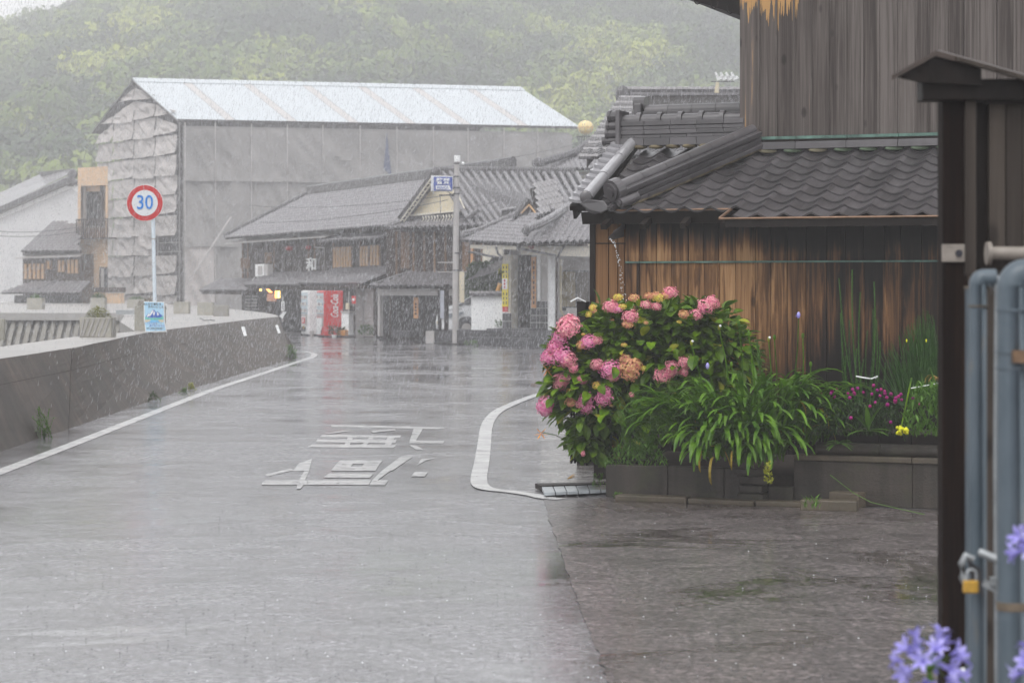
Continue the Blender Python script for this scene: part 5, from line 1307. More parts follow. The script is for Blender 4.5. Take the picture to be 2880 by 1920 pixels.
# ---------------------------------------------------------------- police box (koban) with hipped roof
FK = Facade(1300, 77.5, 1660, 76.3)
kb = thing('police_box', FK.P(2.5, 2, 0), 'small white police box with hipped tiled roof and round white columns', 'building')
L0, C0, R0_ = U(1296, 676, 79.5), U(1466, 687, 74.2), U(1700, 680, 76.5)
AP, AQ = U(1500, 568, 79.5), U(1640, 575, 80.5)
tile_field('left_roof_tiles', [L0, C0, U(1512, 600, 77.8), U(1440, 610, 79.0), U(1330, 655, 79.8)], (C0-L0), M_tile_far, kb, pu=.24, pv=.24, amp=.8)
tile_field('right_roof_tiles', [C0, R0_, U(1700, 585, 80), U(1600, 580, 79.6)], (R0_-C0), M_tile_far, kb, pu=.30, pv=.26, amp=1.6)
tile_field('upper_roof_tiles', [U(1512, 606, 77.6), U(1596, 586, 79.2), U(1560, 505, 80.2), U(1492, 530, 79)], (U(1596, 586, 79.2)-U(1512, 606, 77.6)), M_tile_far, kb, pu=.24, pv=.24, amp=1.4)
obj('rear_roof', MB().quad(AP, AQ, U(1700, 640, 84), U(1330, 640, 84)), M_tile_dark, kb)
def curve_ridge(pts, r_, nm='hip_ridge'):
    P_ = smooth_path([Vector(p) for p in pts], 4)
    obj(nm, MB().tube([p-Z*.09 for p in P_], r_*1.05, 6), M_tile_dark, kb)
    for a, b_ in zip(P_[::2], P_[2::2]): obj('ridge_tile', MB().tube([a, a.lerp(b_, .94)], r_, 8), M_tile_far, kb, smooth=True)
curve_ridge([U(1300, 655, 79.4), U(1345, 645, 79.3), U(1400, 622, 79.2), U(1455, 598, 79)], .085)
curve_ridge([U(1478, 640, 74.3), U(1520, 625, 75.4), U(1560, 602, 77), U(1590, 580, 78.6)], .10)
curve_ridge([U(1552, 535, 80), U(1580, 560, 79.5), U(1606, 584, 79)], .10)
curve_ridge([U(1520, 540, 79.5), U(1540, 565, 79), U(1556, 592, 78)], .07)
obj('ridge_end_ornament', MB().ball(tuple(U(1479, 647, 74.1)), .15, 8, 6, (1, .6, 1)), M_tile_dark, kb)
obj('ridge_end_ornament', MB().ball(tuple(U(1302, 662, 79.3)), .10, 8, 6, (1, .6, 1.3)), M_tile_far, kb)
obj('gablet', MB().prism([U(1444, 618, 78.5), U(1518, 612, 77.9), U(1490, 560, 78.6)], (0, .4, 0)), M_oldwood, kb)
obj('gablet_verge', MB().tube([U(1442, 615, 78.3), U(1486, 560, 78.3)], .10, 8), M_tile_dark, kb); 
obj('gablet_trim', MB().tube([U(1466, 600, 78.2), U(1489, 575, 78.2)], .03, 5), M_lattice, kb); obj('gablet_trim', MB().tube([U(1489, 577, 78.2), U(1512, 606, 77.7)], .03, 5), M_lattice, kb)
obj('ridge_short', MB().tube([U(1410, 592, 79.4), U(1452, 585, 79.4)], .07, 8), M_tile_far, kb, smooth=True)
obj('ridge_short_base', MB().prism([U(1410, 594, 79.4), U(1450, 588, 79.4), U(1450, 602, 79.4), U(1410, 610, 79.4)], (0, .3, 0)), M_tile_dark, kb)
# eave beams
obj('eave_beam', MB().prism([U(1322, 688, 79), U(1452, 692, 75), U(1452, 702, 75), U(1322, 698, 79)], (0, .35, 0)), M_plaster, kb)
obj('eave_beam', MB().prism([U(1452, 692, 75), U(1665, 692, 76.4), U(1665, 722, 76.4), U(1468, 716, 75)], (0, .35, 0)), M_plaster, kb)
obj('corner_bracket', MB().prism([U(1448, 686, 74.9), U(1466, 690, 74.7), U(1462, 706, 74.8), U(1454, 700, 74.9)], (0, .2, 0)), M_tar, kb)
c = U(1494, 692, 74.9); obj('round_red_lamp', MB().tube([c, c+Y*.08], .105, 16), flat('dim_red', (.22, .03, .04), .4), kb)
for P_ in ([U(1318, 708, 77), U(1412, 727, 76)], [U(1467, 700, 74.8), U(1530, 712, 75), U(1562, 718, 75.6)], [U(1565, 728, 75.8), U(1580, 702, 75.6), U(1588, 690, 75.6)], [U(1395, 695, 76.5), U(1400, 712, 76.3), U(1412, 724, 76)]):
    obj('downpipe', MB().tube(P_, .04, 7), M_tar, kb)
# walls and openings
obj('wall', FK.bx(MB(), 1562, 712, 1668, 940, 1.2, 1.4), M_grey, kb)
obj('wall', FK.bx(MB(), 1436, 700, 1562, 940, 1.4, 1.6), M_grey, kb)
obj('left_pier', FK.bx(MB(), 1413, 716, 1436, 925, .35, 1.3), M_plaster, kb)
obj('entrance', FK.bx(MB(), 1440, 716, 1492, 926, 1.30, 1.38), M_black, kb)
for x in (1441, 1452, 1463, 1474, 1485): obj('door_stile', FK.bx(MB(), x, 716, x+2.2, 926, 1.26, 1.30), M_oldwood, kb)
obj('door_rail', FK.bx(MB(), 1441, 820, 1488, 823, 1.26, 1.29), M_oldwood, kb)
wp = obj('window', FK.bx(MB(), 1578, 760, 1656, 872, 1.14, 1.2), M_glass, kb)
obj('pane', FK.bx(MB(), 1582, 764, 1618, 862, 1.10, 1.14), flat('amber_pane', (.20, .16, .085), .3, var=.4, scale=3), wp); obj('pane', FK.bx(MB(), 1622, 764, 1654, 862, 1.10, 1.14), flat('dim_pane', (.10, .085, .07), .3, var=.3, scale=3), wp)
obj('white_pier', FK.bx(MB(), 1511, 716, 1519, 846, .9, 1.3), M_white, kb); obj('white_panel', FK.bx(MB(), 1519, 716, 1542, 846, 1.0, 1.3), M_grey, kb)
obj('column', MB().tube([FK.hit(1551, 926, .2)[2], FK.hit(1551, 717, .2)[2]], .125, 16), M_white, kb, smooth=True)
obj('column_foot', FK.bx(MB(), 1542, 920, 1553, 942, .02, .3), M_white, kb)
obj('downpipe', MB().tube([FK.hit(1577, 730, .9)[2], FK.hit(1577, 872, .9)[2], FK.hit(1592, 900, .9)[2]], .045, 8), M_cream, kb)
obj('brown_pipe', MB().tube([FK.hit(1566, 730, .7)[2], FK.hit(1566, 925, .7)[2]], .03, 8), M_oldwood, kb)
# dado tiles with pale joints
dd = obj('dado', FK.bx(MB(), 1492, 846, 1544, 926, .98, 1.3), M_white, kb)
for r_ in range(4):
    for (xa, xb) in ((1493, 1508), (1509.5, 1517), (1518.5, 1533), (1534.5, 1543)):
        obj('dado_tile', FK.bx(MB(), xa, 847+r_*20.3, xb, 865.5+r_*20.3, .955, .98), M_stone, dd)
dd = obj('dado', FK.bx(MB(), 1412, 880, 1438, 926, .30, .34), M_white, kb)
for r_ in range(2):
    for (xa, xb) in ((1413, 1431), (1432.5, 1437.5)): obj('dado_tile', FK.bx(MB(), xa, 881+r_*23, xb, 902+r_*23, .27, .30), M_stone, dd)
obj('air_unit', FK.bx(MB(), 1592, 866, 1622, 915, .6, .9), M_grey, kb, bev=.02)
t = thing('yellow_banner', FK.hit(1421, 880, .2)[2], 'tall yellow banner with dark columns of small characters on the left pier', 'banner')
obj('cloth', FK.bx(MB(), 1412, 742, 1429, 862, .28, .32), M_yel, t); obj('white_star_patch', FK.bx(MB(), 1412, 783, 1427, 813, .265, .28), M_white, t)
obj('red_foot', FK.bx(MB(), 1413, 862, 1428, 879, .28, .32), M_redsign, t); obj('white_hem', FK.bx(MB(), 1413, 877, 1428, 880, .265, .28), M_white, t)
for k in range(9): 
    y = 748+k*12.4
    if not 780 < y < 812: obj('stroke_mark', FK.bx(MB(), 1415, y, 1417.5, y+8, .27, .28), M_ink, t); 
    if k < 3 or k > 5: obj('stroke_mark', FK.bx(MB(), 1423, y, 1425.5, y+8, .27, .28), M_ink, t)
for k in range(3): obj('red_mark', FK.bx(MB(), 1417, 786+k*9, 1421, 792+k*9, .255, .265), M_redsign, t)
t = thing('wooden_nameboard', FK.hit(1501, 866, .9)[2], 'tall tan wooden nameboard with dark characters beside the entrance', 'sign')
obj('board', FK.bx(MB(), 1494, 722, 1507, 866, .86, .92), M_orangew, t)
for k in range(9): obj('stroke_mark', FK.bx(MB(), 1499, 734+k*14, 1503, 743+k*14, .845, .86), M_oldwood, t)
# steps and plinth
stp = thing('stone_steps', FK.P(2, -1, 0), 'dark stone steps and plinth in front of the police box', 'steps')
FS_ = Facade(1222, 78.5, 1660, 74.5)
obj('plinth', FS_.bx(MB(), 1222, 929, 1562, 966, 0, 3.0), M_stone, stp, bev=.01)
obj('plinth_end', FS_.bx(MB(), 1197, 931, 1221, 966, .1, 2.0), M_grey, stp)
obj('lower_step', FS_.bx(MB(), 1304, 950, 1570, 974, -.45, -.002), M_stone, stp, bev=.01); obj('upper_step', FS_.bx(MB(), 1368, 924, 1480, 929, .2, 2.5), M_stone, stp, bev=.01)
obj('side_block', FS_.bx(MB(), 1492, 928, 1552, 972, -.5, -.46), M_stone, stp); obj('right_plinth', FS_.bx(MB(), 1552, 926, 1665, 975, -.4, 2), M_stone, stp)
spiky('step_weed', 'little weeds at the left foot of the stone steps', 'weeds', 1304, 958, 1345, 974, 75.6, 60, L_weed, .10, .03, 81)
# white garden wall with tile coping
gw = thing('white_wall', FK.P(.7, .3, 0), 'short white plaster wall with round tile coping beside the parked car', 'wall')
obj('plaster', FK.bx(MB(), 1325, 833, 1413, 930, .55, .8), M_white, gw, bev=.01)
for i in range(6):
    x0 = 1321+i*15.5; obj('coping_tile', MB().tube([FK.hit(x0, 824, .65)[2], FK.hit(x0+14.6, 824, .65)[2]], .075, 8), M_tile_far, gw, smooth=True)
    obj('coping_under_tile', FK.bx(MB(), x0, 828, x0+14.6, 833, .42, .9), M_tile_dark, gw)
t = thing('yellow_pole', FK.hit(1396, 822, 1.2)[2], 'leaning yellow pole poking up behind the white wall', 'pole'); obj('shaft', MB().tube([FK.hit(1388, 850, 1.1)[2], FK.hit(1407, 797, 1.1)[2]], .07, 8), flat('machine_yellow', (.75, .36, .03), .5), t)
t = thing('step_plant', FK.hit(1400, 925, .4)[2], 'small pale plant on the steps against the white wall', 'plant'); mb = MB(); r_ = random.Random(83)
for i in range(34): add_mesh(mb, me, orient(FK.hit(r_.uniform(1394, 1412), r_.uniform(905, 922), .4)[2], Vector((r_.uniform(-1, 1), r_.uniform(-1, .2), r_.uniform(.2, 1.4))), 0, .8))
obj('foliage', mb, L_weed, t, kind='stuff')
# garden mound of dark shrubs behind the wall
spiky('garden_shrub', 'dark shrub mass behind the white wall and pole', 'shrub', 1300, 745, 1415, 850, 81, 1500, L_dark, .18, .10, 84)
spiky('yellow_green_sprig', 'yellow green leaves peeping out left of the banner', 'plant', 1402, 760, 1414, 772, 76.5, 20, L_hydy, .10, .06, 85)

# ---------------------------------------------------------------- white parked car (front quarter)
car = thing('parked_car', FK.hit(1300, 935, 1.8)[2], 'white car parked nose out behind the pole and white wall', 'car')
dC = 79.6
M_car = flat('car_paint', (.74, .76, .78), .18, var=.02, spec=.7)
prof = [(1225, 925), (1223, 905), (1228, 885), (1238, 872), (1258, 862), (1290, 853), (1320, 834), (1345, 822), (1400, 818), (1460, 822), (1480, 850), (1485, 925)]
side = [U(x, y, dC) for x, y in prof]
mb = MB(); n = 8; wd = 1.68
cols_ = []
for k in range(n+1):
    s_ = k/n*2-1; ins = 1-.10*s_**4
    cx = U(1355, 925, dC)
    cols_.append([Vector((cx.x+(p.x-cx.x)*(1-.05*s_**4), p.y+wd/2+s_*wd/2, cx.z+(p.z-cx.z)*(1-.06*abs(s_)**3*(1 if p.z > cx.z+.4 else .2)))) for p in side])
for A_, B_ in zip(cols_, cols_[1:]):
    for i in range(len(side)-1): mb.quad(A_[i], A_[i+1], B_[i+1], B_[i])
mb.poly(cols_[0][::-1]); mb.poly(cols_[-1])
obj('body', mb, M_car, car, smooth=False, bev=.02)
obj('windscreen', MB().prism([U(1291, 856, dC-.02), U(1321, 836, dC-.02), U(1341, 826, dC-.02), U(1341, 853, dC-.02)], (0, -.012, 0)), M_glass, car)
obj('wiper_cowl', MB().prism([U(1289, 857, dC-.02), U(1325, 852, dC-.02), U(1325, 855, dC-.02), U(1289, 860, dC-.02)], (0, -.02, 0)), M_tar, car)
hl = obj('headlight', MB().prism([U(1262, 882, dC-.02), U(1305, 876, dC-.02), U(1302, 882, dC-.02), U(1285, 890, dC-.02), U(1262, 893, dC-.02)], (0, -.03, 0)), flat('headlamp', (.20, .23, .26), .1, var=.4, scale=30), car)
obj('grille', MB().prism([U(1238, 884, dC-.03), U(1256, 882, dC-.03), U(1256, 892, dC-.03), U(1238, 896, dC-.03)], (0, -.03, 0)), M_tar, car)
obj('bonnet_seam', MB().tube([U(1236, 873, dC-.02), U(1262, 871, dC-.02), U(1300, 869, dC-.02)], .008, 5), M_tar, car)
c = U(1312, 922, dC-.03); wh = obj('wheel', MB().tube([c, c+Y*.22], .30, 20), M_ink, car); obj('rim', MB().tube([c-Y*.015, c+Y*.02], .17, 14), M_grey, wh)
c2 = U(1440, 922, dC-.03); wh = obj('wheel', MB().tube([c2, c2+Y*.22], .30, 20), M_ink, car); obj('rim', MB().tube([c2-Y*.015, c2+Y*.02], .17, 14), M_grey, wh)
obj('wheel_arch', MB().tube([U(1312, 918, dC-.01), U(1312, 918, dC-.03)], .36, 20), M_tar, car)
obj('number_plate', MB().prism([U(1228, 903, dC-.04), U(1240, 903, dC-.04), U(1240, 911, dC-.04), U(1228, 911, dC-.04)], (0, -.01, 0)), M_cream, car)
# ---------------------------------------------------------------- roofs behind the barn
B2 = thing('tiled_town_house', U(1600, 700, 95), 'grey tiled house with pale wall band seen left of the barn roof', 'house')
e0, e1 = U(1515, 482, 93), U(1760, 470, 90)
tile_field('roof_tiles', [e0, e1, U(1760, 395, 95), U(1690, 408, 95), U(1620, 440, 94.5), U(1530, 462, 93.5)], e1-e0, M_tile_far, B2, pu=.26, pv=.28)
curve = smooth_path([U(1512, 462, 92.5), U(1560, 446, 93), U(1620, 425, 94), U(1672, 388, 95)], 5)
obj('hip_ridge', MB().tube(curve, .16, 8), M_tile_dark, B2); obj('ridge_end_ornament', MB().ball(tuple(U(1514, 460, 92.3)), .26, 8, 6), M_tile_dark, B2)
obj('wall', MB().prism([U(1530, 488, 93.6), U(1760, 476, 91), U(1760, 760, 91), U(1530, 760, 93.6)], (0, .3, 0)), M_plaster, B2)
obj('wall_beam', MB().prism([U(1510, 506, 92.8), U(1760, 500, 90.4), U(1760, 512, 90.4), U(1510, 514, 92.8)], (0, .2, 0)), M_tile_far, B2)
tile_field('lower_roof_tiles', [U(1560, 640, 88), U(1760, 620, 87), U(1760, 540, 89), U(1600, 530, 90)], U(1760, 620, 87)-U(1560, 640, 88), M_tile_far, B2, pu=.28, pv=.28)
B3 = thing('tall_tiled_house', U(1900, 600, 62), 'tall dark tiled roof with a rough edged verge rising behind the barn ridge', 'house')
v0, v1_ = U(1645, 440, 58), U(1762, 268, 66)
tile_field('roof_tiles', [v0, U(2200, 445, 56), U(2200, 262, 66), v1_], X, M_tile_dark, B3, pu=.28, pv=.28)
for i in range(22):
    p = v0.lerp(v1_, i/21); obj('verge_tile', MB().tube([p-X*.16, p+X*.5], .075, 7), M_tile_dark if i % 2 else M_tile_far, B3)
obj('bargeboard', MB().prism([v0+X*.05, v1_+X*.05, v1_+X*.05-Z*.6, v0+X*.05-Z*.3], (0, .2, 0)), M_oldwood, B3)
obj('gable_wall', MB().prism([v0+X*.3-Z*.2, v1_+X*.3-Z*.4, v1_+X*.3-Z*9, v0+X*.3-Z*6], (.2, .2, 0)), M_oldwood, B3)
obj('front_wall', MB().prism([v0+X*.3-Z*.2, U(2200, 455, 56.5), Vector((U(2200, 455, 56.5).x, 56.5, 0)), Vector((v0.x+.3, v0.y, 0))], (0, .3, 0)), M_oldwood, B3)
ridge('roof_ridge', U(1748, 283, 66), U(2200, 286, 66), M_tile_far, B3, r=.09, h=.32, wd=.3)
for i in range(30):
    p = U(1750+i*14.5, 252, 65.9); obj('ridge_scallop', MB().tube([p-X*.05, p+X*.06], .085, 7), M_tile_far, B3)
obj('ridge_end_ornament', MB().ball(tuple(U(1752, 272, 65.8)), .22, 8, 6, (1, .6, 1.5)), M_tile_dark, B3)
# globe lamp / antenna
t = thing('globe_lamp', U(1647, 420, 100), 'cream round globe on a spidery stand above the tiled roofs', 'lamp')
M_globe = flat('globe_cream', (.78, .62, .30), .35, var=.03)
c = U(1647, 359, 100); obj('globe', MB().ball(tuple(c), .355, 20, 14, (1, 1, .9)), M_globe, t, smooth=True); obj('seam', MB().tube([c-Z*.01, c+Z*.01], .362, 20), M_orangew, t)
for dx in (-14, -5, 5, 14): obj('leg', MB().tube([U(1647+dx*.6, 378, 100), U(1647+dx*1.4, 440, 100)], .02, 5), M_tar, t)
obj('bracket', MB().tube([U(1622, 385, 100), U(1672, 383, 100)], .02, 5), M_tar, t)
t = thing('roof_antenna', U(2022, 255, 64), 'white television antenna with four folded vanes above the far ridge', 'antenna')
obj('mast', MB().tube([U(2016, 262, 64), U(2018, 232, 64)], [.07, .05], 7), M_cream, t); obj('boom', MB().tube([U(2000, 230, 64), U(2064, 230, 64)], .012, 5), M_tar, t)
for k in range(4):
    x = 2018+k*15; c = U(x, 222, 64); obj('vane', MB().prism([c+X*.0-Z*.05, c+X*.16+Z*.02, c+X*.10+Z*.09, c-X*.04+Z*.05], (0, .14, 0)), M_white, t); obj('vane', MB().prism([c+Z*.05-X*.02, c+X*.06+Z*.04, c-X*.04+Z*.20, c-X*.08+Z*.18], (0, .14, 0)), M_white, t)
# ---------------------------------------------------------------- scaffolded building
FL = Facade(515, 150.0, 1605, 156.7); FG = Facade(281, 162.0, 515, 150.0)
M_tarp = flat('grey_tarpaulin', (.44, .41, .395), .6, var=.16, scale=.9, rnd_obj=.14)
M_net = flat('grey_mesh_sheet', (.23, .22, .215), .8, var=.22, scale=.5)
M_sheetroof = flat('white_steel_roof', (.53, .57, .60), .35, var=.02, scale=.5)
M_strip = flat('translucent_strip', (.51, .49, .48), .4, var=.06, scale=6)
M_steel = flat('scaffold_steel', (.22, .21, .21), .4, .5)
sc = thing('scaffolded_building', FL.P(10, 6, 0), 'large building wrapped in grey scaffold sheeting under a long white temporary roof', 'building')
ezL = FL.hit(515, 337, 0)[1]; Llen = FL.hit(1605, 357, 0)[0]
gl = (FG.P(0, 0, 0)-FG.P(FG.hit(515, 600, 0)[0], 0, 0)); gw_ = gl.length; gd = gl.normalized()   # from corner to far-left corner
corner = FL.P(0, 0, 0)
zridge = 16.15
ridge0 = corner+gd*gw_/2; 
def W3(a, t, z): return corner+FL.e*a+gd*gw_*t+Vector((0, 0, z))
# roof sheets: seven white bays with beige strips between them
bays = 7; ov = .5
strips = [.118, .268, .418, .560, .700, .845]
edges = [0.0]
for s_ in strips: edges += [s_, s_+.022]
edges.append(1.0)
for side_ in (0, 1):
    tE, zE_ = (-.02, ezL) if side_ == 0 else (1.02, ezL)
    for i in range(len(edges)-1):
        a0_, a1_ = edges[i]*(Llen+2*ov)-ov+.0, edges[i+1]*(Llen+2*ov)-ov-.02
        mb = MB(); n = max(2, int((a1_-a0_)/.22))
        if i % 2 == 1: n = 3
        for k in range(n):
            x0, x1 = a0_+(a1_-a0_)*k/n, a0_+(a1_-a0_)*(k+1)/n; xm = (x0+x1)/2; h = .035
            for (p, q, hp, hq) in ((x0, xm, 0, h), (xm, x1, h, 0)):
                mb.quad(W3(p, tE, zE_+hp), W3(q, tE, zE_+hq), W3(q, .5, zridge+hq), W3(p, .5, zridge+hp))
        obj('roof_sheet' if i % 2 == 0 else 'roof_strip', mb, M_sheetroof if i % 2 == 0 else M_strip, sc)
for i in range(7):
    a0_, a1_ = -ov+(Llen+2*ov)*i/7, -ov+(Llen+2*ov)*(i+1)/7-.05
    obj('ridge_cap', MB().prism([W3(a0_, .46, zridge-.20), W3(a1_, .46, zridge-.20), W3(a1_, .5, zridge+.10), W3(a0_, .5, zridge+.10)], (0, 0, .03)), M_sheetroof, sc)
# dark underside, verge, eave beam
obj('roof_underside', MB().prism([W3(-ov, -.01, ezL-.14), W3(Llen+ov, -.01, ezL-.14), W3(Llen+ov, .5, zridge-.14), W3(-ov, .5, zridge-.14)], (0, 0, .05)), M_oldwood, sc)
obj('roof_underside', MB().prism([W3(-ov, 1.01, ezL-.14), W3(Llen+ov, 1.01, ezL-.14), W3(Llen+ov, .5, zridge-.14), W3(-ov, .5, zridge-.14)], (0, 0, .05)), M_oldwood, sc)
for a in (-.3, 0): obj('verge_rail', MB().tube([W3(a-.15, -.02, ezL-.1), W3(a-.15, .5, zridge-.1), W3(a-.15, 1.02, ezL-.1)], .05, 6), M_steel, sc)
# inner dark core
obj('inner_building', MB().prism([W3(1.2, .08, 0), W3(Llen-1, .08, 0), W3(Llen-1, .92, 0), W3(1.2, .92, 0)], (0, 0, 12.4)), M_oldwood, sc)
obj('inner_gable', MB().prism([W3(1.2, .08, 12.4), W3(1.2, .92, 12.4), W3(1.2, .5, zridge-.3)], FL.e*2), M_oldwood, sc)
# cloth panel: bulged, creased, bottom edge slack
def cloth(p00, p10, p11, p01, nrm_, seed, m, amp, nu=9, nv=7, slack=0.0, fold=2.0):
    mb = MB(); g = []
    for j in range(nv+1):
        row = []
        for i in range(nu+1):
            u, v = i/nu, j/nv; p = (p00.lerp(p10, u)).lerp(p01.lerp(p11, u), v)
            e = math.sin(math.pi*u)**.6*math.sin(math.pi*min(1, v*.9+.12))**.6
            k = mnoise.noise(Vector((u*fold*1.4+v*1.0+seed, v*fold*.7, seed*1.7)))+.7*(.5-abs(mnoise.noise(Vector((u*fold*1.8+v*2.2, v*1.5, seed*2.3)))*2))
            sag = slack*math.sin(math.pi*u)*(1-v)**2*(0.4+.6*abs(mnoise.noise(Vector((seed*5, u, 0)))))
            row.append(p+nrm_*(amp*(.25+k)*(.35+.65*e))-Z*sag+nrm_*amp*.7*(1-v)**3)
        g.append(row)
    for j in range(nv):
        for i in range(nu): mb.quad(g[j][i], g[j][i+1], g[j+1][i+1], g[j+1][i])
    return mb
nG = (Vector((-gd.y, gd.x, 0))); 
if nG.dot(Vector((0, 1, 0))) > 0: nG = -nG     # outward, towards the road side
if nG.dot(FL.e) > 0: nG = -nG
# gable sheets: 5 columns, rows of 1.25 m, openings where the photo shows dark gaps
ncol = 4; rowh = 1.33
colb = [0.02, .27, .52, .78, .985]
for c in range(ncol):
    t0, t1 = colb[c], colb[c+1]
    for r_ in range(12):
        z0, z1 = .15+r_*rowh, .15+(r_+1)*rowh
        top = lambda t: ezL+(zridge-ezL)*(1-abs(t-.5)*2)-.45
        # t runs from the near corner (0) to the far-left corner (1)
        if z0 > max(top(t0), top(t1))-.25: continue
        if c == 0 and r_ == 3: continue                      # the open window bay
        t0, t1 = colb[c]+.004, colb[c+1]-.004; za, zb = min(z1-.10, top(t0)), min(z1-.10, top(t1))
        if za <= z0+.1: za = z0+.1
        if zb <= z0+.1: zb = z0+.1
        j = rnd.uniform(-.10, .06)
        mb = cloth(W3(-.25, t1, z0+j), W3(-.25, t0, z0+j+rnd.uniform(-.12, .12)), W3(-.25, t0, za), W3(-.25, t1, zb), -FL.e, c*7.3+r_*3.1, M_tarp, .20, 16, 10, .06, 2.6)
        obj('tarpaulin_sheet', mb, M_tarp, sc, smooth=True)
for c in colb: obj('scaffold_pole', MB().tube([W3(-.12, c, 0), W3(-.12, c, ezL+(zridge-ezL)*(1-abs(c-.5)*2)-.3)], .045, 6), M_steel, sc)
obj('window_gap', MB().prism([W3(.3, .02, 4.2), W3(.3, .27, 4.2), W3(.3, .27, 5.6), W3(.3, .02, 5.6)], FL.e*.1), M_black, sc)
for z in (4.3, 4.9): obj('scaffold_rail', MB().tube([W3(-.1, .0, z), W3(-.1, .27, z)], .035, 6), M_steel, sc)
# loose torn flap near the opening
obj('torn_flap', cloth(W3(-.35, .42, 5.0), W3(-.35, .27, 4.5), W3(-.35, .22, 5.6), W3(-.35, .42, 6.3), -FL.e, 99, M_tarp, .3, 8, 8, .3), M_tarp, sc, smooth=True)
# long side: broad mesh sheets in eleven bays, three lifts
cuts_ = [0, .075, .165, .255, .345, .44, .535, .63, .72, .815, .905, 1.0]
for i in range(len(cuts_)-1):
    a0_, a1_ = cuts_[i]*Llen+.02, cuts_[i+1]*Llen-.02
    for (z0, z1) in ((.2, 4.62), (4.63, 8.93), (8.94, ezL-.55)):
        m = M_tarp if (i == 0 and z0 < 1) else M_net
        mb = cloth(W3(a0_, -.015, z0), W3(a1_, -.015, z0), W3(a1_, -.015, z1), W3(a0_, -.015, z1), -FL.s, i*5.1+z0, m, .30 if i < 5 else .16, 16, 14, .05, 1.4)
        obj('mesh_sheet', mb, m, sc, smooth=True)
    obj('scaffold_pole', MB().tube([W3(cuts_[i]*Llen, -.022, 0), W3(cuts_[i]*Llen, -.022, ezL-.2)], .035, 6), M_grey, sc)
k = FL.hit(1083, 400, -.3)[0]
obj('blue_gap', MB().prism([FL.P(k-.1, -.32, 9.9), FL.P(k+.45, -.32, 9.4), FL.P(k+.12, -.32, 12.3)], FL.s*.05), flat('slate_blue', (.05, .07, .14), .6), sc)
obj('brace', MB().tube([U(545, 770, 147), U(650, 610, 148)], .06, 6), M_grey, sc)
obj('side_core', MB().prism([W3(.1, .0, .1), W3(Llen-.1, .0, .1), W3(Llen-.1, .02, .1), W3(.1, .02, .1)], (0, 0, ezL-.5)), M_net, sc)

# ---------------------------------------------------------------- yellow narrow building
FY = Facade(218, 130.0, 303, 128.3)
yb = thing('tan_building', FY.P(.8, 2, 0), 'narrow tan brick building with a balcony left of the scaffolding', 'building')
M_tan = flat('tan_tile_wall', (.58, .40, .25), .6, var=.08, scale=3)
M_tand = flat('brown_tile_wall', (.30, .19, .12), .6, var=.12, scale=3)
zt = FY.hit(218, 470, 0)[1]
def yw(x0, y0, x1, y1, b0, b1, m, nm, **k):
    mb = FY.bx(MB(), x0, y0, x1, y1, b0, min(b1, b0+.01) if b1 == 6 else b1)
    if b1 == 6: # the plan is a parallelogram: its side walls run straight back
        mb = MB().prism(mb.v[:4], Vector((-1.15, 6, 0)))
    return obj(nm, mb, m, yb, **k)
yw(219, 470, 303, 522, 0, 6, M_tan, 'parapet_wall')
yw(219, 522, 227, 862, 0, 6, M_tan, 'left_pier'); yw(297, 522, 303, 715, 0, 6, M_tan, 'right_pier')
yw(227, 522, 297, 672, .9, 1.1, M_tand, 'balcony_back'); yw(238, 500, 288, 538, .5, .8, M_tan, 'inner_beam')
for x in (232, 281): yw(x, 522, x+5, 640, .3, .45, M_grey if x == 232 else M_oldwood, 'post')
w_ = yw(236, 535, 290, 640, .78, .9, M_grey, 'window')
for x in (240, 252, 264, 276): obj('pane', FY.bx(MB(), x, 540, x+9, 635, .72, .78), M_glass if x != 252 else M_black, w_)
yw(219, 672, 303, 714, 0, 6, M_tan, 'floor_band')
bal = yw(213, 668, 303, 672, -.65, 0, M_oldwood, 'balcony')
obj('rail', FY.bx(MB(), 213, 615, 303, 619, -.65, -.60), M_oldwood, bal)
for i in range(15): obj('baluster', FY.bx(MB(), 214+i*6.1, 618, 217+i*6.1, 669, -.64, -.61), M_oldwood, bal)
yw(227, 714, 264, 864, .5, .7, M_tand, 'recessed_entry'); yw(264, 714, 303, 864, 0, 6, M_tan, 'wall')
w_ = yw(279, 751, 302, 822, -.04, 0, M_oldwood, 'window'); obj('pane', FY.bx(MB(), 284, 755, 291, 816, -.08, -.04), M_grey, w_); obj('pane', FY.bx(MB(), 293, 755, 300, 816, -.08, -.04), M_glass, w_)
yw(279, 824, 338, 866, -.6, -.3, M_tan, 'forecourt_wall'); yw(262, 808, 338, 822, -.7, -.3, M_oldwood, 'forecourt_canopy')
# ---------------------------------------------------------------- white storehouse
FWh = Facade(-260, 150, 222, 141)
wh = thing('white_storehouse', FWh.P(3, 3, 0), 'white plastered storehouse with grey tiled gable roof at the left edge', 'storehouse')
M_whw = flat('weathered_white_wall', (.56, .56, .57), .7, var=.08, scale=.8)
ap = FWh.hit(203, 500, 0)[2]; gl0 = FWh.hit(-260, 705, 0)[2]; gl1 = FWh.hit(224, 508, 0)[2]; back_ = Vector((-1.5, 8, 0))
obj('gable_wall', MB().prism([Vector((gl0.x, gl0.y, 0)), Vector((gl1.x, gl1.y, 0)), gl1, ap, gl0], back_), M_whw, wh)
obj('white_band', MB().prism([FWh.hit(-260, 712, -.1)[2], FWh.hit(200, 514, -.1)[2], FWh.hit(222, 522, -.1)[2], FWh.hit(222, 545, -.1)[2], FWh.hit(200, 528, -.1)[2], FWh.hit(-260, 725, -.1)[2]], FWh.s*.1), M_white, wh)
sh = Vector((-.55, 1, 0)).normalized()*9
vd = FWh.s*-.4
a, b_ = gl0+vd-Z*.0, ap+vd
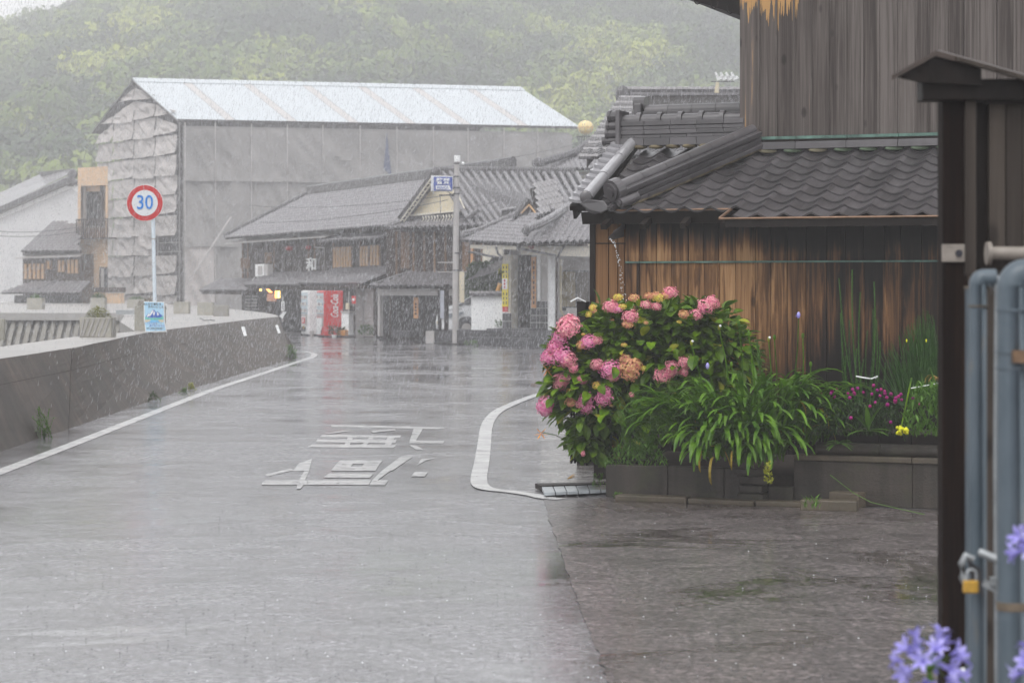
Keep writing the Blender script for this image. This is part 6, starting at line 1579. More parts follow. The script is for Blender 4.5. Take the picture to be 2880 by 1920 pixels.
tile_field('roof_tiles', [a, b_, b_+back_, a+back_], back_, M_tile_far, wh, pu=.3, pv=.35)
obj('verge', MB().prism([FWh.hit(-260, 690, -.45)[2], FWh.hit(200, 497, -.45)[2], FWh.hit(200, 512, -.45)[2], FWh.hit(-260, 708, -.45)[2]], FWh.s*.3), M_tile_dark, wh)
obj('verge_right', MB().prism([ap+vd, gl1+vd, gl1+vd-Z*.3, ap+vd-Z*.3], FWh.s*.3), M_tile_dark, wh)
obj('right_slope', MB().prism([ap+vd, gl1+vd, gl1+back_, ap+back_], Z*.1), M_tile_far, wh)
# back roof with raised ridge
obj('raised_ridge', MB().prism([U(108, 484, 153), U(205, 474, 148), U(205, 490, 148), U(118, 500, 153)], (0, .4, 0)), M_tile_far, wh)
obj('upper_roof_slope', MB().quad(U(-40, 560, 160), U(120, 486, 154), U(206, 484, 147), U(-40, 600, 149)), M_tile_far, wh)
obj('ridge_end_ornament', MB().ball(tuple(U(204, 490, 143)), .33, 8, 6), M_tile_dark, wh)
w_ = obj('vent', FWh.bx(MB(), 188, 508, 204, 518, -.25, -.1), M_oldwood, wh); 
for k in range(3): obj('bracket', FWh.bx(MB(), 190+k*5, 518, 192+k*5, 524, -.25, -.1), M_oldwood, w_)
for (y0, y1, lab) in ((645, 643, 'upper sagging cable across the white storehouse'), (658, 655, 'lower sagging cable across the white storehouse')):
    a, b_ = U(-60, y0, 125), U(230, y1-6, 125); t = thing('overhead_cable', a, lab, 'cable'); obj('wire', MB().tube([a.lerp(b_, k/10)-Z*.45*4*(k/10)*(1-k/10)*.5 for k in range(11)], .022, 5), M_tar, t)
# ---------------------------------------------------------------- low dark house with lattice upper floor
FD = Facade(58, 129.0, 222, 127.6)
dh = thing('lattice_house', FD.P(1.5, 2, 0), 'small dark timber house with pale upper lattices left of the tan building', 'house')
obj('wall', FD.bx(MB(), 64, 700, 222, 862, 0, .3), M_oldwood, dh); obj('side_wall', FD.bx(MB(), 64, 700, 68, 862, .3, 5), M_oldwood, dh)
z0 = FD.hit(140, 706, -.5)[1]; aa, ab = FD.hit(58, 706, -.5)[0], FD.hit(222, 706, -.5)[0]
tile_field('roof_tiles', [FD.P(aa, -.5, z0), FD.P(ab, -.5, z0), FD.P(ab, -.5, z0+1.6)+Vector((-.6, 3.4, 0)), FD.P(aa+.9, -.5, z0+1.6)+Vector((.4, 3.4, 0))], FD.e, M_tile_far, dh, pu=.28, pv=.3)
obj('eave_canopy', MB().prism([FD.hit(40, 728, -.7)[2], FD.hit(222, 722, -.7)[2], FD.P(ab, 0, FD.hit(222, 714, 0)[1]), FD.P(aa, 0, FD.hit(60, 718, 0)[1])], Z*.05), M_metalr, dh)
slats(FD, dh, 66, 742, 126, 784, -.05, M_lattice, .26, .15); slats(FD, dh, 128, 734, 144, 756, -.05, M_lattice, .26, .15)
slats(FD, dh, 162, 732, 182, 764, -.05, M_lattice, .26, .15); slats(FD, dh, 188, 730, 220, 768, -.05, M_lattice, .26, .15)
z0 = FD.hit(110, 824, -1.2)[1]; aa, ab = FD.hit(2, 824, -1.2)[0], FD.hit(222, 824, -1.2)[0]
tile_field('pent_roof_tiles', [FD.P(aa, -1.2, z0), FD.P(ab, -1.2, z0), FD.P(ab, 0, z0+.65), FD.P(aa+1.2, 0, z0+.65)], FD.e, M_tile_far, dh, pu=.28, pv=.3)
obj('pent_hip', MB().tube([FD.P(aa+2, -1.2, z0+.05), FD.P(aa+2.9, 0, z0+.7)], .07, 6), M_tile_dark, dh)
obj('opening', FD.bx(MB(), 40, 830, 222, 862, -.1, 0), M_black, dh)
t = thing('red_banner', U(15, 860, 133), 'low red and white strip at the far left behind the quay', 'banner'); obj('cloth', MB().prism([U(-30, 853, 133), U(32, 853, 133), U(32, 868, 133), U(-30, 868, 133)], (0, .1, 0)), M_redsign, t); obj('white_strip', MB().prism([U(-30, 846, 133), U(30, 850, 133), U(30, 853, 133), U(-30, 853, 133)], (0, .1, 0)), M_white, t)

# ---------------------------------------------------------------- quay planters
def planter(px0, px1, pyt, pyb, label, ribs=False, plant=None, dd=None, group='concrete planters on the quay'):
    d = (CAMH-DZ)*FPX/(pyb-HY) if dd is None else dd
    x0, x1 = (px0-HX)/FPX*d, (px1-HX)/FPX*d; h = (pyb-pyt)/FPX*d; w_ = x1-x0
    t = thing('concrete_planter', (x0, d, DZ), label, 'planter', group)
    t_ = min(.06, w_*.08)
    for nm, lo, hi in (('wall', (0, 0, 0), (w_, t_, h)), ('wall', (0, w_-t_, 0), (w_, w_, h)), ('wall', (0, t_+.001, 0), (t_, w_-t_-.001, h)), ('wall', (w_-t_, t_+.001, 0), (w_, w_-t_-.001, h))):
        obj(nm, MB().box(lo, hi), M_planter, t, world=False, bev=.006)
    obj('soil', MB().box((t_+.002, t_+.002, 0), (w_-t_-.002, w_-t_-.002, h*.92)), M_soil, t, world=False)
    if ribs:
        n = 6
        for i in range(n):
            a = w_*(i+.35)/n; mb = MB().prism([(max(.01, a-.10), -.018, .02), (max(.03, a-.06), -.018, .02), (min(w_-.01, a+.06), -.018, h-.02), (min(w_-.03, a+.02), -.018, h-.02)], (0, .017, 0)); obj('rib', mb, M_deck, t, world=False)
        for i in range(2):
            mb = MB().prism([(w_+.001, w_*(.2+.35*i), .03), (w_+.001, w_*(.28+.35*i), .03), (w_+.001, w_*(.45+.35*i), h-.03), (w_+.001, w_*(.37+.35*i), h-.03)], (.015, 0, 0)); obj('rib', mb, M_deck, t, world=False)
    if plant:
        m, L, rx, rz, n, sd_ = plant; r_ = random.Random(sd_); me = leaf_mesh(L, L*.45, m, .3, 2); mb = MB()
        for i in range(n):
            th = r_.uniform(0, 6.28); q = r_.random()**.5; zz_ = r_.random(); p = Vector((w_/2+math.cos(th)*rx*q*(1-zz_*.35), w_/2+math.sin(th)*rx*q*(1-zz_*.35), h*.9+rz*zz_*(1-q*.35)))
            add_mesh(mb, me, orient(p, Vector((math.cos(th)*q, math.sin(th)*q, r_.uniform(0, .9)))))
        obj('foliage', mb, m, t, world=False, kind='stuff', smooth=True)
    return t
planter(224, 312, 892, 948, 'textured planter with a round yellow green shrub on the seawall back edge', True, (L_olive := leafmat('olive_leaf', (.13, .15, .012), (.26, .26, .03)), .035, .27, .25, 1100, 91), dd=42.4)
planter(378, 455, 880, 945, 'planter half hidden behind the blue poster with a reddish green shrub at its right', False, (leafmat('russet_leaf', (.05, .07, .015), (.16, .09, .05)), .04, .36, .26, 700, 92), dd=48.8)
planter(75, 118, 838, 870, 'leftmost low planter on the far quay edge with a low green plant', False, (L_weed, .10, .26, .18, 120, 93), dd=93.5)
planter(254, 294, 836, 868, 'planter with flowering weeds in front of the tan building', False, (L_weed, .12, .30, .22, 160, 94), dd=94)
planter(357, 404, 838, 862, 'planter with a flat green plant just left of the sign pole on the far quay', False, (L_weed, .12, .36, .14, 140, 95), dd=100)
planter(488, 530, 849, 882, 'plain empty planter, first one right of the poster', dd=79)
planter(555, 598, 850, 886, 'plain empty planter, second one right of the poster', dd=75)
planter(600, 640, 858, 888, 'ribbed textured planter at the right end of the quay row', True, dd=72.5)
planter(-16, 10, 915, 975, 'pale concrete block at the left frame edge behind the seawall', dd=40)
t = thing('quay_ramp_box', U(345, 930, 70), 'low grey metal trough between the revetment and the quay planters', 'trough')
obj('trough', MB().prism([U(326, 872, 72), U(400, 872, 72), U(400, 884, 72), U(326, 884, 72)], (0, .8, 0)), M_galv, t)
t = thing('mooring_iron', G(580, 905, DZ), 'bent dark iron hook lying on the quay top', 'iron hook')
obj('hook', MB().tube([G(563, 896, DZ)+Z*.02, G(575, 904, DZ)+Z*.03, G(592, 902, DZ)+Z*.02, G(604, 903, DZ)+Z*.02], .012, 5), M_tar, t)

# ---------------------------------------------------------------- speed limit sign and poster
dS = 47.5
ss = thing('speed_limit_sign', U(437, 933, 47.5), 'round thirty speed limit sign on a white pole behind the seawall', 'road sign')
c = U(407.5, 571, dS)
FSg = math.radians(8)
def disc(r_, y, m, nm, seg=48): obj(nm, MB().tube([c-Y*y, c-Y*(y-.003)], r_, seg), m, ss)
disc(.382, .0, M_white, 'plate'); disc(.373, .006, M_redsign, 'red_ring'); disc(.270, .012, flat('sign_white', (.70, .72, .74), .35, var=.02), 'white_face')
text('numerals', '30', .42, M_bluesign, face_m(c-Y*.020+Z*.0, X, Z), ss, .003, bold=.003, sx=.86)
pT, pB_ = U(430, 612, dS+.05), U(437, 935, dS+.05)
pB2 = pT.lerp(pB_, 1.0); obj('pole', MB().tube([pT+Z*.2-X*.0, pB2-Z*.0], .040, 12), flat('white_pole', (.66, .74, .80), .35, var=.04), ss, smooth=True)
obj('pole_joint', MB().tube([pT.lerp(pB_, .18), pT.lerp(pB_, .19)], .044, 12), M_grey, ss)
obj('clamp', MB().prism([c+Vector((.05, .01, -.12)), c+Vector((.2, .01, -.12)), c+Vector((.2, .01, -.09)), c+Vector((.05, .01, -.09))], (0, .03, 0)), M_grey, ss)
dP = dS-.03
po = thing('poster_board', U(435, 935, dP), 'pale blue plastic notice with mountain drawing tied to the sign pole', 'poster')
M_sky_ = flat('poster_blue', (.42, .66, .84), .35, var=.03); M_mt = flat('poster_mountain', (.05, .13, .50), .4); M_gr = flat('poster_green', (.16, .52, .46), .4, var=.2, scale=30); M_lake = flat('poster_lake', (.18, .50, .80), .4)
def PP(x, y, o=0): return U(x, y, dP-o)
def warp(pts, o): return [PP(x+(3 if y > 925 and x > 440 else 0), y, o) for x, y in pts]
obj('board', MB().prism(warp([(404, 847), (462, 849), (463, 900), (466, 933), (409, 934), (405, 900)], .0), (0, .012, 0)), M_white, po)
obj('print_ground', MB().prism(warp([(406, 849), (460, 851), (461, 900), (463, 930), (411, 931), (407, 900)], .002), (0, -.001, 0)), M_sky_, po)
def pic(pts, m, o, nm): obj(nm, MB().prism([PP(x, y, o) for x, y in pts], (0, -.0008, 0)), m, po)
pic([(408, 893), (417, 880), (421, 883), (427, 873), (433, 869.5), (439, 878), (444, 876), (452, 884), (459, 890), (459, 894)], M_mt, .004, 'print_mountain')
pic([(417, 881), (421, 884), (427, 874), (432, 871), (429, 880), (424, 887), (419, 889), (412, 892)], M_white, .006, 'print_snow'); pic([(441, 880), (444, 877.5), (447, 884), (443, 888)], M_white, .006, 'print_snow'); pic([(433, 873), (436, 880), (433, 888), (430, 882)], M_white, .006, 'print_snow')
pic([(408, 890), (420, 894), (434, 893), (450, 893), (460, 888), (460, 898), (434, 900), (408, 898)], M_gr, .007, 'print_forest')
pic([(408, 899), (424, 899), (430, 906), (408, 906)], M_cream, .005, 'print_shore'); pic([(440, 900), (460, 899), (460, 906), (444, 906)], M_cream, .005, 'print_shore')
pic([(424, 898), (442, 898), (448, 904), (456, 907), (412, 907), (422, 903)], M_lake, .006, 'print_lake')
Mp = lambda x, y: face_m(PP(x, y, .006), X, Z)
text('lettering', 'みんなで 豊町 を', .051, M_ink, Mp(428, 855.5), po, .0006, bold=.0006)
text('lettering', 'きれいにしよう', .056, M_ink, Mp(442, 863), po, .0006, bold=.0006)
text('lettering', 'ここにごみを', .046, M_mt, Mp(424, 909.5), po, .0006, bold=.0004)
text('lettering', '捨てないように', .046, M_mt, Mp(442, 916), po, .0006, bold=.0004)
text('lettering', '豊町公衆衛生推進協議会', .0305, M_ink, Mp(435, 923.5), po, .0006, bold=.0003)

# ---------------------------------------------------------------- hill and forest
def hill_z(x, y):
    zr_ = 47.0+.36*(x+101) if x > -101 else 47.0+.5*(x+101)
    zr_ = max(9, min(70, zr_))
    t = max(0, min(1.08, (y-183)/267))
    z = zr_*(t**1.05 if t < 1 else 1+(t-1)*.1)+3.0*mnoise.noise(Vector((x*.025, y*.025, 0)))*min(1, t*3)
    return z-1.7 if t <= 0 else z
M_hill = flat('hill_ground', (.050, .062, .030), .9, var=.35, scale=.12)
hx = np.linspace(-390, 400, 90); hy = np.linspace(168, 473, 56)
mb = MB(); mb.v = [(x, y, hill_z(x, y)) for y in hy for x in hx]; nx_ = len(hx)
mb.f = [(j*nx_+i, j*nx_+i+1, (j+1)*nx_+i+1, (j+1)*nx_+i) for j in range(len(hy)-1) for i in range(nx_-1)]
obj('hill', mb, M_hill, smooth=True, kind='structure')
# terraces / pale lane high on the right
mb = MB()
pts = []
for px in range(1290, 1560, 20):
    k = (805-(32+4*math.sin(px*.02)))/6400
    y = 190
    while y < 460 and hill_z((px-HX)/FPX*y, y) < 2+k*y: y += 2
    pts.append(Vector(((px-HX)/FPX*y, y-1, 2+k*y+2.0)))
for a, b_ in zip(pts, pts[1:]): mb.quad(a, b_, b_+Vector((0, .2, .32)), a+Vector((0, .2, .32)))
obj('hill_lane', mb, M_deck, kind='structure')
fr_ = np.random.RandomState(4)
def crown_template(n, seed):
    r_ = np.random.RandomState(seed)
    nb_ = 9; bc = r_.normal(0, .42, (nb_, 3)); bc[:, 2] = bc[:, 2]*.55+.15*0; br = r_.uniform(.35, .6, nb_)
    k = r_.randint(0, nb_, n); d = r_.normal(size=(n, 3)); d /= np.linalg.norm(d, axis=1)[:, None]; d[:, 2] = np.where(d[:, 2] < -.3, -d[:, 2], d[:, 2])
    c = bc[k]+d*br[k][:, None]*r_.uniform(.75, 1.05, n)[:, None]
    a = np.cross(d, r_.normal(size=(n, 3))); a /= np.linalg.norm(a, axis=1)[:, None]; b_ = np.cross(d, a)+d*r_.uniform(-.5, .5, n)[:, None]
    s_ = r_.uniform(.065, .13, n)[:, None]
    tri = np.stack([c-a*s_-b_*s_*.5, c+a*s_-b_*s_*.5, c+b_*s_], 1)
    return tri
templates = [crown_template(330, s) for s in range(7)]
M_for, nt_, b_ = newmat('forest_leaves')
at = N(nt_, 'ShaderNodeAttribute'); at.attribute_name = 'species'
rp_ = ramp(nt_, [(0, (.018, .036, .022)), (.35, (.045, .080, .026)), (.55, (.10, .155, .026)), (.8, (.20, .26, .04)), (1, (.32, .36, .06))]); nt_.links.new(at.outputs['Fac'], rp_.inputs[0])
nt_.links.new(rp_.outputs[0], b_.inputs['Base Color']); b_.inputs['Roughness'].default_value = .8
V = []; SPV = []
cnt = 0
for i in range(9000):
    y = 208+248*fr_.uniform(0, 1)**.85; hw = y*.245
    x = fr_.uniform(-hw-8, hw*.55+8)
    if x > hw*.50: continue
    z = hill_z(x, y)
    if 2+(805+60)/6400*y < z: continue
    if x < -y*.28: continue
    right = x/y > -.03
    s_ = fr_.uniform(2.0, 4.4)*(.75 if right else 1)
    tr_ = templates[fr_.randint(0, 7)]
    an = fr_.uniform(0, 6.28); ca, sa = math.cos(an), math.sin(an)
    t = tr_ @ np.array([[ca, sa, 0], [-sa, ca, 0], [0, 0, 1]])
    t = t*np.array([s_, s_, s_*fr_.uniform(.8, 1.35)])+np.array([x, y, z+s_*.55])
    n1 = mnoise.noise(Vector((x*.045, y*.025, 3)))+.7*mnoise.noise(Vector((x*.12, y*.06, 9)))
    sp_ = min(1, max(0, .46+.9*n1+fr_.uniform(-.16, .16)-(.10 if right else 0)))
    V.append(t.reshape(-1, 3)); SPV.append(np.clip(np.full(len(t), sp_)+fr_.uniform(-.06, .06, len(t)), 0, 1)); cnt += 1
    if cnt >= 3700: break
V = np.concatenate(V).astype(np.float32); SPV = np.concatenate(SPV).astype(np.float32); nt3 = len(SPV)
me = bpy.data.meshes.new('hillside_forest'); me.vertices.add(len(V)); me.vertices.foreach_set('co', V.ravel())
me.loops.add(nt3*3); me.loops.foreach_set('vertex_index', np.arange(nt3*3, dtype=np.int32)); me.polygons.add(nt3)
me.polygons.foreach_set('loop_start', np.arange(0, nt3*3, 3, dtype=np.int32)); me.update(calc_edges=True)
a_ = me.attributes.new('species', 'FLOAT', 'FACE'); a_.data.foreach_set('value', SPV); me.materials.append(M_for)
obj('hillside_forest', me, M_for, kind='stuff', label='dense mixed green forest covering the misty hillside')
# ---------------------------------------------------------------- gate post, wall and pipes at the right
gp = thing('gate_post', U(2686, 1500, 9.0), 'dark weathered wooden gateway with a small pitched roof at the right edge', 'gateway')
dG = 9.0
def Gb(x0, y0, x1, y1, d, th): return MB().prism([U(x0, y0, d), U(x1, y0, d), U(x1, y1, d), U(x0, y1, d)], (0, th, 0))
base = (CAMH)*FPX/dG+HY
M_post = wood('gate_post_wood', [(.25, (.005, .003, .003)), (.5, (.011, .007, .006)), (.74, (.030, .017, .011)), (.92, (.14, .072, .028))], 60, 3.5, .6, knots=False, w=(.5, .55, .0), spec=.05)
M_pan = wood('gate_panel_wood', [(.2, (.018, .014, .012)), (.5, (.048, .039, .033)), (.8, (.10, .082, .068))], 40, 2, .6)
obj('post', Gb(2651, 270, 2722, base, dG, .11), M_post, gp, bev=.006)
obj('post_strip', Gb(2714, 222, 2746, 775, dG-.02, .10), M_pan, gp, bev=.004)
obj('panel_back', Gb(2746, 270, 3300, 760, dG+.06, .05), M_darkwood, gp)
x = 2782
while x < 3250:
    obj('panel_board', Gb(x, 290, x+46, 700, dG+.01+rnd.uniform(0, .01), .04), M_pan, gp, bev=.003); x += 48
obj('rail', Gb(2775, 255, 3300, 288, dG-.02, .08), M_darkwood, gp)
obj('post', Gb(3240, 270, 3310, base, dG, .11), M_post, gp, bev=.006)
obj('panel_board', Gb(2746, 760, 3240, base, dG+.08, .03), M_pan, gp)
# roof
Rf = lambda x, y, d: U(x, y, d)
def slab(pts, th, m, nm): obj(nm, MB().prism([Rf(*p) for p in pts], (0, 0, th)), m, gp, bev=.004)
M_roofb = flat('rusty_roof_sheet', (.055, .040, .033), .45, .2, var=.4, scale=14)
obj('roof_left_slope', MB().prism([U(2508, 212, 8.9), U(2634, 142, 8.9), U(2640, 140, 10.2), U(2520, 205, 10.2)], (0, 0, -.02)), M_roofb, gp)
obj('roof_right_slope', MB().prism([U(2634, 142, 8.9), U(3300, 330, 8.9), U(3300, 325, 10.2), U(2640, 140, 10.2)], (0, 0, -.022)), M_roofb, gp)
obj('gable_board', MB().prism([U(2512, 213, 8.92), U(2634, 146, 8.92), U(2760, 182, 8.92), U(2760, 240, 8.92), U(2594, 232, 8.92)], (0, .03, 0)), M_darkwood, gp)
obj('crossbeam', Gb(2594, 222, 3300, 282, 8.95, .12), M_darkwood, gp, bev=.005)
obj('batten', MB().prism([U(2690, 158, 8.88), U(3300, 332, 8.88), U(3300, 345, 8.88), U(2690, 170, 8.88)], (0, .03, 0)), M_pan, gp)
M_bracket = flat('worn_bracket', (.26, .23, .20), .5, var=.25, scale=15)
br = thing('metal_bracket', U(2684, 737, 8.95), 'pale square metal plate with a hole screwed on the dark gate post', 'bracket')
obj('plate', Gb(2649, 687, 2720, 737, 8.985, .01), M_bracket, br, bev=.003); c = U(2697, 712, 8.98); obj('hole', MB().tube([c, c-Y*.006], .014, 14), M_ink, br); 
hp = thing('white_rail_pipe', U(2830, 712, 8.6), 'pale horizontal pipe in front of the gate boards', 'pipe')
obj('pipe', MB().tube([U(2778, 712, 8.75), U(3300, 712, 8.75)], .026, 14), M_bracket, hp, smooth=True); obj('end_collar', MB().tube([U(2774, 712, 8.75), U(2786, 712, 8.75)], .045, 14), M_bracket, hp, smooth=True)
# blue steel tube gate
M_bluep, nt_, b_ = newmat('blue_grey_paint')
n1 = noise(nt_, pos_map(nt_, (9, 9, 2.5)), 1, 6, .6); r1 = ramp(nt_, [(.3, (.062, .088, .108)), (.6, (.105, .135, .16)), (.74, (.17, .15, .12))]); nt_.links.new(n1, r1.inputs[0])
nt_.links.new(r1.outputs[0], b_.inputs['Base Color']); b_.inputs['Roughness'].default_value = .38; bump(nt_, b_, n1, .2, .004)
gt = thing('tube_gate', U(2800, 1900, 7.4), 'blue grey steel tube gate with chain link mesh at the right edge', 'gate')
dT = 7.4
def tube_(pts, r_, nm, m=M_bluep, seg=18, par=gt): return obj(nm, MB().tube([U(*p) for p in pts], r_, seg), m, par, smooth=True)
yb_ = HY+CAMH*FPX/dT-10
arc = lambda cx, cy, r_, d, a0, a1, n=8: [(cx+r_*math.cos(R(a0+(a1-a0)*i/n)), cy-r_*math.sin(R(a0+(a1-a0)*i/n)), d) for i in range(n+1)]
tube_([(2727, yb_, dT+.10), (2727, 812, dT+.10)], .014, 'edge_rod')
obj('rod_cap', MB().tube([U(2727, 812, dT+.1), U(2727, 804, dT+.1)], .018, 12), M_bedtop, gt)
tube_([(2750, yb_, dT), (2750, 800, dT)]+arc(2768, 800, 18, dT, 180, 90)+[(2800, 782, dT)], .029, 'leaf_stile')
tube_([(2788, 788, dT), (2830, 788, dT)], .015, 'top_rail', M_galv)
tube_([(2846, yb_, dT-.25), (2846, 808, dT-.25)]+arc(2884, 808, 38, dT-.25, 180, 90)+[(3200, 770, dT-.25)], .047, 'main_post')
for (y, r_) in ((868, .0500), (985, .0505), (1030, .0500)): obj('weld_ring', MB().tube([U(2846, y, dT-.25), U(2846, y+7, dT-.25)], r_, 18), M_bluep, gt, smooth=False)
obj('rust_band', MB().tube([U(2846, 1690, dT-.25), U(2846, 1714, dT-.25)], .0492, 18), flat('rusty_tape', (.15, .115, .08), .6, var=.3, scale=20), gt)
obj('hinge', Gb(2850, 985, 2925, 1020, dT-.32, .03), flat('rust', (.15, .09, .05), .6, var=.4, scale=30), gt)
obj('weld_ring', MB().tube([U(2750, 858, dT), U(2750, 863, dT)], .032, 18), M_bedtop, gt)
# chain link: zigzag wires
def zig(x0, n, m, r_, d, ph):
    pts = []; y = 800; k = 0
    while y < yb_: pts.append((x0+(11 if (k+ph) % 2 else -11), y, d+(.006 if k % 2 else -.006))); y += 30; k += 1
    tube_(pts, r_, 'mesh_wire', m, 6)
for i in range(-0, 2): zig(2792+i*22, 0, M_galv, .0022, dT-.03, i)
for i in range(2): zig(2792+i*22, 0, M_galv, .0022, dT-.04, i+1)
for i in range(14):
    x0 = 2905+i*22
    if x0 < 3200: zig(x0, 0, M_galv, .0022, dT-.05, i)
tube_([(2804, yb_, dT-.02), (2798, 1300, dT-.02), (2802, 800, dT-.02)], .006, 'tension_wire', M_galv, 8)
tube_([(3200, 770, dT-.25), (3225, 775, dT-.25), (3238, 790, dT-.25), (3240, yb_, dT-.25)], .047, 'far_post')
# latch bars and padlock
tube_([(2755, 1552, dT-.06), (2840, 1586, dT-.12)], .014, 'latch_bar', M_galv, 10); obj('latch_bar', MB().prism([U(2760, 1645, dT-.08), U(2842, 1690, dT-.1), U(2842, 1668, dT-.1), U(2775, 1630, dT-.08)], (0, .02, 0)), M_galv, gt)
obj('hasp', MB().prism([U(2722, 1572, dT-.08), U(2760, 1600, dT-.08), U(2768, 1680, dT-.08), U(2735, 1640, dT-.08)], (0, .015, 0)), M_tar, gt)
obj('latch_plate', Gb(2785, 1622, 2815, 1650, dT-.1, .02), M_galv, gt, bev=.004)
tube_([(2738, 1572, dT-.1), (2716, 1560, dT-.1), (2704, 1585, dT-.1), (2706, 1622, dT-.1), (2716, 1640, dT-.1)], .011, 'latch_loop', M_galv, 10)
pk = thing('padlock', U(2730, 1670, dT-.14), 'brass padlock hanging from the gate latch', 'padlock')
M_brass = flat('brass', (.55, .32, .05), .35, .5, var=.2, scale=60)
obj('body', Gb(2710, 1632, 2754, 1668, dT-.16, .022), M_brass, pk, bev=.005)
obj('shackle', MB().tube([U(x, y, dT-.15) for x, y in [(2719, 1636), (2719, 1612), (2724, 1603), (2733, 1600), (2742, 1604), (2746, 1614), (2746, 1636)]], .0045, 8), M_galv, pk, smooth=True)
t = thing('water_drop', U(2708, 1887, 7.2), 'single large water drop hanging below the purple petals', 'water drop'); obj('drop', MB().ball(tuple(U(2708, 1886, 7.1)), .010, 12, 8, (1, 1, 1.1)), M_drop, t, smooth=True)
# ---------------------------------------------------------------- foreground agapanthus blooms
def bloom(name, label, cx, cy, d, rad, n, seed, stem):
    r_ = random.Random(seed); t = thing(name, U(cx, cy+60, d), label, 'flower'); c = U(cx, cy, d)
    for i in range(n):
        z = 1-(i+.5)/n*1.55; q = math.sqrt(max(0, 1-z*z)); th = i*2.39996+r_.uniform(-.2, .2)
        dirn = Vector((q*math.cos(th), q*math.sin(th), z)); e = c+dirn*rad*r_.uniform(.72, 1.0)
        mb = MB().tube([c, c.lerp(e, .5)+Z*.004, e], [.0016, .0014, .0018], 5); obj('pedicel', mb, L_weed, t)
        # trumpet of six petals
        mb = MB(); a = dirn.orthogonal().normalized(); b2 = dirn.cross(a); Lp = r_.uniform(.038, .056)
        for k in range(6):
            an = k*math.pi/3+r_.uniform(-.1, .1); s_ = a*math.cos(an)+b2*math.sin(an); tn = dirn.cross(s_)
            p0 = e; p1 = e+dirn*Lp*.5+s_*.006; p2 = e+dirn*Lp*.85+s_*.019; p3 = e+dirn*Lp*.95+s_*.036
            for (u0, u1, w0, w1) in ((p0, p1, .002, .005), (p1, p2, .005, .0085), (p2, p3, .0085, .003)):
                mb.quad(u0-tn*w0, u0+tn*w0, u1+tn*w1, u1-tn*w1)
        obj('floret', mb, F_lil, t, smooth=True)
    obj('stem', MB().tube([c, c+Vector((.05, 0, -.3)), c+Vector((.16, .1, -c.z))], [.006, .007, .008], 8), L_aga, t, smooth=True)
    obj('flower_core', MB().ball(tuple(c), .018, 10, 6), L_weed, t, smooth=True)
bloom('agapanthus_bloom', 'lilac blue agapanthus flower head in front of the gate post foot', 2612, 1872, 6.5, .072, 17, 1, 0)
bloom('agapanthus_bloom', 'purple blue agapanthus floret cluster at the frame edge beside the padlock', 2925, 1540, 6.4, .045, 12, 2, 0)
bloom('agapanthus_bloom', 'purple blue agapanthus cluster in the bottom right corner', 2930, 1880, 6.3, .045, 12, 3, 0)
t = thing('agapanthus_leaf', U(2690, 1930, 6.6), 'green strap leaf rising behind the lilac flower head', 'leaf'); mb = MB().tube([U(2655, 1868, 6.7), U(2700, 1905, 6.7), U(2760, 1990, 6.7)], [.004, .007, .009], 6); obj('blade', mb, L_weed, t)

# ---------------------------------------------------------------- rain, splashes and drenched air
def needle_field(name, n, seed, ymin, ymax, wdt, lng, m, label, zmax=None, pw=1.0):
    r_ = np.random.RandomState(seed)
    y = ymin+(ymax-ymin)*r_.random(n)**pw
    hw = y*.235+.5; x = r_.uniform(-1, 1, n)*hw; zt_ = 2+y*.132+.5; z = r_.uniform(0.02, 1, n)*zt_
    keep = z > .02; x, y, z = x[keep], y[keep], z[keep]; n = len(x)
    L = lng*r_.uniform(.6, 1.5, n); w_ = wdt*r_.uniform(.6, 1.4, n)
    tilt = r_.normal(.20, .10, n)
    c = np.stack([x, y, z], 1); d = np.stack([tilt, np.full(n, .02), np.ones(n)], 1); d /= np.linalg.norm(d, axis=1)[:, None]
    a = np.stack([w_, np.zeros(n), np.zeros(n)], 1); b_ = np.stack([np.zeros(n), w_, np.zeros(n)], 1)
    top = c+d*L[:, None]*.5; bot = c-d*L[:, None]*.5; q1 = c-a-b_*.6; q2 = c+a-b_*.6; q3 = c+b_
    Vv = np.stack([top, bot-a, bot+a, bot+b_], 1).reshape(-1, 3).astype(np.float32)
    F = np.array([[0, 1, 2], [0, 2, 3], [0, 3, 1], [1, 3, 2]], dtype=np.int32)
    idx = (np.arange(n, dtype=np.int32)[:, None, None]*4+F[None]).reshape(-1)
    me = bpy.data.meshes.new(name); me.vertices.add(len(Vv)); me.vertices.foreach_set('co', Vv.ravel()); me.loops.add(len(idx)); me.loops.foreach_set('vertex_index', idx)
    me.polygons.add(len(idx)//3); me.polygons.foreach_set('loop_start', np.arange(0, len(idx), 3, dtype=np.int32)); me.update(calc_edges=True); me.materials.append(m)
    return obj(name, me, m, kind='stuff', label=label)
M_rain, nt_, b_ = newmat('rain_water')
b_.inputs['Base Color'].default_value = (.86, .87, .90, 1); b_.inputs['Roughness'].default_value = .25
tr = N(nt_, 'ShaderNodeBsdfTransparent'); tl = N(nt_, 'ShaderNodeBsdfTranslucent'); tl.inputs[0].default_value = (.9, .9, .93, 1)
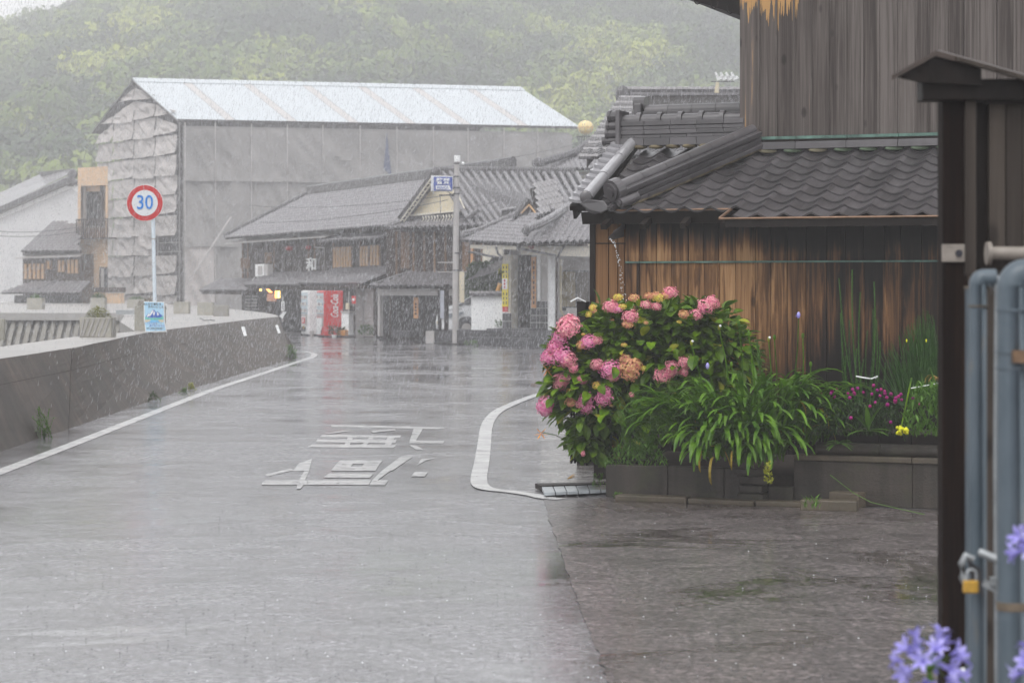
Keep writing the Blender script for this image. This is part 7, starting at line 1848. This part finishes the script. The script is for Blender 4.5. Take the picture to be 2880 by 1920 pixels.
m1 = N(nt_, 'ShaderNodeMixShader'); m1.inputs[0].default_value = .5; m2 = N(nt_, 'ShaderNodeMixShader'); m2.inputs[0].default_value = .45
nt_.links.new(b_.outputs[0], m1.inputs[1]); nt_.links.new(tl.outputs[0], m1.inputs[2]); nt_.links.new(tr.outputs[0], m2.inputs[1]); nt_.links.new(m1.outputs[0], m2.inputs[2]); nt_.links.new(m2.outputs[0], nt_.nodes['Material Output'].inputs['Surface'])
needle_field('rain', 330000, 3, 30, 98, .0026, .066, M_rain, 'driving rain falling over the whole street', pw=.75)
# splash crowns and floating bubbles on the road
r_ = np.random.RandomState(9); mb = MB(); mb2 = MB()
for i in range(2200):
    py = 1080+(1920-1080)*r_.random()**.8; px = r_.uniform(0, 2640)
    p = G(px, py); 
    if p.x < -5.9: continue
    if p.x > .5 and p.y > 19.2: continue
    rr = r_.uniform(.002, .0055)*(1.0 if py > 1300 else 1.2)
    (mb if r_.random() < .85 else mb2).ball((p.x, p.y, .010), rr, 6, 3, (1, 1, .9), -.1, 1)
M_bub, nt_, b_ = newmat('rain_bubble'); b_.inputs['Base Color'].default_value = (.10, .10, .11, 1); b_.inputs['Roughness'].default_value = .08
obj('rain_bubbles', mb, M_bub, smooth=True, kind='stuff', label='small dark bubbles floating on the wet road')
obj('rain_splashes', mb2, M_drop, smooth=True, kind='stuff', label='tiny bright rain splashes dotting the wet road')

M_haze = bpy.data.materials.new('haze'); M_haze.cycles.volume_sampling = 'DISTANCE'; M_haze.use_nodes = True; nth = M_haze.node_tree; nth.nodes.clear()
pv_ = nth.nodes.new('ShaderNodeVolumePrincipled'); pv_.inputs['Color'].default_value = (.985, .985, .995, 1); pv_.inputs['Density'].default_value = .0019; pv_.inputs['Anisotropy'].default_value = 0.0
oh = nth.nodes.new('ShaderNodeOutputMaterial'); nth.links.new(pv_.outputs[0], oh.inputs['Volume'])
obj('haze', MB().box((-400, -60, -2.6), (410, 482, 80)), M_haze, kind='stuff', label='pale rain haze filling the air over the harbour street')
